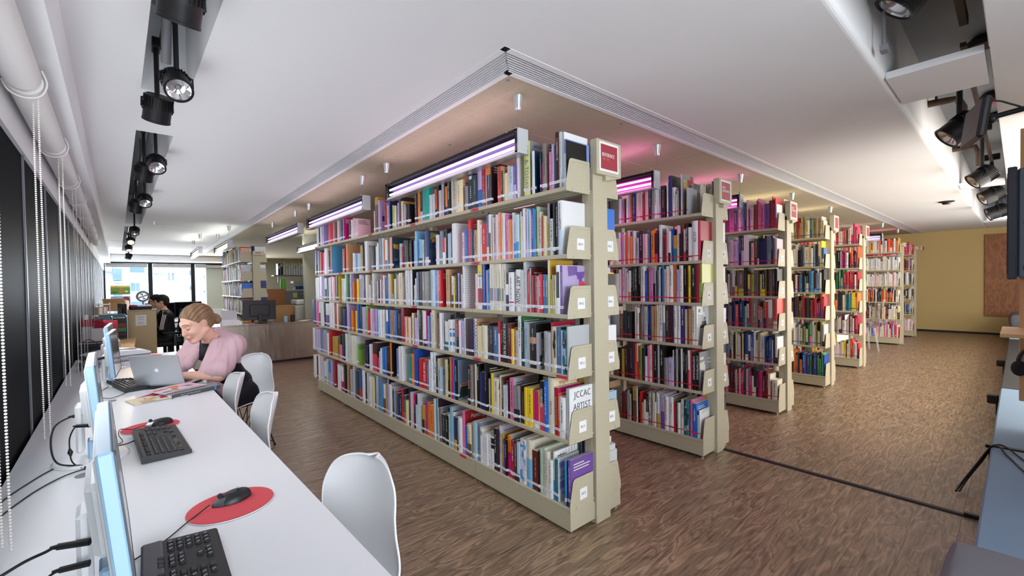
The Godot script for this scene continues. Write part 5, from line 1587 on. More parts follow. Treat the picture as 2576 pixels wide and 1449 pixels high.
func pad(label: String, at: Vector3, r: Vector2, turn: float) -> void:
	var o := thing("mouse_mat", label, "mouse mat", at, turn, "red oval mouse mats")
	var b := Mb.new()
	b.lathe([Vector2(0, 0), Vector2(0.985, 0.0), Vector2(1, 0.0015), Vector2(1.0, 0.004), Vector2(0, 0.004)], Vector3.ZERO, 48, r.x, r.y)
	part("foam", o, b, M.rubber_white)
	var c := Mb.new()
	c.lathe([Vector2(0.99, 0.004), Vector2(0.985, 0.0058), Vector2(0, 0.006)], Vector3.ZERO, 48, r.x, r.y)
	part("cloth_top", o, c, M.pad_red)

func mouse(label: String, at: Vector3, turn: float, silver: bool) -> void:
	var o := thing("mouse", label, "mouse", at, turn, "computer mice on red mats")
	var f := func(u: float, v: float) -> Vector3:   # nose at -x
		var a := TAU * u
		var x := cos(a)
		var z := sin(a)
		var wide := 0.031 * (1.0 - 0.12 * cos(a * 2.0)) * (1.0 + 0.07 * x)
		var r := sin(v * PI / 2)
		var hh := 0.036 * cos(v * PI / 2) * (0.78 + 0.22 * x * r)
		return Vector3(x * 0.058 * pow(r, 0.72), hh + 0.001, -z * wide * pow(r, 0.72))
	var b := Mb.new()
	b.grid(32, 10, f, true)
	part("shell", o, b, M.black_plastic)
	var k := Mb.new()
	k.grid(12, 6, func(u, v): return f.call(0.5 + (u - 0.5) * 0.3, 0.35 + v * 0.62) + Vector3(0, 0.0006, 0), true)
	part("button_plate", o, k, M.aluminium if silver else M.dark_grey_plastic)
	var s := Mb.new()
	s.cyl(Vector3(-0.034, 0.027, -0.0035), Vector3(-0.034, 0.027, 0.0035), 0.008, 0.008, 12)
	part("wheel", o, s, M.rubber_black)
	if not silver:
		var lg := Mb.new()
		lg.xf = Transform3D(Basis(Vector3(0, 0, 1), -0.25), Vector3(0.018, 0.0352, 0))
		lg.cyl(Vector3(0, 0, 0), Vector3(0, 0.0006, 0), 0.006, 0.006, 16)
		part("logo", o, lg, M.pale_grey)

func laptop() -> void:
	# hinge runs from (-0.044, -3.84) to (0.2, -3.67); the user sits beyond it
	var mid := Vector3(0.078, TOP, -3.755)
	var along := Vector3(0.244, 0, 0.17).normalized()
	var to_user := Vector3(along.z, 0, -along.x)
	var basis := Basis(along, Vector3.UP, -to_user)
	var sl := Mb.new()
	sl.xf = Transform3D(basis, mid)
	sl.box(Vector3(-0.01, 0.008, -0.1), Vector3(0.34, 0.012, 0.25), 0.005)
	sl.box(Vector3(-0.02, 0.0155, 0.015), Vector3(0.3, 0.003, 0.004), 0.001)
	single("laptop_sleeve", "black zipped laptop sleeve lying under the silver laptop", "sleeve", sl, M.fabric_dark)
	var o := thing("laptop", "open silver laptop the woman is typing on", "laptop")
	o.transform = Transform3D(basis, mid + Vector3(0, 0.015, 0))
	var b := Mb.new()
	b.box(Vector3(0, 0.006, -0.108), Vector3(0.318, 0.012, 0.22), 0.004)
	part("base", o, b, M.aluminium)
	var k := Mb.new()
	k.box(Vector3(0, 0.0122, -0.08), Vector3(0.27, 0.0012, 0.1))
	part("key_bed", o, k, M.black_plastic)
	for r in 5:
		for i in 13:
			var q := Mb.new()
			q.box(Vector3(-0.126 + i * 0.021, 0.0135, -0.04 - r * 0.0195), Vector3(0.017, 0.0016, 0.0155), 0.0006)
			part("key", o, q, M.key_plastic)
	var tp := Mb.new()
	tp.box(Vector3(0, 0.0122, -0.175), Vector3(0.1, 0.001, 0.065))
	part("trackpad", o, tp, M.pale_grey)
	var lid := Mb.new()
	var up := Transform3D(Basis(Vector3(1, 0, 0), 0.3), Vector3(0, 0.012, 0.002))
	lid.xf = up
	var poly := PackedVector2Array()
	for c in [[0.159, 0.0, 0.004], [0.159, 0.222, 0.012], [-0.159, 0.222, 0.012], [-0.159, 0.0, 0.004]]:
		var rr: float = c[2]
		var cx: float = c[0] - signf(c[0]) * rr
		var cy: float = c[1] - (rr if c[1] > 0.1 else -rr)
		var a0 := 0.0 if (c[0] > 0 and c[1] > 0.1) else (PI / 2 if c[1] > 0.1 else (PI if c[0] < 0 else PI * 1.5))
		for j in 5: poly.append(Vector2(cx + cos(a0 + j * PI / 8) * rr, cy + sin(a0 + j * PI / 8) * rr))
	lid.prism(poly, -0.002, 0.004)
	part("lid", o, lid, M.aluminium)
	var sc := Mb.new()
	sc.xf = up
	sc.box(Vector3(0, 0.115, -0.0024), Vector3(0.3, 0.19, 0.001))
	part("screen", o, sc, M.screen_dark)
	# the emblem on the lid: a bitten fruit with a leaf
	var lg := Mb.new()
	lg.xf = up
	var fruit := PackedVector2Array()
	for j in 40:
		var a := TAU * j / 40 + 0.001
		var r := 0.0135 * (1.0 + 0.06 * cos(a * 2) - 0.16 * exp(-pow(wrapf(a - PI / 2, -PI, PI) * 2.4, 2)) - 0.1 * exp(-pow(wrapf(a + PI / 2, -PI, PI) * 2.8, 2)))
		var p := Vector2(cos(a) * r, sin(a) * r * 1.08)
		var bite := Vector2(0.0165, 0.001)
		if p.distance_to(bite) < 0.0075: p = bite + (p - bite).normalized() * 0.0075
		fruit.append(p + Vector2(0, 0.112))
	lg.prism(fruit, 0.004, 0.0045)
	var leaf := PackedVector2Array()
	for j in 10:
		var a := TAU * j / 10
		leaf.append(Vector2(0.0035, 0.13) + Vector2(cos(a) * 0.0048, sin(a) * 0.0022).rotated(0.9))
	lg.prism(leaf, 0.004, 0.0045)
	part("emblem", o, lg, M.white_plastic)

func magazines() -> void:
	var t := thing("art_book", "grey hardback with a dark spine and blue tag under the pink magazines", "book", on_table(0.212, -3.5), 0.43)
	var c := Mb.new()
	c.box(Vector3(0, 0.0015, 0), Vector3(0.3, 0.003, 0.215), 0.001)
	c.box(Vector3(0, 0.0235, 0), Vector3(0.3, 0.003, 0.215), 0.001)
	part("cover", t, c, M.mid_grey)
	var sp := Mb.new()
	sp.box(Vector3(0, 0.0125, 0.1065), Vector3(0.3, 0.025, 0.003), 0.001)
	part("spine", t, sp, M.dark_grey_plastic)
	letters("ART CATALOGUE", t, 0.008, M.pale_grey, Transform3D(Basis.IDENTITY, Vector3(-0.04, 0.0125, 0.1085)), 0.12)
	var pg := Mb.new()
	pg.box(Vector3(0, 0.0125, 0), Vector3(0.294, 0.019, 0.208))
	part("pages", t, pg, M.page_edge)
	var tg := Mb.new()
	tg.col = pal("azure")
	tg.box(Vector3(0.115, 0.0125, 0.1068), Vector3(0.012, 0.026, 0.004))
	part("spine_label", t, tg, M.print)
	var cols := [["palepink", "magenta", "orange", "white", "grey"], ["magenta", "pink", "white", "gold"], ["cream", "white", "tan"]]
	var who := ["pink-covered magazine on top of the grey hardback", "magenta leaflet slid half under the pink magazine", "cream leaflet at the bottom of the pink pile"]
	var at := [Vector3(0.155, 0.768, -3.53), Vector3(0.06, 0.745, -3.47), Vector3(0.05, 0.741, -3.42)]
	for k in 3:
		var o := thing("magazine", who[k], "magazine", at[k], 0.5 - 0.12 * k, "papers beside the laptop")
		if k == 1: o.rotation.z = 0.12
		var b := Mb.new()
		b.grid(10, 2, func(u, v): return Vector3((u - 0.5) * 0.27, 0.003 + 0.004 * sin(u * 3.0), (0.5 - v) * 0.19))
		b.grid(10, 2, func(u, v): return Vector3((u - 0.5) * 0.27, 0.0 + 0.004 * sin(u * 3.0), (0.5 - v) * 0.19), true)
		for s in [-1, 1]:
			b.quad(Vector3(-0.135, 0, s * 0.095), Vector3(0.135, 0.0006, s * 0.095), Vector3(0.135, 0.0036, s * 0.095), Vector3(-0.135, 0.003, s * 0.095))
		part("pages", o, b, M.paper)
		var p := Mb.new()
		var r := RandomNumberGenerator.new()
		r.seed = 40 + k
		p.col = pal(cols[k][0])
		p.grid(10, 2, func(u, v): return Vector3((u - 0.5) * 0.265, 0.0035 + 0.004 * sin(u * 3.0), (0.5 - v) * 0.185))
		for j in 16:
			p.col = pal(cols[k][r.randi() % cols[k].size()])
			var u0 := r.randf_range(0.02, 0.7)
			var v0 := r.randf_range(0.02, 0.7)
			var du := r.randf_range(0.08, 0.3)
			var dv := r.randf_range(0.06, 0.28)
			p.grid(4, 1, func(u, v): return Vector3((u0 + u * du - 0.5) * 0.265, 0.0038 + 0.00005 * j + 0.004 * sin((u0 + u * du) * 3.0), (0.5 - v0 - v * dv) * 0.185))
		part("cover_print", o, p, M.print)

func scanner() -> void:
	var o := thing("scanner", "grey and white flatbed scanner at the far end of the table", "scanner", on_table(-0.22, -5.55), 0.25)
	var b := Mb.new()
	b.box(Vector3(0, 0.03, 0), Vector3(0.46, 0.055, 0.32), 0.02)
	part("bed", o, b, M.pale_grey)
	var l := Mb.new()
	l.grid(12, 4, func(u, v): return Vector3((u - 0.5) * 0.46, 0.06 + 0.045 * pow(sin(PI * clampf(u * 0.9 + 0.05, 0, 1)), 0.6), (0.5 - v) * 0.32))
	for s in [-1, 1]:
		l.grid(12, 1, func(u, v): return Vector3((u - 0.5) * 0.46, 0.058 + v * (0.002 + 0.045 * pow(sin(PI * clampf(u * 0.9 + 0.05, 0, 1)), 0.6)), s * 0.16), s < 0)
	part("lid", o, l, M.white_plastic)
	var p := Mb.new()
	p.box(Vector3(0.05, 0.106, 0.02), Vector3(0.2, 0.004, 0.1), 0.002)
	part("button_panel", o, p, M.dark_grey_plastic)
	var d := thing("card_box", "small grey box with cards standing in front of the scanner", "box", on_table(-0.38, -5.1), 0.2)
	var w := Mb.new()
	w.box(Vector3(0, 0.03, 0), Vector3(0.12, 0.06, 0.1), 0.006)
	part("box_body", d, w, M.mid_grey)
	var cd := Mb.new()
	for k in 4: cd.box(Vector3(-0.03 + k * 0.02, 0.065, 0), Vector3(0.003, 0.03, 0.07))
	part("cards", d, cd, M.paper)

# ------------------------------------------------------------------ chairs
func build_chairs() -> void:
	# centre line of the shell from front lip to top, with the half width at each point
	var outline := [Vector3(0.205, 0.415, 0.15), Vector3(0.2, 0.43, 0.178), Vector3(0.175, 0.44, 0.205), Vector3(0.12, 0.441, 0.224), Vector3(0.04, 0.433, 0.232), Vector3(-0.06, 0.425, 0.232), Vector3(-0.14, 0.432, 0.228), Vector3(-0.19, 0.462, 0.219), Vector3(-0.22, 0.52, 0.21), Vector3(-0.238, 0.6, 0.204), Vector3(-0.256, 0.67, 0.199), Vector3(-0.268, 0.715, 0.192), Vector3(-0.279, 0.752, 0.178), Vector3(-0.287, 0.778, 0.158), Vector3(-0.293, 0.797, 0.13), Vector3(-0.297, 0.808, 0.096), Vector3(-0.299, 0.814, 0.058), Vector3(-0.3, 0.816, 0.02)]
	var shell := func(u: float, v: float, lift: float) -> Vector3:   # x forward, z across
		var t := v * (outline.size() - 1)
		var i := mini(int(t), outline.size() - 2)
		var f := t - i
		var a: Vector3 = outline[maxi(i - 1, 0)]
		var d: Vector3 = outline[mini(i + 2, outline.size() - 1)]
		var p: Vector3 = (outline[i] as Vector3).cubic_interpolate(outline[i + 1], a, d, f)
		var s := u * 2.0 - 1.0
		var cup := s * s
		var up := 0.032 * smoothstep(0.05, 0.3, v) * (1.0 - smoothstep(0.42, 0.6, v))
		var fw := 0.06 * smoothstep(0.4, 0.62, v) * (1.0 - 0.55 * smoothstep(0.75, 1.0, v))
		var nx := clampf((v - 0.42) / 0.14, 0.0, 1.0)
		return Vector3(p.x + cup * fw + lift * nx, p.y + cup * up + lift * (1.0 - nx), s * p.z)
	var b := Mb.new()
	b.grid(20, 68, func(u, v): return shell.call(u, v, 0.003))
	b.grid(20, 68, func(u, v): return shell.call(u, v, -0.003), true)
	# rolled rim
	var rim := []
	for k in 69: rim.append(shell.call(0.0, k / 68.0, 0.0))
	for k in range(1, 20): rim.append(shell.call(k / 20.0, 1.0, 0.0))
	for k in 69: rim.append(shell.call(1.0, 1.0 - k / 68.0, 0.0))
	for k in range(1, 20): rim.append(shell.call(1.0 - k / 20.0, 0.0, 0.0))
	rim.append(rim[0])
	b.tube(rim, 0.0042, 8)
	var sm := b.mesh(M.white_plastic)
	var w := Mb.new()
	var top := [Vector3(0.11, 0.415, 0.12), Vector3(0.11, 0.415, -0.12), Vector3(-0.12, 0.41, -0.12), Vector3(-0.12, 0.41, 0.12)]
	var foot := [Vector3(0.2, 0.006, 0.2), Vector3(0.2, 0.006, -0.2), Vector3(-0.21, 0.006, -0.2), Vector3(-0.21, 0.006, 0.2)]
	for k in 4:
		w.tube([top[k], foot[k]], 0.006, 8)
		var hub: Vector3 = Vector3(foot[k].x * 0.25, 0.16, foot[k].z * 0.25)
		w.tube([foot[k] * Vector3(0.96, 1, 0.96) + Vector3(0, 0.03, 0), hub, (top[(k + 1) % 4] + top[k]) / 2], 0.004, 6)
		w.tube([top[k], hub, top[(k + 1) % 4]], 0.004, 6)
		w.cyl(foot[k] - Vector3(0, 0.006, 0), foot[k] + Vector3(0, 0.012, 0), 0.01, 0.009, 10)
	w.tube([top[0], top[1], top[2], top[3], top[0]], 0.005, 6)
	var wm := w.mesh(M.black_metal)
	var spots := [[Vector3(0.36, 0, -1.40), PI + 0.26, "white shell chair nearest the camera, tucked under the table"],
		[Vector3(0.29, 0, -2.72), PI + 0.03, "empty white shell chair second from the camera, below the nearest bookcase"],
		[Vector3(0.25, 0, -3.52), PI + 0.05, "empty white shell chair just in front of the seated woman"],
		[Vector3(0.60, 0, -4.30), PI + 0.62, "white shell chair with black wire legs that the woman sits on"],
		[Vector3(0.3, 0, -5.35), PI - 0.1, "white shell chair half hidden beyond the woman's arm"]]
	for s in spots:
		var o := thing("shell_chair", s[2], "chair", s[0], s[1], "white shell chairs along the table")
		place("shell", o, sm)
		place("wire_base", o, wm)

# ------------------------------------------------------------------ people
class Blend:   # rounded cones and ellipsoids joined by a smooth minimum, meshed as surface nets
	var prims := []
	var k := 0.02
	var cell := 0.012
	var carve = null      # (point, distance) -> distance

	func cone(a: Vector3, b: Vector3, ra: float, rb: float, what := 0) -> void:
		prims.append([0, a, b, ra, rb, what])

	func egg(o: Vector3, r: Vector3, what := 0) -> void:
		prims.append([1, o, r, 0.0, 0.0, what])

	func dist(q: Array, p: Vector3) -> float:
		if q[0] == 0:
			var ab: Vector3 = q[2] - q[1]
			var t := clampf((p - q[1]).dot(ab) / maxf(ab.length_squared(), 1e-9), 0.0, 1.0)
			return (p - q[1] - ab * t).length() - lerpf(q[3], q[4], t)
		var w: Vector3 = (p - q[1]) / q[2]
		var l := w.length()
		return (l - 1.0) * minf(q[2].x, minf(q[2].y, q[2].z)) if l > 0.3 else -0.5 * minf(q[2].x, minf(q[2].y, q[2].z))

	func nearest(p: Vector3) -> int:
		var best := 1e9
		var what := 0
		for q in prims:
			var d := dist(q, p)
			if d < best:
				best = d
				what = q[5]
		return what

	func build(b: Mb, shade: Callable) -> void:
		var lo := Vector3(1e9, 1e9, 1e9)
		var hi := -lo
		var boxes := []
		for q in prims:
			var l: Vector3
			var h: Vector3
			if q[0] == 0:
				var r := Vector3.ONE * maxf(q[3], q[4])
				l = (q[1] as Vector3).min(q[2]) - r
				h = (q[1] as Vector3).max(q[2]) + r
			else:
				l = q[1] - q[2]
				h = q[1] + q[2]
			var pad := Vector3.ONE * (k + cell * 2.5)
			boxes.append([l - pad, h + pad])
			lo = lo.min(l - pad)
			hi = hi.max(h + pad)
		var nx := int((hi.x - lo.x) / cell) + 2
		var ny := int((hi.y - lo.y) / cell) + 2
		var nz := int((hi.z - lo.z) / cell) + 2
		var f := PackedFloat32Array()
		f.resize(nx * ny * nz)
		f.fill(1.0)
		for i in prims.size():
			var q: Array = prims[i]
			var a: Vector3 = ((boxes[i][0] - lo) / cell).floor()
			var c: Vector3 = ((boxes[i][1] - lo) / cell).ceil()
			for z in range(maxi(int(a.z), 0), mini(int(c.z) + 1, nz)):
				for y in range(maxi(int(a.y), 0), mini(int(c.y) + 1, ny)):
					var at := (z * ny + y) * nx
					for x in range(maxi(int(a.x), 0), mini(int(c.x) + 1, nx)):
						var d := dist(q, lo + Vector3(x, y, z) * cell)
						var o := f[at + x]
						var h := clampf(0.5 + 0.5 * (o - d) / k, 0.0, 1.0)
						f[at + x] = lerpf(o, d, h) - k * h * (1.0 - h)
		if carve != null:
			for z in nz:
				for y in ny:
					for x in nx:
						var at := (z * ny + y) * nx + x
						if absf(f[at]) < 0.06: f[at] = carve.call(lo + Vector3(x, y, z) * cell, f[at])
		var id := {}
		var pts := PackedVector3Array()
		for z in nz - 1:
			for y in ny - 1:
				for x in nx - 1:
					var at := (z * ny + y) * nx + x
					var e := [f[at], f[at + 1], f[at + nx], f[at + nx + 1], f[at + nx * ny], f[at + nx * ny + 1], f[at + nx * ny + nx], f[at + nx * ny + nx + 1]]
					var n := 0
					for w in e:
						if w < 0.0: n += 1
					if n == 0 or n == 8: continue
					var sum := Vector3.ZERO
					var cnt := 0
					for pr in [[0, 1], [2, 3], [4, 5], [6, 7], [0, 2], [1, 3], [4, 6], [5, 7], [0, 4], [1, 5], [2, 6], [3, 7]]:
						var d0: float = e[pr[0]]
						var d1: float = e[pr[1]]
						if (d0 < 0.0) != (d1 < 0.0):
							var t := d0 / (d0 - d1)
							var p0 := Vector3(pr[0] & 1, (pr[0] >> 1) & 1, pr[0] >> 2)
							var p1 := Vector3(pr[1] & 1, (pr[1] >> 1) & 1, pr[1] >> 2)
							sum += p0.lerp(p1, t)
							cnt += 1
					id[at] = pts.size()
					pts.append(lo + (Vector3(x, y, z) + sum / cnt) * cell)
		var nn := PackedVector3Array()
		nn.resize(pts.size())
		var quads := []
		for at in id:
			var x: int = at % nx
			var y: int = (at / nx) % ny
			var z: int = at / (nx * ny)
			for ax in 3:
				var st: int = [1, nx, nx * ny][ax]
				var s1: int = [nx, nx * ny, 1][ax]
				var s2: int = [nx * ny, 1, nx][ax]
				var ok: bool = [y > 0 and z > 0, z > 0 and x > 0, x > 0 and y > 0][ax]
				if not ok or (f[at] < 0.0) == (f[at + st] < 0.0): continue
				var q := [id.get(at, -1), id.get(at - s1, -1), id.get(at - s1 - s2, -1), id.get(at - s2, -1)]
				if q.has(-1): continue
				if f[at] > 0.0: q.reverse()
				quads.append(q)
				var w := (pts[q[1]] - pts[q[0]]).cross(pts[q[2]] - pts[q[0]]) + (pts[q[2]] - pts[q[0]]).cross(pts[q[3]] - pts[q[0]])
				for j in q: nn[j] += w
		var cols := []
		for p in pts: cols.append(shade.call(p, nearest(p)))
		for q in quads:
			for j in [0, 2, 1, 0, 3, 2]:
				b.col = cols[q[j]]
				b.vert(pts[q[j]], nn[q[j]])

func hand(b: Mb, wrist: Vector3, dir: Vector3, up: Vector3, thumb_side: float, skin: Color) -> void:
	var bl := Blend.new()
	bl.cell = 0.0034
	bl.k = 0.006
	var s := dir.cross(up).normalized()
	bl.cone(wrist - dir * 0.02, wrist + dir * 0.02, 0.024, 0.023)
	for j in 4:
		var o := (j - 1.5) * 0.0185
		bl.cone(wrist + dir * 0.015 + s * o * 0.7, wrist + dir * 0.075 + s * o + up * 0.004, 0.014, 0.0115)
	var long := [0.062, 0.072, 0.068, 0.052]
	for j in 4:
		var jj: int = j if thumb_side < 0 else 3 - j
		var o := (j - 1.5) * 0.0205
		var base := wrist + dir * 0.078 + s * o + up * 0.004
		var d1 := (dir * 0.86 + up * 0.18 + s * o * 2.0).normalized()
		var knee: Vector3 = base + d1 * long[jj] * 0.5
		var d2 := (dir * 0.72 - up * 0.55).normalized()
		var tip: Vector3 = knee + d2 * long[jj] * 0.52
		bl.cone(base, knee, 0.0092, 0.0086)
		bl.cone(knee, tip, 0.0084, 0.0072)
	var tb := wrist + dir * 0.03 + s * thumb_side * 0.026 - up * 0.003
	var tk := tb + (dir * 0.7 + s * thumb_side * 0.6).normalized() * 0.036 - up * 0.004
	bl.cone(wrist + dir * 0.015, tb, 0.016, 0.013)
	bl.cone(tb, tk, 0.0125, 0.0098)
	bl.cone(tk, tk + (dir * 0.9 + s * thumb_side * 0.1).normalized() * 0.03 - up * 0.005, 0.0096, 0.008)
	bl.build(b, func(_p, _w): return skin)

func build_reader() -> void:
	var o := thing("person", "young woman with pinned-up brown hair and a dusty pink scarf typing on the laptop", "person")
	var skin := rgb(228, 180, 160).srgb_to_linear()
	var dress := rgb(20, 20, 24).srgb_to_linear()
	var b := Mb.new()
	var bl := Blend.new()
	bl.k = 0.035
	bl.cell = 0.0125
	var pelvis := Vector3(0.585, 0.535, -4.25)
	var chest := Vector3(0.44, 0.93, -4.07)
	var sl := Vector3(0.535, 0.965, -3.945)
	var sr := Vector3(0.315, 0.955, -4.19)
	var el := Vector3(0.425, 0.775, -3.80)
	var er := Vector3(0.185, 0.785, -4.11)
	var wl := Vector3(0.205, 0.797, -3.845)
	var wr := Vector3(0.115, 0.797, -3.945)
	var headc := Vector3(0.305, 1.165, -3.945)
	bl.cone(pelvis + Vector3(0.06, 0, 0.07), pelvis + Vector3(-0.06, 0, -0.07), 0.105, 0.105, 1)
	bl.cone(pelvis + Vector3(0.02, 0.08, -0.02), Vector3(0.53, 0.72, -4.17), 0.118, 0.105, 1)
	bl.cone(Vector3(0.53, 0.72, -4.17), chest, 0.108, 0.112, 1)
	bl.cone(chest + Vector3(0.06, 0.0, 0.07), chest - Vector3(0.06, 0.0, 0.07), 0.088, 0.088, 1)
	bl.cone(chest + Vector3(-0.03, -0.02, 0.05), chest + Vector3(-0.06, -0.03, 0.05), 0.07, 0.055, 1)
	bl.cone(sl, chest + Vector3(0.03, 0.06, 0.03), 0.055, 0.07, 1)
	bl.cone(sr, chest + Vector3(-0.03, 0.06, -0.03), 0.055, 0.07, 1)
	bl.cone(chest + Vector3(-0.01, 0.06, 0.01), Vector3(0.365, 1.09, -3.99), 0.06, 0.047, 2)
	bl.cone(Vector3(0.365, 1.09, -3.99), headc + Vector3(0.03, -0.01, -0.01), 0.047, 0.05, 2)
	bl.cone(sl, el, 0.052, 0.042, 2)
	bl.cone(el, wl, 0.042, 0.026, 2)
	bl.cone(sr, er, 0.05, 0.042, 2)
	bl.cone(er, wr, 0.042, 0.026, 2)
	for s in [[Vector3(0.07, -0.02, 0.075), Vector3(0.33, 0.53, -3.86), Vector3(0.36, 0.1, -3.9)], [Vector3(-0.06, -0.02, -0.07), Vector3(0.2, 0.53, -4.02), Vector3(0.24, 0.1, -4.1)]]:
		bl.cone(pelvis + s[0], s[1], 0.095, 0.066, 1)
		bl.cone(s[1], s[2], 0.06, 0.042, 1)
		bl.cone(s[2], s[2] + Vector3(-0.14, -0.055, 0.06), 0.04, 0.03, 1)
	bl.build(b, func(p: Vector3, what: int) -> Color:
		if what == 1: return dress
		if (p - sl).length() < 0.1 or (p - sr).length() < 0.1: return dress
		if p.y < 1.0 and (p - chest).length() < 0.125: return dress
		return skin)
	hand(b, wl, Vector3(-0.94, -0.05, 0.18).normalized(), Vector3(-0.05, 1, 0), -1.0, skin)
	hand(b, wr, Vector3(-0.35, -0.06, 0.93).normalized(), Vector3(0, 1, 0.05), 1.0, skin)
	# head in its own frame: x to the face, y up, z to her right
	var fwd := Vector3(-0.90, 0, 0.40).normalized()
	var hb := Basis(fwd, Vector3.UP, fwd.cross(Vector3.UP)).rotated(fwd.cross(Vector3.UP), -0.44)
	b.xf = Transform3D(hb.scaled_local(Vector3.ONE * 1.07), headc)
	head(b, skin, rgb(150, 92, 80).srgb_to_linear(), rgb(196, 112, 112).srgb_to_linear())
	b.xf = Transform3D.IDENTITY
	part("body", o, b, M.body)
	var h := Mb.new()
	h.xf = Transform3D(hb.scaled_local(Vector3.ONE * 1.07), headc)
	hair(h, [rgb(124, 94, 70).srgb_to_linear(), rgb(164, 132, 102).srgb_to_linear(), rgb(96, 68, 50).srgb_to_linear()], true)
	part("hair", o, h, M.body)
	# scarf round both shoulders and upper arms, open over the chest
	var s := Mb.new()
	var sc := Blend.new()
	sc.k = 0.03
	sc.cell = 0.0105
	var nape := Vector3(0.465, 1.05, -4.085)
	sc.cone(nape, sl + Vector3(0.01, 0.012, 0), 0.05, 0.078)
	sc.cone(sl + Vector3(0.008, 0.0, 0.0), el + Vector3(0.02, 0.04, -0.005), 0.084, 0.066)
	sc.cone(el + Vector3(0.0, 0.05, 0.01), Vector3(0.33, 0.80, -3.83), 0.06, 0.035)
	sc.cone(nape, sr + Vector3(0.0, 0.01, -0.01), 0.05, 0.074)
	sc.cone(sr, er + Vector3(0, 0.03, 0), 0.078, 0.066)
	sc.cone(er + Vector3(-0.01, 0.03, 0.01), Vector3(0.15, 0.81, -4.0), 0.058, 0.04)
	sc.cone(Vector3(0.51, 0.97, -4.14), Vector3(0.53, 0.85, -4.13), 0.085, 0.09)
	sc.cone(Vector3(0.36, 1.0, -4.12), Vector3(0.25, 0.85, -4.03), 0.035, 0.04)
	sc.cone(Vector3(0.43, 1.0, -3.96), Vector3(0.36, 0.84, -3.87), 0.042, 0.045)
	sc.cone(Vector3(0.40, 0.70, -3.86), Vector3(0.47, 0.62, -3.93), 0.03, 0.04)
	sc.cone(Vector3(0.36, 0.82, -3.88), Vector3(0.40, 0.70, -3.86), 0.03, 0.028)
	sc.carve = func(p: Vector3, d: float) -> float:
		var away := p - Vector3(0.47, 1.06, -4.05)
		var a := atan2(away.x + away.z, away.x - away.z)
		return d + 0.0030 * sin(a * 22.0 + 1.6 * sin(p.y * 14.0) + away.length() * 9.0) + 0.0022 * sin(a * 47.0 + p.y * 30.0) - 0.002
	var rose := rgb(208, 174, 182).srgb_to_linear()
	sc.build(s, func(_p, _w): return rose)
	part("scarf", o, s, M.body)
	var br := Mb.new()
	br.tube(bend([wl + Vector3(0.03, 0.028, 0), wl + Vector3(0.03, 0.0, 0.03), wl + Vector3(0.03, -0.026, 0.0), wl + Vector3(0.03, 0.0, -0.03), wl + Vector3(0.03, 0.028, 0)], 4), 0.0018, 5)
	part("bracelet", o, br, M.chrome)

func head(b: Mb, skin: Color, dark: Color, lip: Color) -> void:
	var bl := Blend.new()
	bl.cell = 0.0042
	bl.k = 0.014
	bl.egg(Vector3(-0.015, 0.03, 0), Vector3(0.1, 0.094, 0.077))
	bl.egg(Vector3(0.028, -0.03, 0), Vector3(0.064, 0.085, 0.06))
	for s in [-1, 1]:
		bl.cone(Vector3(-0.012, -0.05, s * 0.05), Vector3(0.066, -0.103, s * 0.012), 0.026, 0.02)
		bl.cone(Vector3(0.088, 0.03, s * 0.012), Vector3(0.07, 0.032, s * 0.046), 0.011, 0.012)
		bl.egg(Vector3(0.058, -0.028, s * 0.036), Vector3(0.032, 0.026, 0.024))
	bl.cone(Vector3(0.09, 0.016, 0), Vector3(0.108, -0.033, 0), 0.008, 0.0115)
	bl.egg(Vector3(0.078, -0.102, 0), Vector3(0.019, 0.017, 0.022))
	bl.cone(Vector3(0.095, -0.064, -0.01), Vector3(0.095, -0.064, 0.01), 0.008, 0.008)
	bl.cone(Vector3(0.091, -0.078, -0.01), Vector3(0.091, -0.078, 0.01), 0.0085, 0.0085)
	var brow := rgb(126, 88, 66).srgb_to_linear()
	bl.build(b, func(p: Vector3, _w: int) -> Color:
		if p.x > 0.07 and absf(p.z) < 0.027:
			if absf(p.y + 0.071) < 0.0018: return dark
			if p.y > -0.086 and p.y < -0.058: return skin.lerp(lip, 0.45)
		if absf(absf(p.z) - 0.034) < 0.021 and p.x > 0.055 and absf(p.y - 0.036 + absf(absf(p.z) - 0.032) * 0.2) < 0.0042: return skin.lerp(brow, 0.8)
		return skin)
	var e := Mb.new()
	for s in [-1.0, 1.0]:
		# lowered lids with dark lashes; ears
		b.col = skin.lerp(dark, 0.12)
		b.ball(Vector3(0.073, 0.006, s * 0.032), Vector3(0.0135, 0.0125, 0.016), 14, 10)
		b.col = rgb(52, 36, 32).srgb_to_linear()
		var pts := []
		for k in 6: pts.append(Vector3(0.087 - 0.009 * pow(absf(k / 5.0 - 0.4) * 1.4, 2), -0.0015 - 0.003 * sin(PI * k / 5.0), s * (0.018 + 0.029 * k / 5.0)))
		b.tube(pts, 0.0018, 5)
		b.col = skin.lerp(lip, 0.12)
		b.ball(Vector3(-0.012, 0.0, s * 0.076), Vector3(0.018, 0.03, 0.008), 12, 8)
		b.col = skin.lerp(lip, 0.3)
		b.ball(Vector3(-0.008, 0.002, s * 0.081), Vector3(0.009, 0.018, 0.005), 10, 6)

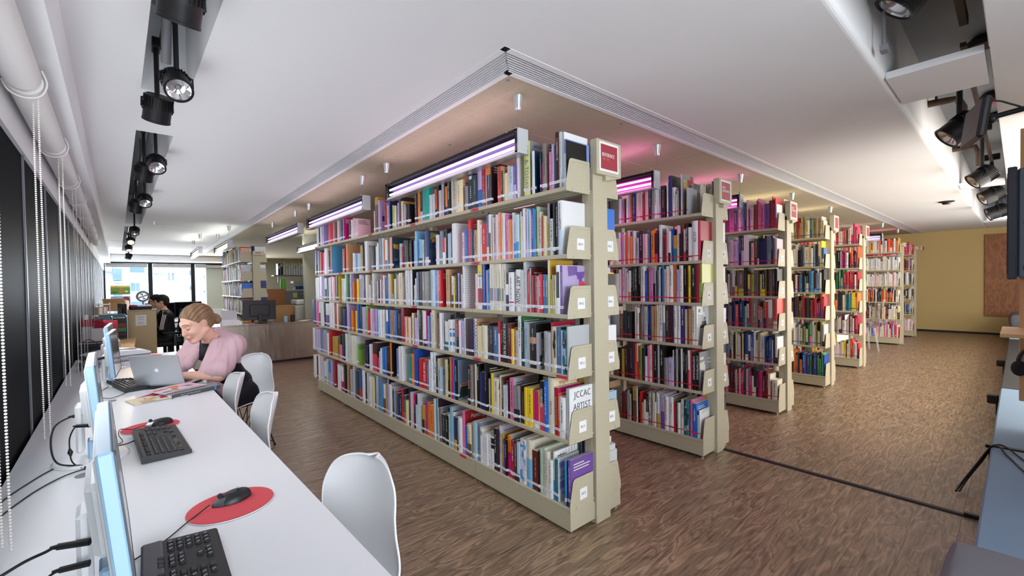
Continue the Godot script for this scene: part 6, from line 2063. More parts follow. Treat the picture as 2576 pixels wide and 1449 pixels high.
func hair(h: Mb, tones: Array, bun: bool) -> void:
	var bl := Blend.new()
	bl.cell = 0.0046
	bl.k = 0.016
	bl.egg(Vector3(-0.022, 0.036, 0), Vector3(0.106, 0.1, 0.085))
	bl.egg(Vector3(-0.06, -0.01, 0), Vector3(0.062, 0.062, 0.068))
	if bun:
		bl.egg(Vector3(-0.122, -0.03, 0), Vector3(0.034, 0.036, 0.042))
		bl.egg(Vector3(-0.13, -0.05, -0.014), Vector3(0.022, 0.022, 0.024))
	bl.carve = func(p: Vector3, d: float) -> float:
		var line := (p.x - 0.062) * 0.80 - (p.y - 0.068) * 0.60      # in front of the hairline
		if not bun: line = (p.x - 0.082) * 0.80 - (p.y - 0.05) * 0.60
		var ear := 0.03 - Vector2(p.x + 0.006, p.y + 0.004).length() if absf(p.z) > 0.055 else -1.0
		var wave := 0.0022 * sin(atan2(p.z, p.y + 0.02) * 26.0 + p.x * 50.0)
		return maxf(maxf(d + wave, line), ear)
	bl.build(h, func(p: Vector3, _w: int) -> Color:
		var t := 0.5 + 0.5 * sin(atan2(p.z, p.y + 0.02) * 34.0 + p.x * 60.0)
		return (tones[0] as Color).lerp(tones[1], t * 0.8).lerp(tones[2], 0.4 * (0.5 + 0.5 * sin(p.x * 90.0 + p.z * 70.0))))

func worker(label: String, at: Vector3, top: Color, hair_tone: Color, long: bool) -> void:
	# a seated figure facing -x, drawn in its own frame with the seat at y = 0.46
	var o := thing("person", label, "person", at, 0.0, "people working in the office")
	var skin := rgb(216, 172, 150).srgb_to_linear()
	var tone := top.srgb_to_linear()
	var b := Mb.new()
	var bl := Blend.new()
	bl.cell = 0.019
	bl.k = 0.04
	bl.cone(Vector3(0, 0.54, 0.07), Vector3(0, 0.54, -0.07), 0.11, 0.11, 1)
	bl.cone(Vector3(0, 0.56, 0), Vector3(-0.02, 0.93, 0), 0.12, 0.125, 1)
	bl.cone(Vector3(-0.02, 0.96, 0.13), Vector3(-0.02, 0.96, -0.13), 0.075, 0.075, 1)
	bl.cone(Vector3(-0.02, 1.0, 0), Vector3(-0.05, 1.1, 0), 0.055, 0.05, 2)
	for s in [-1, 1]:
		bl.cone(Vector3(-0.02, 0.96, s * 0.17), Vector3(-0.06, 0.7, s * 0.2), 0.06, 0.05, 1)
		bl.cone(Vector3(-0.06, 0.7, s * 0.2), Vector3(-0.28, 0.78, s * 0.12), 0.048, 0.032, 1)
		bl.cone(Vector3(-0.28, 0.78, s * 0.12), Vector3(-0.37, 0.78, s * 0.1), 0.03, 0.022, 2)
		bl.cone(Vector3(0, 0.52, s * 0.09), Vector3(-0.4, 0.53, s * 0.1), 0.09, 0.065, 3)
		bl.cone(Vector3(-0.4, 0.53, s * 0.1), Vector3(-0.38, 0.08, s * 0.1), 0.06, 0.042, 3)
		bl.cone(Vector3(-0.38, 0.05, s * 0.1), Vector3(-0.52, 0.04, s * 0.1), 0.045, 0.035, 3)
	var dark := rgb(30, 32, 40).srgb_to_linear()
	bl.build(b, func(_p, w): return tone if w == 1 else (skin if w == 2 else dark))
	var hb := Basis(Vector3(-1, 0, 0), Vector3.UP, Vector3(0, 0, -1)).rotated(Vector3(0, 0, 1), 0.12)
	b.xf = Transform3D(hb, Vector3(-0.08, 1.19, 0))
	head(b, skin, rgb(110, 70, 60).srgb_to_linear(), rgb(190, 116, 110).srgb_to_linear())
	part("body", o, b, M.body)
	var h := Mb.new()
	h.xf = b.xf
	hair(h, [hair_tone.srgb_to_linear(), hair_tone.lightened(0.08).srgb_to_linear(), hair_tone.darkened(0.2).srgb_to_linear()], long)
	if long:
		h.col = hair_tone.srgb_to_linear()
		h.ball(Vector3(-0.07, -0.07, 0), Vector3(0.06, 0.11, 0.075), 14, 10)
	part("hair", o, h, M.body)
	if long:
		var g := Mb.new()
		g.xf = b.xf
		for s in [-1, 1]:
			var ring := []
			for k in 13: ring.append(Vector3(0.098 - 0.004 * cos(TAU * k / 12), 0.004 + 0.017 * sin(TAU * k / 12), s * 0.034 + 0.021 * cos(TAU * k / 12)))
			g.tube(ring, 0.0016, 5)
			g.tube([Vector3(0.09, 0.008, s * 0.056), Vector3(-0.01, 0.012, s * 0.082)], 0.0016, 5)
		part("glasses", o, g, M.black_plastic)
	else:
		var st := Mb.new()
		for k in 3:
			st.tube([Vector3(-0.055 + k * 0.022, 1.035 - k * 0.004, 0.15), Vector3(-0.065 + k * 0.022, 0.965, 0.232), Vector3(-0.1 + k * 0.02, 0.8, 0.253), Vector3(-0.11 + k * 0.02, 0.72, 0.25)], 0.006, 6)
		part("sleeve_stripes", o, st, M.white_paint)

# ------------------------------------------------------------------ lamps
func build_pendants() -> void:
	var specs := [
		[1.80, -1.905, 1.83, 2.29, "tube_light", "reflector_lilac", "long lilac-lit strip lamp hanging over the nearest bookcase's post end", [-1.966, -3.819], Color(1.0, 0.8, 0.92)],
		[1.80, -4.26, 1.97, 2.285, "tube_light", "reflector_lilac", "lilac-lit strip lamp hanging over the far half of the nearest bookcase", [-4.403, -6.3], Color(1.0, 0.85, 0.98)],
		[1.80, -6.66, 2.1, 2.285, "tube_light", "reflector_lilac", "lilac-lit strip lamp beyond the end of the nearest bookcase", [-7.0, -8.5], Color(1.0, 0.9, 1.0)],
		[3.40, -1.95, 1.85, 2.29, "tube_magenta", "reflector_pink", "magenta-lit strip lamp over the second bookcase", [-1.959, -3.6], Color(1.0, 0.42, 0.82)],
		[5.10, -1.93, 1.85, 2.29, "tube_magenta", "reflector_pink", "magenta-lit strip lamp over the third bookcase", [-1.95, -3.6], Color(1.0, 0.42, 0.82)],
		[6.80, -1.9, 1.85, 2.29, "tube_warm", "white_paint", "warm white strip lamp over the fourth bookcase", [-1.95, -3.6], Color(1.0, 0.9, 0.68)],
		[8.66, -1.9, 1.85, 2.29, "tube_warm", "white_paint", "warm white strip lamp over the fifth bookcase", [-1.95, -3.6], Color(1.0, 0.9, 0.7)],
		[12.25, -1.85, 1.85, 2.29, "tube_light", "reflector_lilac", "white strip lamp over the bookcase of journals", [-1.86, -3.6], Color(1.0, 0.86, 0.86)],
		[14.1, -1.85, 1.85, 2.29, "tube_magenta", "reflector_pink", "pink-lit strip lamp over the farthest bookcase", [-1.86, -3.6], Color(1.0, 0.5, 0.6)],
		[1.25, -9.2, 2.0, 2.24, "tube_warm", "white_paint", "white strip lamp over the office bookcase, nearer of two", [-9.4, -11.0], Color(1, 1, 0.95)],
		[0.95, -11.0, 2.0, 2.24, "tube_warm", "white_paint", "white strip lamp over the office bookcase, farther of two", [-11.2, -12.8], Color(1, 1, 0.95)],
		[2.75, -8.8, 1.6, 2.26, "tube_warm", "white_paint", "white strip lamp above the office filing shelf", [-9.0, -10.0], Color(1, 1, 0.95)]]
	for s in specs:
		var x: float = s[0]
		var z: float = s[1]
		var n: float = s[2]
		var o := thing("strip_lamp", s[6], "lamp", Vector3(x, s[3], z), 0.0, "strip lamps hung over the bookcases")
		var h := 0.15
		var w := 0.075
		# open-sided channel: black top rail and frame, reflector behind the tubes, grey end plates
		var f := Mb.new()
		f.box(Vector3(0, h / 2 - 0.012, -n / 2), Vector3(w, 0.024, n - 0.012), 0.002)
		f.box(Vector3(-w / 2 + 0.006, 0, -0.018), Vector3(0.012, h - 0.012, 0.03))
		f.box(Vector3(-w / 2 + 0.006, 0, -n + 0.018), Vector3(0.012, h - 0.012, 0.03))
		f.box(Vector3(0, 0, -n + 0.004), Vector3(w + 0.002, h, 0.008), 0.001)
		part("housing", o, f, M.black_metal)
		var lo := Mb.new()
		lo.box(Vector3(0, -h / 2 + 0.01, -n / 2), Vector3(w, 0.02, n - 0.012), 0.002)
		part("lower_rail", o, lo, M.aluminium)
		var e := Mb.new()
		e.box(Vector3(0.002, 0, -0.004), Vector3(w + 0.008, h, 0.012), 0.001)
		part("end_plate", o, e, M.pale_grey)
		var r := Mb.new()
		r.prism(PackedVector2Array([Vector2(w / 2 - 0.004, h / 2 - 0.024), Vector2(w / 2, h / 2 - 0.024), Vector2(w / 2, -h / 2 + 0.02), Vector2(w / 2 - 0.004, -h / 2 + 0.02), Vector2(w / 2 - 0.012, 0.0)]), -n + 0.03, -0.03)
		for k in 3: r.box(Vector3(w / 2 - 0.02, 0.04 - k * 0.032, -n / 2), Vector3(0.012, 0.0025, n - 0.07))
		part("reflector", o, r, M[s[5]])
		for y in [0.018, -0.026]:
			var t := Mb.new()
			t.cyl(Vector3(-0.008, y, -0.04), Vector3(-0.008, y, -n + 0.04), 0.0095, 0.0095, 12)
			part("tube", o, t, M[s[4]])
		for k in 5:
			var sc := Mb.new()
			sc.cyl(Vector3(-w / 2, h / 2 - 0.004, -0.1 - k * (n - 0.2) / 4), Vector3(-w / 2 - 0.004, h / 2 - 0.004, -0.1 - k * (n - 0.2) / 4), 0.005, 0.005, 8)
			part("screw", o, sc, M.chrome)
		for y in [0.055, -0.055]:
			var sc := Mb.new()
			sc.cyl(Vector3(-w / 2 - 0.001, y, -0.02), Vector3(-w / 2 - 0.003, y, -0.02), 0.004, 0.004, 8)
			part("screw", o, sc, M.chrome)
		for zz in s[7]:
			var c := Mb.new()
			var zl: float = zz - z
			var y1: float = CEIL - s[3]
			c.lathe([Vector2(0.0, -0.095), Vector2(0.016, -0.092), Vector2(0.02, -0.08), Vector2(0.032, -0.004), Vector2(0.03, 0.0), Vector2(0, 0)], Vector3(0.02, y1, zl), 16)
			part("ceiling_cup", o, c, M.aluminium)
			var wire := Mb.new()
			wire.cyl(Vector3(0.02, y1 - 0.09, zl), Vector3(0.0, h / 2 + 0.03, clampf(zl, -n + 0.02, -0.01)), 0.0012, 0.0012, 6)
			wire.cyl(Vector3(0, h / 2 + 0.03, clampf(zl, -n + 0.02, -0.01)), Vector3(0, h / 2, clampf(zl, -n + 0.02, -0.01)), 0.004, 0.005, 8)
			part("wire", o, wire, M.mid_grey)
		# the light it gives: out of the open side, and a glow upwards
		area("strip_light", Vector3(x - w / 2 - 0.012, s[3] - 0.005, z - n / 2), Vector3(-0.35, -1, 0), Vector2(n - 0.1, 0.1), s[8], 0.45 if s[4] == "tube_light" else 1.1)
		area("strip_glow", Vector3(x, s[3] + h / 2 + 0.006, z - n / 2), Vector3(0.02, 1, 0), Vector2(n - 0.1, 0.05), s[8].lerp(Color.WHITE, 0.25), 0.16 if s[4] == "tube_light" else 0.3)

func spot(called: String, label: String, at: Vector3, aim: Vector3, scale_: float, lit: bool, group: String, rod := 0.3) -> void:
	var o := thing(called, label, "spotlight", at, 0.0, group)
	var d := aim.normalized()
	var s := d.cross(Vector3.UP if absf(d.y) < 0.95 else Vector3.RIGHT).normalized()
	var xf := Transform3D(Basis(s, d, s.cross(d)), Vector3.ZERO)
	var r := 0.062 * scale_
	var l := 0.13 * scale_
	var b := Mb.new()
	b.xf = xf
	b.lathe([Vector2(0, -l * 0.55), Vector2(r * 0.9, -l * 0.55), Vector2(r * 0.95, -l * 0.5), Vector2(r, 0), Vector2(r, l * 0.42), Vector2(r * 1.03, l * 0.44), Vector2(r * 1.03, l * 0.5), Vector2(r * 0.9, l * 0.5), Vector2(r * 0.86, l * 0.45)], Vector3.ZERO, 28)
	for k in 26:
		var a := TAU * k / 26
		var c := Vector3(cos(a), 0, sin(a))
		b.quad(c * r * 0.9 + Vector3(0, -l * 0.5, 0), c * r * 1.06 + Vector3(0, -l * 0.5, 0), c * r * 1.06 + Vector3(0, -l * 0.06, 0), c * r * 0.9 + Vector3(0, -l * 0.02, 0))
	part("housing", o, b, M.black_metal)
	var f := Mb.new()
	f.xf = xf
	f.lathe([Vector2(r * 0.86, l * 0.46), Vector2(r * 0.8, l * 0.42), Vector2(r * 0.5, l * 0.3), Vector2(r * 0.16, l * 0.2), Vector2(0, l * 0.19)], Vector3.ZERO, 28)
	part("reflector", o, f, M.reflector)
	var g := Mb.new()
	g.xf = xf
	g.lathe([Vector2(0, l * 0.2), Vector2(r * 0.15, l * 0.22), Vector2(r * 0.15, l * 0.27), Vector2(0, l * 0.28)] if not lit else [Vector2(r * 0.82, l * 0.44), Vector2(r * 0.4, l * 0.47), Vector2(0, l * 0.48)], Vector3.ZERO, 16)
	part("bulb", o, g, M.lamp_warm if lit else M.mid_grey)
	var y := Mb.new()
	var up := Vector3(0.0, rod, 0.0)
	y.cyl(Vector3(0, r * 1.0, 0), up, 0.012 * scale_, 0.012 * scale_, 10)
	y.cyl(-s * r * 1.08, s * r * 1.08, 0.014 * scale_, 0.014 * scale_, 10)
	y.tube([-s * r * 1.1, -s * r * 1.1 + Vector3(0, r * 0.7, 0), Vector3(0, r * 1.15, 0), s * r * 1.1 + Vector3(0, r * 0.7, 0), s * r * 1.1], 0.006 * scale_, 6)
	y.box(Vector3(0, rod, 0), Vector3(0.035, 0.05, 0.1) * scale_, 0.004)
	part("yoke", o, y, M.black_metal)
	if lit:
		var sp := SpotLight3D.new()
		sp.name = "spot_beam"
		sp.light_color = Color(1.0, 0.86, 0.66)
		sp.light_energy = 1.0
		sp.spot_angle = 40
		sp.spot_range = 30
		sp.spot_attenuation = 2
		sp.light_size = 0.04
		sp.shadow_enabled = true
		add_child(sp, true)
		sp.transform = Transform3D(facing(-d, Vector3.UP if absf(d.y) < 0.95 else Vector3.RIGHT, at + d * (l * 0.52)))

func build_track_lights() -> void:
	var g := "black spotlights in the ceiling recess over the table"
	var list := [[Vector3(0.135, 2.52, -2.02), Vector3(-0.1, -0.85, -0.5), 1.15, false, "black spotlight drum at the camera end of the recess, cut by the frame"],
		[Vector3(0.155, 2.47, -2.72), Vector3(0.1, -0.75, 0.75), 1.0, false, "black spotlight with a clear reflector turned towards the camera, nearest in the recess"],
		[Vector3(0.085, 2.45, -3.1), Vector3(-0.1, -0.85, -0.5), 1.05, false, "black finned spotlight pointing down beside the nearest reflector spotlight"],
		[Vector3(0.105, 2.47, -4.55), Vector3(0.05, -0.75, 0.75), 1.0, false, "black reflector spotlight first in the second opening of the recess"],
		[Vector3(0.03, 2.45, -4.85), Vector3(-0.15, -0.85, -0.5), 1.05, false, "black finned spotlight pointing down, first in the second opening"],
		[Vector3(0.035, 2.47, -6.5), Vector3(0.05, -0.75, 0.75), 1.0, false, "black reflector spotlight second in the second opening of the recess"],
		[Vector3(-0.045, 2.45, -6.9), Vector3(-0.1, -0.85, -0.5), 1.05, false, "black finned spotlight pointing down, second in the second opening"],
		[Vector3(-0.1, 2.46, -9.9), Vector3(0.05, -0.7, 0.75), 1.0, false, "black spotlight before the lit ones in the third opening"],
		[Vector3(-0.19, 2.46, -12.0), Vector3(0.05, -0.6, 0.8), 1.05, true, "larger lit warm spotlight in the third opening of the recess"],
		[Vector3(-0.27, 2.46, -14.2), Vector3(0.1, -0.9, 0.5), 1.05, true, "lit warm spotlight tilted down at the end of the recess"],
		[Vector3(-0.31, 2.36, -16.0), Vector3(-0.2, -1, 0.1), 1.2, false, "unlit black spotlight last in the recess"]]
	for q in list: spot("spotlight", q[4], q[0], q[1], q[2], q[3], g, 0.36)
	var tr := thing("light_track", "black lighting track inside the recess over the table", "track")
	var b := Mb.new()
	b.cyl(Vector3(lx(0.235, -1), 2.86, -1.0), Vector3(lx(0.235, -19), 2.86, -19.0), 0.022, 0.022, 8)
	part("rail", tr, b, M.black_metal)
	for z in [-2.35, -2.95, -4.4, -6.2, -8.0, -11.0]:
		var d := Mb.new()
		d.cyl(Vector3(lx(0.235, z), 2.86, z), Vector3(lx(0.235, z), 3.1, z), 0.014, 0.014, 8)
		part("drop_rod", tr, d, M.mid_grey)
	var pipe := thing("pipe", "grey conduit pipe bent across the recess over the table", "pipe")
	var p := Mb.new()
	p.tube([Vector3(0.0, 2.72, -4.3), Vector3(0.0, 2.78, -4.3), Vector3(0.02, 2.82, -4.3), Vector3(0.1, 2.84, -4.3), Vector3(0.2, 2.84, -4.3)], 0.02, 10)
	p.cyl(Vector3(0.12, 2.62, -2.85), Vector3(0.12, 3.0, -2.55), 0.022, 0.022, 10)
	part("conduit", pipe, p, M.mid_grey)
	# aisle side: spots hanging in the long openings, conduits on the brown soffit above
	var ga := "black spotlights over the aisle"
	var al := [[Vector3(2.95, 2.84, -0.34), Vector3(-0.1, -0.75, -0.65), 1.5, "black box spotlight at the top edge over the aisle, cut by the frame"],
		[Vector3(4.45, 2.46, -0.27), Vector3(-0.25, -0.65, -0.72), 1.35, "large black spotlight first in the long opening over the aisle"],
		[Vector3(6.75, 2.46, -0.25), Vector3(-0.3, -0.6, -0.75), 1.35, "black spotlight second in the long opening over the aisle"],
		[Vector3(8.75, 2.50, -0.24), Vector3(-0.3, -0.45, -0.8), 1.5, "black spotlight first in the far opening over the aisle"],
		[Vector3(10.9, 2.48, -0.24), Vector3(-0.2, -0.35, -0.9), 1.7, "black spotlight last in the far opening over the aisle"]]
	for q in al: spot("spotlight", q[3], q[0], q[1], q[2], false, ga, 0.5)
	var br := thing("light_track", "brown lighting track along the openings over the aisle", "track")
	var k := Mb.new()
	k.box(Vector3(3.0, 2.84, -0.2), Vector3(1.1, 0.05, 0.035), 0.003)
	part("rail", br, k, mat("track_brown", rgb(84, 62, 48), 0.5))
	var k2 := Mb.new()
	k2.box(Vector3(9.0, 2.95, -0.24), Vector3(9.6, 0.03, 0.03), 0.003)
	part("rail", br, k2, M.track_brown)
	var cp := thing("pipe", "brown-grey conduits crossing the long opening over the aisle", "pipe")
	for x in [5.2, 7.3]:
		var c := Mb.new()
		c.tube([Vector3(x, 2.9, -0.6), Vector3(x + 0.04, 2.9, -0.4), Vector3(x + 0.06, 2.9, -0.33), Vector3(x + 0.06, 2.82, -0.3), Vector3(x + 0.06, 2.68, -0.3)], 0.028, 10)
		part("conduit", cp, c, M.track_brown)
		var hg := Mb.new()
		hg.box(Vector3(x + 0.02, 3.0, -0.45), Vector3(0.05, 0.2, 0.012))
		part("strap", cp, hg, M.black_metal)
	for q in [[3.0, -0.45, 2.62], [4.02, -0.53, 2.64]]:
		var rd := single("hanger_rod", ["thin grey ceiling rod over the aisle, next to the box spotlight", "thin grey ceiling rod with a clip at the soffit edge"][0 if q[0] < 3.5 else 1], "rod", rod_mesh(q[0], q[1], q[2]), M.mid_grey)
		rd.set_meta("group", "ceiling rods")
	for i in 3:
		var v := thing("ceiling_clamp", ["round black clamp near the first aisle spotlight", "black clamp second above the aisle track", "black clamp third above the aisle track"][i], "clamp", Vector3([4.55, 6.0, 6.8][i], 3.02, -0.17), 0.0, "black clamps above the aisle track")
		var q := Mb.new()
		q.lathe([Vector2(0, 0), Vector2(0.08, 0.0), Vector2(0.09, 0.03), Vector2(0.05, 0.07), Vector2(0, 0.08)], Vector3.ZERO, 20)
		part("disc", v, q, M.black_metal)
	var sm := thing("smoke_detector", "small dark smoke detector on the white soffit over the aisle", "detector", Vector3(9.65, CEIL, -0.72))
	var sd := Mb.new()
	sd.lathe([Vector2(0, -0.05), Vector2(0.04, -0.046), Vector2(0.055, -0.02), Vector2(0.09, -0.012), Vector2(0.09, 0.0), Vector2(0, 0)], Vector3.ZERO, 20)
	part("cover", sm, sd, M.black_plastic)

func rod_mesh(x: float, z: float, y: float) -> Mb:
	var b := Mb.new()
	b.cyl(Vector3(x, y, z), Vector3(x, 3.1, z), 0.008, 0.008, 8)
	b.cyl(Vector3(x, 3.08, z), Vector3(x, 3.1, z), 0.022, 0.022, 10)
	b.box(Vector3(x + 0.02, y, z), Vector3(0.06, 0.03, 0.03))
	return b

# ------------------------------------------------------------------ office beyond the table
func build_office() -> void:
	var c := thing("counter", "brushed steel reception counter in front of the office bookcase", "counter")
	var b := Mb.new()
	b.box(Vector3(1.95, 0.385, -9.17), Vector3(2.9, 0.69, 0.6), 0.004)
	part("front", c, b, M.steel_counter)
	var p := Mb.new()
	p.box(Vector3(1.95, 0.02, -9.15), Vector3(2.84, 0.04, 0.5))
	part("plinth", c, p, M.rubber_black)
	var t := Mb.new()
	t.box(Vector3(1.95, 0.74, -9.17), Vector3(2.94, 0.022, 0.64), 0.003)
	part("counter_top", c, t, M.steel_counter)
	flat_screen("computer_monitor", "black monitor seen from behind on the steel counter", Vector3(1.68, 0.752, -9.05), 0.56, 0.37, PI, "black monitors in the office")
	var items := [["drinks_can", "pale blue can on the steel counter beside the black monitor", "can", 2.12, 0.033, 0.11, "ice_blue"], ["pen_cup", "black pen cup on the steel counter beside the blue can", "cup", 2.24, 0.04, 0.13, "black_plastic"]]
	for q in items:
		var o := thing(q[0], q[1], q[2], Vector3(q[3], 0.752, -8.98))
		var k := Mb.new()
		k.lathe([Vector2(0, 0), Vector2(q[4] * 0.9, 0), Vector2(q[4], 0.006), Vector2(q[4], q[5] - 0.006), Vector2(q[4] * 0.9, q[5]), Vector2(q[4] * 0.86, q[5] - 0.01), Vector2(0, q[5] - 0.012)], Vector3.ZERO, 18)
		part("body", o, k, M[q[6]])
		var e := Mb.new()
		if q[0] == "pen_cup":
			for j in 6: e.cyl(Vector3(0, 0.06, 0), Vector3(0.03 * cos(j), 0.19, 0.03 * sin(j)), 0.004, 0.004, 6)
			part("pens", o, e, M.pad_red)
		else:
			e.cyl(Vector3(0, q[5] - 0.012, 0), Vector3(0, q[5] - 0.004, 0), q[4] * 0.84, q[4] * 0.84, 16)
			part("lid", o, e, M.aluminium)
	var tb := thing("tablet", "white tablet with a blue screen propped on the steel counter", "tablet", Vector3(2.78, 0.752, -9.0), 0.1)
	var tm := Mb.new()
	tm.xf = Transform3D(Basis(Vector3(1, 0, 0), -0.5), Vector3(0, 0.085, 0))
	tm.box(Vector3.ZERO, Vector3(0.25, 0.17, 0.012), 0.004)
	tm.xf = Transform3D.IDENTITY
	tm.box(Vector3(0, 0.04, -0.05), Vector3(0.04, 0.08, 0.02))
	part("case", tb, tm, M.white_plastic)
	var ts := Mb.new()
	ts.xf = Transform3D(Basis(Vector3(1, 0, 0), -0.5), Vector3(0, 0.085, 0))
	ts.box(Vector3(0, 0, 0.0066), Vector3(0.215, 0.135, 0.001))
	part("screen", tb, ts, mat("screen_blue", rgb(110, 150, 190), 0.2))
	var pr := thing("document_scanner", "small white document feeder on the steel counter beside the seated woman's head", "scanner", Vector3(1.2, 0.752, -9.0), 0.0)
	var pm := Mb.new()
	pm.prism(PackedVector2Array([Vector2(-0.15, 0), Vector2(0.17, 0), Vector2(0.17, 0.06), Vector2(0.1, 0.1), Vector2(-0.13, 0.1)]), -0.1, 0.1)
	part("case", pr, pm, M.white_plastic)
	var pf := Mb.new()
	pf.xf = Transform3D(Basis(Vector3(1, 0, 0), -0.35), Vector3(-0.01, 0.17, -0.03))
	pf.box(Vector3.ZERO, Vector3(0.24, 0.2, 0.008), 0.003)
	part("paper_tray", pr, pf, M.pale_grey)
	for k in 3:
		var s := single("paper_sheet", ["loose sheet on the steel counter under the black monitor's edge", "loose sheet on the steel counter by the red stamp", "loose sheet at the counter's far end"][k], "paper", sheet_mesh(), M.paper, "loose papers on the counter")
		s.position = Vector3([1.42, 1.55, 2.5][k], 0.7525 + 0.001 * k, -8.98)
		s.rotation.y = 0.3 * k
	var st := thing("stamp", "small red stamp in front of the black monitor on the counter", "stamp", Vector3(1.5, 0.752, -8.92))
	var sm := Mb.new()
	sm.lathe([Vector2(0, 0), Vector2(0.025, 0), Vector2(0.025, 0.02), Vector2(0.01, 0.03), Vector2(0.018, 0.07), Vector2(0, 0.08)], Vector3.ZERO, 14)
	part("handle", st, sm, M.pad_red)
	# filing wall: shelf of yellow-tabbed files, grey cabinet, copier, cartons
	var ws := thing("wall_shelf", "grey wall shelf holding yellow-tabbed files in the office", "shelf", Vector3(3.15, 1.72, -12.25))
	var wm := Mb.new()
	wm.box(Vector3(0, 0, 0), Vector3(1.1, 0.03, 0.3), 0.002)
	part("board", ws, wm, M.mid_grey)
	var wb := Mb.new()
	for s in [-0.4, 0.4]: wb.prism(PackedVector2Array([Vector2(s, 0), Vector2(s + 0.02, 0), Vector2(s + 0.02, -0.18), Vector2(s, -0.18)]), -0.14, -0.1)
	part("bracket", ws, wb, M.mid_grey)
	for k in 13:
		var o := thing("file", "%s file from the wall, yellow-tabbed, on the office wall shelf" % nth(k + 1).capitalize().to_lower(), "file", Vector3(2.72 + k * 0.062, 1.735, -12.2), 0.0, "files on the office wall shelf")
		var f := Mb.new()
		f.box(Vector3(0, 0.15, 0), Vector3(0.048, 0.3, 0.22), 0.004)
		part("cover", o, f, M.black_plastic if k < 2 else M.paper)
		var tg := Mb.new()
		tg.col = pal("palelime")
		tg.box(Vector3(0, 0.2 + 0.05 * (k % 3), 0.111), Vector3(0.036, 0.08, 0.003))
		part("tab", o, tg, M.print)
	var gc := thing("filing_cabinet", "grey filing cabinet with a yellow note under the office wall shelf", "cabinet", Vector3(3.1, 0, -11.6))
	var gm := Mb.new()
	gm.box(Vector3(0, 0.68, 0), Vector3(0.95, 1.36, 0.5), 0.006)
	part("body", gc, gm, M.pale_grey)
	for k in 3:
		var dr := Mb.new()
		dr.box(Vector3(0, 0.3 + k * 0.42, 0.256), Vector3(0.9, 0.38, 0.012), 0.003)
		var d := part("drawer", gc, dr, M.mid_grey)
		var h := Mb.new()
		h.box(Vector3(0, 0.4 + k * 0.42, 0.27), Vector3(0.2, 0.02, 0.02), 0.004)
		part("handle", d, h, M.aluminium)
	var nt := Mb.new()
	nt.col = pal("palelime")
	nt.box(Vector3(-0.2, 1.22, 0.264), Vector3(0.1, 0.12, 0.002))
	part("note", gc, nt, M.print)
	var boxes := [["carton", "blue paper carton marked Double A on the filing cabinet", "carton", Vector3(3.18, 1.36, -11.5), Vector3(0.5, 0.07, 0.3), rgb(40, 66, 140)], ["storage_tub", "clear grey tub stacked on the blue carton", "tub", Vector3(3.1, 1.43, -11.55), Vector3(0.42, 0.13, 0.28), rgb(176, 180, 178)],
		["carton", "brown cardboard carton behind the black counter monitor, upper", "carton", Vector3(2.36, 0.95, -11.2), Vector3(0.5, 0.42, 0.4), rgb(150, 96, 58)], ["carton", "tan cardboard carton standing behind the black counter monitor, lower", "carton", Vector3(2.5, 0.5, -10.6), Vector3(0.55, 0.5, 0.3), rgb(184, 146, 96)],
		["paper_stack", "stack of pale papers at the corner of the filing cabinet", "paper stack", Vector3(2.78, 1.36, -11.5), Vector3(0.22, 0.16, 0.28), rgb(214, 210, 200)]]
	for q in boxes:
		var o := thing(q[0], q[1], q[2], q[3])
		var k := Mb.new()
		k.col = (q[5] as Color).srgb_to_linear()
		var sz: Vector3 = q[4]
		if q[0] == "paper_stack":
			for j in 8:
				k.col = (q[5] as Color).darkened(0.12 * (j % 3)).srgb_to_linear()
				k.box(Vector3(0.01 * ((j * 3) % 4 - 1.5), sz.y * (j + 0.5) / 8, 0), Vector3(sz.x, sz.y / 8 - 0.003, sz.z))
			part("sheets", o, k, M.print)
		else:
			k.box(Vector3(0, sz.y / 2, 0), sz, 0.006)
			part("box_body", o, k, M.print)
			var l := Mb.new()
			l.col = (q[5] as Color).lightened(0.1).srgb_to_linear()
			l.box(Vector3(0, sz.y + 0.004, 0), Vector3(sz.x + 0.01, 0.012, sz.z + 0.01), 0.003)
			part("lid", o, l, M.print)
		if q[0] == "carton" and sz.y < 0.1: letters("Double A", o, 0.045, M.ink_white, Transform3D(Basis.IDENTITY, Vector3(0.05, 0.036, 0.152)), 0.24)
	var gcn := thing("green_canister", "bright green canister on the filing cabinet", "canister", Vector3(2.62, 1.36, -11.3))
	var cm := Mb.new()
	cm.lathe([Vector2(0, 0), Vector2(0.06, 0), Vector2(0.06, 0.2), Vector2(0.05, 0.21), Vector2(0.05, 0.25), Vector2(0, 0.25)], Vector3.ZERO, 16)
	part("body", gcn, cm, mat("canister_green", rgb(110, 190, 50), 0.4))
	var cp := thing("copier", "pale office copier beside the filing cabinet behind the counter", "copier", Vector3(2.95, 0, -10.6))
	var k1 := Mb.new()
	k1.box(Vector3(0, 0.5, 0), Vector3(0.62, 1.0, 0.55), 0.02)
	part("body", cp, k1, M.copier)
	var k2 := Mb.new()
	k2.box(Vector3(0.02, 1.07, 0), Vector3(0.6, 0.12, 0.52), 0.03)
	part("lid", cp, k2, M.white_plastic)
	var k3 := Mb.new()
	k3.box(Vector3(0.12, 0.84, 0.2), Vector3(0.4, 0.2, 0.2))
	part("paper_mouth", cp, k3, M.rubber_black)
	# window-side desks
	var desk := thing("office_desk", "long cluttered white desk between the computer table and the far window", "desk")
	var dm := Mb.new()
	dm.box(Vector3(-0.15, 0.72, -12.4), Vector3(1.1, 0.03, 5.0), 0.004)
	part("desk_top", desk, dm, M.white_laminate)
	for z in [-10.0, -12.4, -14.8]:
		for x in [-0.65, 0.34]:
			var l := Mb.new()
			l.box(Vector3(x, 0.352, z), Vector3(0.05, 0.705, 0.05))
			part("leg", desk, l, M.mid_grey)
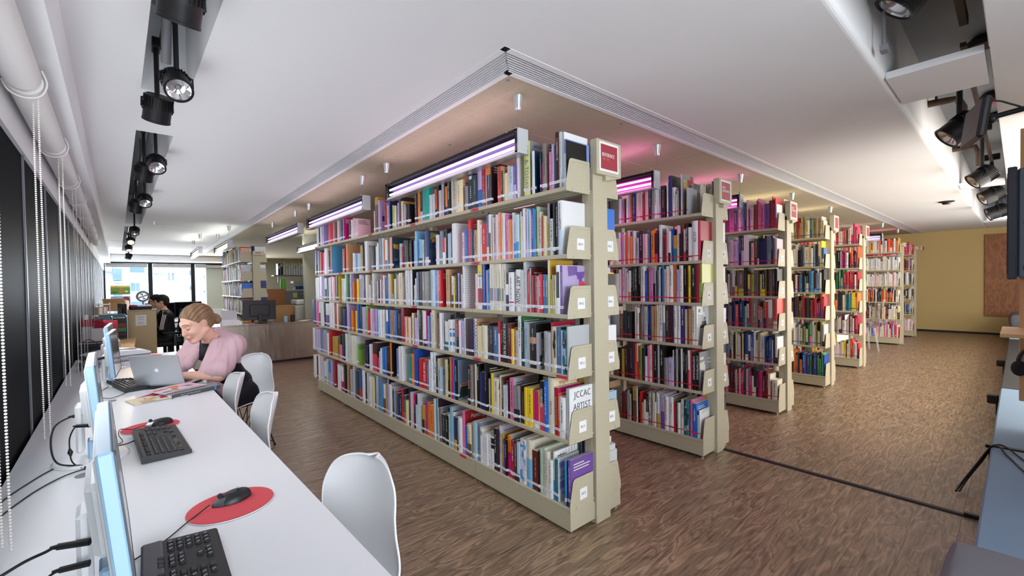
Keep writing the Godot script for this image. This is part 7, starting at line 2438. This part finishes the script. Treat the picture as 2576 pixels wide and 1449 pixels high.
	var low := thing("side_table", "low pale wood table by the dark glazing beyond the scanner", "table")
	var lm := Mb.new()
	lm.box(Vector3(-0.42, 0.66, -7.5), Vector3(0.62, 0.03, 2.4), 0.004)
	part("table_top", low, lm, M.pale_wood)
	for z in [-6.4, -8.6]:
		for x in [-0.7, -0.14]:
			var l := Mb.new()
			l.box(Vector3(x, 0.323, z), Vector3(0.04, 0.645, 0.04))
			part("leg", low, l, M.pale_wood)
	var cab := thing("cabinet", "straw-coloured low cabinet with a notice taped to its end panel", "cabinet", Vector3(-0.03, 0, -9.15))
	var cb := Mb.new()
	cb.box(Vector3(0, 0.54, 0), Vector3(0.36, 1.08, 0.5), 0.004)
	part("body", cab, cb, M.cabinet_beige)
	var ct := Mb.new()
	ct.box(Vector3(0, 1.088, 0), Vector3(0.38, 0.016, 0.52), 0.003)
	part("top_board", cab, ct, M.cabinet_beige)
	var nb := Mb.new()
	nb.box(Vector3(-0.015, 0.93, 0.2515), Vector3(0.135, 0.17, 0.002))
	var sheet := part("notice", cab, nb, M.paper)
	for j in 7:
		var ln := Mb.new()
		ln.box(Vector3(-0.015, 0.985 - j * 0.016 - (0.02 if j > 3 else 0.0), 0.2528), Vector3(0.09 - 0.012 * (j % 3), 0.004, 0.0006))
		part("text_line", sheet, ln, M.card_red if j == 0 else M.mid_grey)
	var flat := thing("folder", "dark blue folder lying on the straw-coloured cabinet", "folder", Vector3(-0.05, 1.096, -9.1), 0.1)
	var fm := Mb.new()
	fm.box(Vector3(0, 0.025, 0), Vector3(0.26, 0.05, 0.36), 0.004)
	part("cover", flat, fm, M.navy_fabric)
	var fr := Mb.new()
	fr.col = pal("red")
	fr.box(Vector3(-0.1, 0.065, 0.02), Vector3(0.06, 0.03, 0.2), 0.004)
	fr.col = pal("white")
	fr.box(Vector3(0.04, 0.062, 0.0), Vector3(0.18, 0.022, 0.3), 0.002)
	part("papers", flat, fr, M.print)
	# things on the low table and desk by the glazing
	var junk := [["paper_roll", "tall white paper roll standing by the dark glazing", "roll", Vector3(-0.66, 0.675, -7.9), "roll", "white_paint"], ["magazine_file", "white magazine file with lilac papers behind the farthest monitor", "file", Vector3(-0.36, 0.675, -6.9), "holder", "white_plastic"], ["magazine_file", "second white magazine file with papers, nearer the glazing", "file", Vector3(-0.52, 0.675, -7.3), "holder", "pale_grey"],
		["document_tray", "dark document tray stacked with papers on the low table", "tray", Vector3(-0.45, 0.675, -6.5), "tray", "dark_grey_plastic"], ["cardboard_box", "open brown cardboard box on the low table", "box", Vector3(-0.5, 0.675, -8.3), "open", "cardboard"], ["plastic_crate", "pale blue panel-sided crate beside the straw-coloured cabinet", "crate", Vector3(-0.42, 0.735, -10.3), "open", "ice_blue"],
		["paper_pile", "leaning pile of papers on the office desk", "paper pile", Vector3(-0.2, 0.735, -10.2), "pile", "paper"], ["paper_pile", "flat pile of papers farther along the office desk", "paper pile", Vector3(-0.15, 0.735, -11.0), "pile", "paper"], ["wooden_tray", "orange wooden tray on the office desk below the posters", "tray", Vector3(-0.45, 0.98, -12.0), "open", "pale_wood"],
		["basket_shelf", "white wire shelf of boxes against the dark glazing", "shelf", Vector3(-0.72, 0.735, -11.0), "rack", "white_paint"], ["book_crate", "green-striped stack of media boxes beside the cabinet", "box", Vector3(-0.3, 0.5, -8.7), "stack", "facade_glass"]]
	for q in junk:
		var o := thing(q[0], q[1], q[2], q[3], 0.1 * (q[1].length() % 5 - 2), "")
		var k := Mb.new()
		match q[4]:
			"roll":
				k.cyl(Vector3.ZERO, Vector3(0, 0.42, 0), 0.075, 0.075, 18)
				part("body", o, k, M[q[5]])
				var e := Mb.new()
				e.cyl(Vector3(0, 0.418, 0), Vector3(0, 0.422, 0), 0.03, 0.03, 12)
				part("core", o, e, M.mid_grey)
			"holder":
				k.prism(PackedVector2Array([Vector2(-0.12, 0), Vector2(0.12, 0), Vector2(0.12, 0.13), Vector2(0.02, 0.3), Vector2(-0.12, 0.3)]), -0.045, 0.045)
				part("case", o, k, M[q[5]])
				var e := Mb.new()
				for j in 5:
					e.col = pal(["lilac", "white", "palepink", "powder", "crimson"][j])
					e.box(Vector3(-0.02 + 0.008 * j, 0.2 + 0.012 * j, -0.036 + j * 0.017), Vector3(0.21, 0.28, 0.011))
				part("papers", o, e, M.print)
			"tray":
				for j in 3:
					k.box(Vector3(0, 0.01 + j * 0.06, 0), Vector3(0.33, 0.008, 0.24))
					for s in [-1, 1]: k.box(Vector3(0, 0.03 + j * 0.06, s * 0.118), Vector3(0.33, 0.04, 0.005))
					for s in [-1, 1]: k.box(Vector3(s * 0.15, 0.04 + j * 0.06, 0.116), Vector3(0.01, 0.06, 0.006))
				part("frame", o, k, M[q[5]])
				var e := Mb.new()
				for j in 3: e.box(Vector3(0.0, 0.026 + j * 0.06, 0), Vector3(0.29, 0.02, 0.2))
				part("papers", o, e, M.paper)
			"open":
				k.box(Vector3(0, 0.006, 0), Vector3(0.36, 0.012, 0.28))
				for s in [-1, 1]:
					k.box(Vector3(s * 0.177, 0.11, 0), Vector3(0.008, 0.2, 0.28))
					k.box(Vector3(0, 0.11, s * 0.137), Vector3(0.36, 0.2, 0.008))
				part("box_body", o, k, M[q[5]])
				var e := Mb.new()
				e.xf = Transform3D(Basis(Vector3(1, 0, 0), 0.7), Vector3(0, 0.22, 0.17))
				e.box(Vector3.ZERO, Vector3(0.35, 0.1, 0.006))
				part("flap", o, e, M[q[5]])
			"pile":
				for j in 14:
					k.col = pal(["white", "ivory", "palegrey", "white", "powder"][j % 5])
					k.box(Vector3(0.008 * ((j * 5) % 7 - 3), 0.008 + j * 0.014, 0.01 * ((j * 3) % 5 - 2)), Vector3(0.28, 0.011, 0.2))
				part("sheets", o, k, M.print)
			"rack":
				for x in [-0.14, 0.14]:
					for z in [-0.3, 0.3]: k.box(Vector3(x, 0.22, z), Vector3(0.015, 0.44, 0.015))
				for j in 3: k.box(Vector3(0, 0.05 + j * 0.18, 0), Vector3(0.3, 0.012, 0.62))
				part("frame", o, k, M[q[5]])
				for j in 4:
					var e := Mb.new()
					e.col = pal(["tan", "powder", "palepink", "beige"][j])
					e.box(Vector3(0, 0.12 + 0.18 * (j / 2), -0.15 + 0.3 * (j % 2)), Vector3(0.24, 0.12, 0.22), 0.005)
					part("tub", o, e, M.print)
			"stack":
				for j in 7:
					k.col = pal(["green", "dark", "darkgreen", "charcoal", "green", "brownred", "darkgreen"][j])
					k.box(Vector3(0, 0.04 + j * 0.07, 0), Vector3(0.14, 0.066, 0.2), 0.003)
				part("cases", o, k, M.print)
				var e := Mb.new()
				for s in [-1, 1]: e.box(Vector3(s * 0.085, 0.26, 0), Vector3(0.012, 0.52, 0.2))
				part("frame", o, e, M.ice_blue)
	flat_screen("computer_monitor", "black desk monitor behind the two seated workers", Vector3(0.26, 0.735, -11.3), 0.5, 0.34, 0.05, "black monitors in the office")
	flat_screen("computer_monitor", "dark grey desk monitor beside the workers' black one, under the window mullion", Vector3(0.75, 0.735, -11.6), 0.5, 0.34, 0.0, "black monitors in the office")
	flat_screen("computer_monitor", "black monitor seen edge-on near the dark glazing", Vector3(-0.33, 0.735, -10.9), 0.5, 0.36, PI / 2 + 0.25, "black monitors in the office")
	var side := thing("office_desk", "dark-legged desk under the workers' monitors", "desk")
	var sd := Mb.new()
	sd.box(Vector3(0.85, 0.72, -11.5), Vector3(0.9, 0.03, 0.7), 0.004)
	part("desk_top", side, sd, M.mid_grey)
	for x in [0.45, 1.25]:
		var l := Mb.new()
		l.box(Vector3(x, 0.352, -11.5), Vector3(0.04, 0.705, 0.6))
		part("leg", side, l, M.mid_grey)
	worker("seated worker with glasses and long dark hair, behind the other", Vector3(0.24, 0, -10.3), rgb(150, 158, 168), rgb(34, 26, 26), true)
	worker("seated worker with short black hair in a black jacket with white sleeve stripes", Vector3(0.31, 0, -9.65), rgb(24, 25, 30), rgb(22, 18, 18), false)
	office_chair("black office chair under the worker in the striped jacket", Vector3(0.36, 0, -9.65), PI, 0.0)
	office_chair("grey office chair under the worker with glasses", Vector3(0.29, 0, -10.3), PI, 0.0)
	office_chair("empty navy office chair standing behind the seated woman's face", Vector3(0.5, 0, -10.6), PI - 0.5, 0.1)
	var bin := thing("waste_bin", "white waste bin on the office floor in front of the woman's face", "bin", Vector3(0.72, 0, -11.0))
	var bm := Mb.new()
	bm.lathe([Vector2(0, 0), Vector2(0.1, 0), Vector2(0.13, 0.3), Vector2(0.135, 0.31), Vector2(0.125, 0.31), Vector2(0.1, 0.02), Vector2(0, 0.02)], Vector3.ZERO, 20)
	part("body", bin, bm, M.white_plastic)
	var bg := Mb.new()
	bg.lathe([Vector2(0.126, 0.27), Vector2(0.138, 0.3), Vector2(0.14, 0.315), Vector2(0.13, 0.318)], Vector3.ZERO, 20)
	part("liner", bin, bg, M.pale_grey)

func sheet_mesh() -> Mb:
	var b := Mb.new()
	b.grid(6, 2, func(u, v): return Vector3((u - 0.5) * 0.28, 0.004 * sin(u * PI), (0.5 - v) * 0.2))
	b.grid(6, 2, func(u, v): return Vector3((u - 0.5) * 0.28, 0.004 * sin(u * PI) - 0.0006, (0.5 - v) * 0.2), true)
	return b

func flat_screen(called: String, label: String, at: Vector3, w: float, h: float, turn: float, group: String) -> void:
	var o := thing(called, label, "monitor", at, turn, group)
	var b := Mb.new()
	b.box(Vector3(0, 0.06 + h / 2, 0), Vector3(w, h, 0.03), 0.006)
	b.box(Vector3(0, 0.06 + h / 2, -0.02), Vector3(w * 0.6, h * 0.6, 0.03), 0.01)
	part("casing", o, b, M.black_plastic)
	var s := Mb.new()
	s.box(Vector3(0, 0.065 + h / 2, 0.0155), Vector3(w - 0.03, h - 0.04, 0.001))
	part("screen", o, s, M.window_black)
	var n := Mb.new()
	n.box(Vector3(0, 0.09, -0.045), Vector3(0.07, 0.18, 0.03), 0.006)
	n.lathe([Vector2(0, 0), Vector2(0.12, 0), Vector2(0.12, 0.008), Vector2(0, 0.014)], Vector3(0, 0, -0.03), 20)
	part("stand", o, n, M.black_plastic)

func office_chair(label: String, at: Vector3, turn: float, _k: float) -> void:   # faces +x in its own frame
	var o := thing("office_chair", label, "office chair", at, turn, "office chairs beyond the table")
	var s := Mb.new()
	s.box(Vector3(0, 0.45, 0), Vector3(0.48, 0.07, 0.48), 0.03)
	part("seat", o, s, M.fabric_dark)
	var b := Mb.new()
	b.grid(8, 10, func(u, v): return Vector3(-0.24 - 0.06 * v + 0.05 * pow(u * 2 - 1, 2), 0.52 + v * 0.52, (u - 0.5) * (0.46 - 0.1 * v * v)))
	b.grid(8, 10, func(u, v): return Vector3(-0.285 - 0.06 * v + 0.05 * pow(u * 2 - 1, 2), 0.52 + v * 0.52, (u - 0.5) * (0.46 - 0.1 * v * v)), true)
	b.box(Vector3(-0.29, 0.55, 0), Vector3(0.03, 0.3, 0.06), 0.01)
	part("backrest", o, b, M.navy_fabric)
	for z in [-1, 1]:
		var a := Mb.new()
		a.box(Vector3(0.0, 0.66, z * 0.28), Vector3(0.26, 0.03, 0.07), 0.012)
		a.box(Vector3(-0.05, 0.55, z * 0.28), Vector3(0.05, 0.2, 0.03), 0.008)
		a.box(Vector3(-0.05, 0.445, z * 0.25), Vector3(0.05, 0.02, 0.1))
		part("armrest", o, a, M.black_plastic)
	var c := Mb.new()
	c.cyl(Vector3(0, 0.1, 0), Vector3(0, 0.43, 0), 0.028, 0.028, 12)
	part("column", o, c, M.black_metal)
	for k in 5:
		var l := Mb.new()
		var d := Vector3(cos(TAU * k / 5), 0, sin(TAU * k / 5))
		l.cyl(Vector3(0, 0.12, 0), d * 0.3 + Vector3(0, 0.085, 0), 0.024, 0.016, 8)
		var leg := part("leg", o, l, M.black_plastic)
		var w := Mb.new()
		var t := d.cross(Vector3.UP)
		w.cyl(d * 0.3 + Vector3(0, 0.03, 0) - t * 0.022, d * 0.3 + Vector3(0, 0.03, 0) + t * 0.022, 0.03, 0.03, 12)
		w.cyl(d * 0.3 + Vector3(0, 0.05, 0), d * 0.3 + Vector3(0, 0.09, 0), 0.012, 0.012, 8)
		part("castor", leg, w, M.rubber_black)

# ------------------------------------------------------------------ bench and screen side of the aisle
func build_aisle_side() -> void:
	var bench := thing("bench", "long low blue-grey bench platform along the aisle, nearest section", "bench", Vector3.ZERO, 0.0, "bench platform sections along the aisle")
	section(bench, 2.5, 4.28, M.bench_blue)
	var b2 := thing("bench", "blue-grey bench platform section beyond the black edging bar", "bench", Vector3.ZERO, 0.0, "bench platform sections along the aisle")
	section(b2, 4.34, 6.6, M.bench_blue)
	var b3 := thing("bench", "black bench platform section in the middle of the aisle", "bench", Vector3.ZERO, 0.0, "bench platform sections along the aisle")
	section(b3, 6.62, 11.8, M.rubber_black)
	var b4 := thing("bench", "farthest blue-grey bench platform section by the straw-coloured wall", "bench", Vector3.ZERO, 0.0, "bench platform sections along the aisle")
	section(b4, 11.82, 15.8, M.bench_blue)
	var bar := Mb.new()
	bar.box(Vector3(4.31, 0.16, 0.35), Vector3(0.05, 0.3, 0.95), 0.004)
	bar.box(Vector3(4.31, 0.305, 0.35), Vector3(0.045, 0.02, 0.98), 0.003)
	single("edging_bar", "black metal edging bar between two blue bench sections", "bar", bar, M.black_metal)
	var ot := thing("ottoman", "grey upholstered seat corner at the bottom edge in front of the blue bench", "ottoman", Vector3(2.06, 0, 0.26))
	var ob := Mb.new()
	ob.box(Vector3(0, 0.22, 0), Vector3(0.76, 0.38, 0.88), 0.07)
	part("cushion", ot, soft_box(Vector3(0, 0.235, 0), Vector3(0.76, 0.39, 0.88), 0.07), M.fabric_grey)
	var sk := Mb.new()
	sk.box(Vector3(0, 0.02, 0), Vector3(0.66, 0.04, 0.78), 0.004)
	part("plinth", ot, sk, M.rubber_black)
	var ot2 := thing("ottoman", "small grey rolled cushion on the farthest bench section", "cushion", Vector3(14.6, 0.31, 0.1))
	part("cushion", ot2, soft_box(Vector3(0, 0.16, 0), Vector3(1.4, 0.32, 0.5), 0.12), M.fabric_grey)
	# cable strip over the floor, with its plug
	var cs := thing("cable_cover", "black cable strip taped across the floor from the second bookcase to the bench", "cable cover", Vector3(3.765, 0, 0))
	var cm := Mb.new()
	cm.xf = Transform3D.IDENTITY
	cm.prism(PackedVector2Array([Vector2(-0.028, 0), Vector2(0.028, 0), Vector2(0.014, 0.009), Vector2(-0.014, 0.009)]), -1.62, -0.2)
	part("strip", cs, cm, M.rubber_black)
	var pm := Mb.new()
	pm.box(Vector3(0, 0.012, -0.17), Vector3(0.035, 0.024, 0.07), 0.005)
	part("plug", cs, pm, M.black_plastic)
	for k in 2:
		var cl := thing("floor_clamp", ["black clamp at the foot of the dark bench section, nearer one", "black clamp at the foot of the dark bench section, farther one"][k], "clamp", Vector3([6.75, 9.6][k], 0, -0.17), 0.0, "clamps along the bench foot")
		var q := Mb.new()
		q.box(Vector3(0, 0.16, 0), Vector3(0.06, 0.09, 0.08), 0.008)
		q.box(Vector3(0, 0.07, 0.03), Vector3(0.03, 0.14, 0.02))
		part("block", cl, q, M.black_plastic)
	var c1 := Mb.new()
	c1.tube(bend([Vector3(3.6, 0.5, 0.14), Vector3(3.75, 0.33, 0.05), Vector3(4.1, 0.315, -0.04), Vector3(4.25, 0.33, -0.1), Vector3(4.3, 0.16, -0.18), Vector3(4.2, 0.05, -0.24), Vector3(4.1, 0.02, -0.26)], 6), 0.006, 6)
	single("cable", "black cable trailing off the blue bench to the floor, outer one", "cable", c1, M.rubber_black, "cables trailing off the bench")
	var c2 := Mb.new()
	c2.tube(bend([Vector3(3.5, 0.42, 0.12), Vector3(3.8, 0.32, 0.08), Vector3(4.15, 0.316, 0.0), Vector3(4.28, 0.33, -0.09), Vector3(4.36, 0.17, -0.16), Vector3(4.26, 0.06, -0.22), Vector3(4.12, 0.018, -0.245)], 6), 0.005, 6)
	single("cable", "black cable trailing off the blue bench to the floor, inner one with a bead", "cable", c2, M.rubber_black, "cables trailing off the bench")
	# screen on the wall board
	var bd := thing("wall_board", "orange-brown plywood board carrying the screen along the aisle", "board", Vector3(4.92, 0, 0))
	var bm := Mb.new()
	bm.box(Vector3(0, 1.5, 0.32), Vector3(0.05, 1.96, 0.64), 0.003)
	part("panel", bd, bm, M.pale_wood)
	var brd := Mb.new()
	brd.box(Vector3(0, 0.27, 0.4), Vector3(0.045, 0.54, 0.45))
	part("foot_panel", bd, brd, M.pale_wood)
	var tv := thing("television", "blue-grey flat television seen edge-on above the bench", "television", Vector3(4.2, 1.755, 0))
	var t1 := Mb.new()
	t1.box(Vector3(0.55, 0, -0.03), Vector3(1.1, 0.7, 0.04), 0.006)
	part("bezel", tv, t1, mat("tv_bezel", rgb(52, 60, 72), 0.4))
	var t2 := Mb.new()
	t2.box(Vector3(0.55, 0, 0.02), Vector3(1.06, 0.68, 0.06), 0.01)
	part("back_shell", tv, t2, mat("tv_shell", rgb(96, 108, 124), 0.5))
	var t3 := Mb.new()
	t3.box(Vector3(0.55, 0, -0.051), Vector3(1.05, 0.63, 0.002))
	part("screen", tv, t3, M.window_black)
	var t4 := Mb.new()
	for y in [-0.28, 0.0, 0.28]: t4.box(Vector3(0.019, y, 0.025), Vector3(0.004, 0.03, 0.02), 0.002)
	part("slot", tv, t4, M.rubber_black)
	var t5 := Mb.new()
	t5.box(Vector3(0.6, 0, 0.16), Vector3(0.12, 0.2, 0.24), 0.006)
	part("wall_arm", tv, t5, M.black_metal)
	var sh := thing("shelf_board", "pale wooden board jutting out under the television", "shelf", Vector3(4.62, 1.04, 0.14))
	var s1 := Mb.new()
	for k in 3: s1.box(Vector3(0, -0.008 + k * 0.008, 0), Vector3(0.62, 0.0076, 0.44), 0.001)
	part("plywood", sh, s1, M.pale_wood)
	var s2 := Mb.new()
	s2.box(Vector3(0.2, -0.06, 0.16), Vector3(0.03, 0.1, 0.1), 0.003)
	part("bracket", sh, s2, M.black_metal)
	var hp := thing("headphones", "black headphones hanging on the plywood board, cut by the frame edge", "headphones", Vector3(4.88, 0.78, 0.07))
	var h1 := Mb.new()
	var arc := []
	for k in 15: arc.append(Vector3(0, 0.02 + 0.11 * sin(PI * k / 14), 0.075 * cos(PI * k / 14)))
	h1.tube(arc, 0.011, 8)
	part("band", hp, h1, M.black_plastic)
	for s in [-1, 1]:
		var h2 := Mb.new()
		h2.ball(Vector3(-0.012, -0.02, s * 0.07), Vector3(0.028, 0.055, 0.04), 14, 10)
		part("ear_cup", hp, h2, M.fabric_dark)
	var dv := thing("projector_arm", "flat black sensor panel on a black arm over the aisle", "sensor", Vector3(3.2, 2.2, -0.12))
	var d1 := Mb.new()
	d1.xf = Transform3D(Basis(Vector3(0, 1, 0), 0.25).rotated(Vector3(1, 0, 0), 0.12), Vector3.ZERO)
	d1.box(Vector3(0.1, 0, 0), Vector3(0.3, 0.2, 0.035), 0.012)
	part("panel", dv, d1, M.black_plastic)
	var d2 := Mb.new()
	d2.tube([Vector3(0.05, 0.0, 0.01), Vector3(0.05, 0.01, 0.05), Vector3(0.06, 0.03, 0.2), Vector3(0.06, 0.04, 0.4)], 0.013, 8)
	d2.ball(Vector3(0.05, 0, 0.03), Vector3(0.022, 0.022, 0.022), 10, 8)
	part("arm", dv, d2, M.black_metal)
	var d3 := Mb.new()
	d3.tube(bend([Vector3(0.0, 0.06, 0.02), Vector3(0.0, 0.07, 0.05), Vector3(0.02, 0.04, 0.1), Vector3(0.02, 0.0, 0.16), Vector3(0.03, -0.04, 0.3)], 5), 0.004, 6)
	part("cord", dv, d3, M.rubber_black)
	var d4 := Mb.new()
	d4.cyl(Vector3(0.0, 0.06, 0.018), Vector3(0.0, 0.068, 0.042), 0.006, 0.006, 8)
	part("plug", dv, d4, M.pad_red)
	# wood-grained panel hung on the end wall
	var pn := thing("wood_panel", "tall reddish wood-grained panel hung on the straw-coloured end wall", "panel", Vector3(15.922, 1.44, -0.27))
	var p1 := Mb.new()
	p1.box(Vector3.ZERO, Vector3(0.05, 1.98, 0.54), 0.004)
	part("board", pn, p1, M.wood_panel)
	var p2 := Mb.new()
	p2.box(Vector3(-0.02, -0.975, 0), Vector3(0.03, 0.02, 0.55))
	part("lower_edge", pn, p2, M.cardboard)
	var fs := thing("aisle_sign", "small red card sign fixed high by the farthest bookcase", "sign", Vector3(14.7, 2.12, -1.5))
	var f1 := Mb.new()
	f1.box(Vector3.ZERO, Vector3(0.3, 0.1, 0.03), 0.003)
	part("sign_box", fs, f1, M.steel_beige)
	var f2 := Mb.new()
	f2.box(Vector3(0, 0, 0.016), Vector3(0.26, 0.075, 0.003))
	part("card", fs, f2, M.card_red)
	# study nook between the fifth and sixth bookcases: white desk end and clear chair
	var wd := thing("study_desk", "white study desk end between the fifth and sixth bookcases", "desk", Vector3(10.0, 0, -2.3))
	var w1 := Mb.new()
	w1.box(Vector3(0.2, 0.74, -0.5), Vector3(0.9, 0.03, 1.4), 0.004)
	part("desk_top", wd, w1, M.black_plastic)
	var w2 := Mb.new()
	w2.box(Vector3(0.2, 0.362, 0.18), Vector3(0.86, 0.725, 0.03), 0.003)
	part("end_panel", wd, w2, M.white_laminate)
	var pc := thing("clear_chair", "transparent plastic chair beside the fifth bookcase", "chair", Vector3(11.0, 0, -2.0), 0.5)
	var a1 := Mb.new()
	a1.grid(10, 12, func(u, v): return Vector3((u - 0.5) * (0.4 - 0.06 * v), 0.46 + maxf(0.0, v - 0.45) * 0.8, -0.2 + minf(v, 0.45) * 0.9 + maxf(0.0, v - 0.45) * 0.12))
	a1.grid(10, 12, func(u, v): return Vector3((u - 0.5) * (0.4 - 0.06 * v), 0.45 + maxf(0.0, v - 0.45) * 0.8, -0.2 + minf(v, 0.45) * 0.9 + maxf(0.0, v - 0.45) * 0.12 + 0.012), true)
	part("shell", pc, a1, M.clear_acrylic)
	for x in [-1, 1]:
		for z in [-1, 1]:
			var l := Mb.new()
			l.cyl(Vector3(x * 0.21, 0.0, z * 0.22), Vector3(x * 0.17, 0.45, z * 0.17), 0.014, 0.022, 10)
			part("leg", pc, l, M.clear_acrylic)

func section(o: Node3D, x0: float, x1: float, m: Material) -> void:
	var t := Mb.new()
	t.box(Vector3((x0 + x1) / 2, 0.285, 0.4), Vector3(x1 - x0, 0.05, 1.03), 0.008)
	part("top_pad", o, t, m)
	var b := Mb.new()
	b.box(Vector3((x0 + x1) / 2, 0.13, 0.41), Vector3(x1 - x0 - 0.01, 0.26, 0.99), 0.003)
	part("base_box", o, b, M.rubber_black)

func soft_box(o: Vector3, s: Vector3, r: float) -> Mb:   # upholstered block: rounded all over
	var b := Mb.new()
	var h := s / 2 - Vector3.ONE * r
	b.grid(40, 20, func(u, v):
		var th: float = -TAU * u
		var ph: float = PI * (v - 0.5)
		var n := Vector3(cos(ph) * cos(th), sin(ph), cos(ph) * sin(th))
		var q := n * r
		for k in 3: q[k] += h[k] * clampf(n[k] * 2.2, -1.0, 1.0)
		return o + q)
	return b
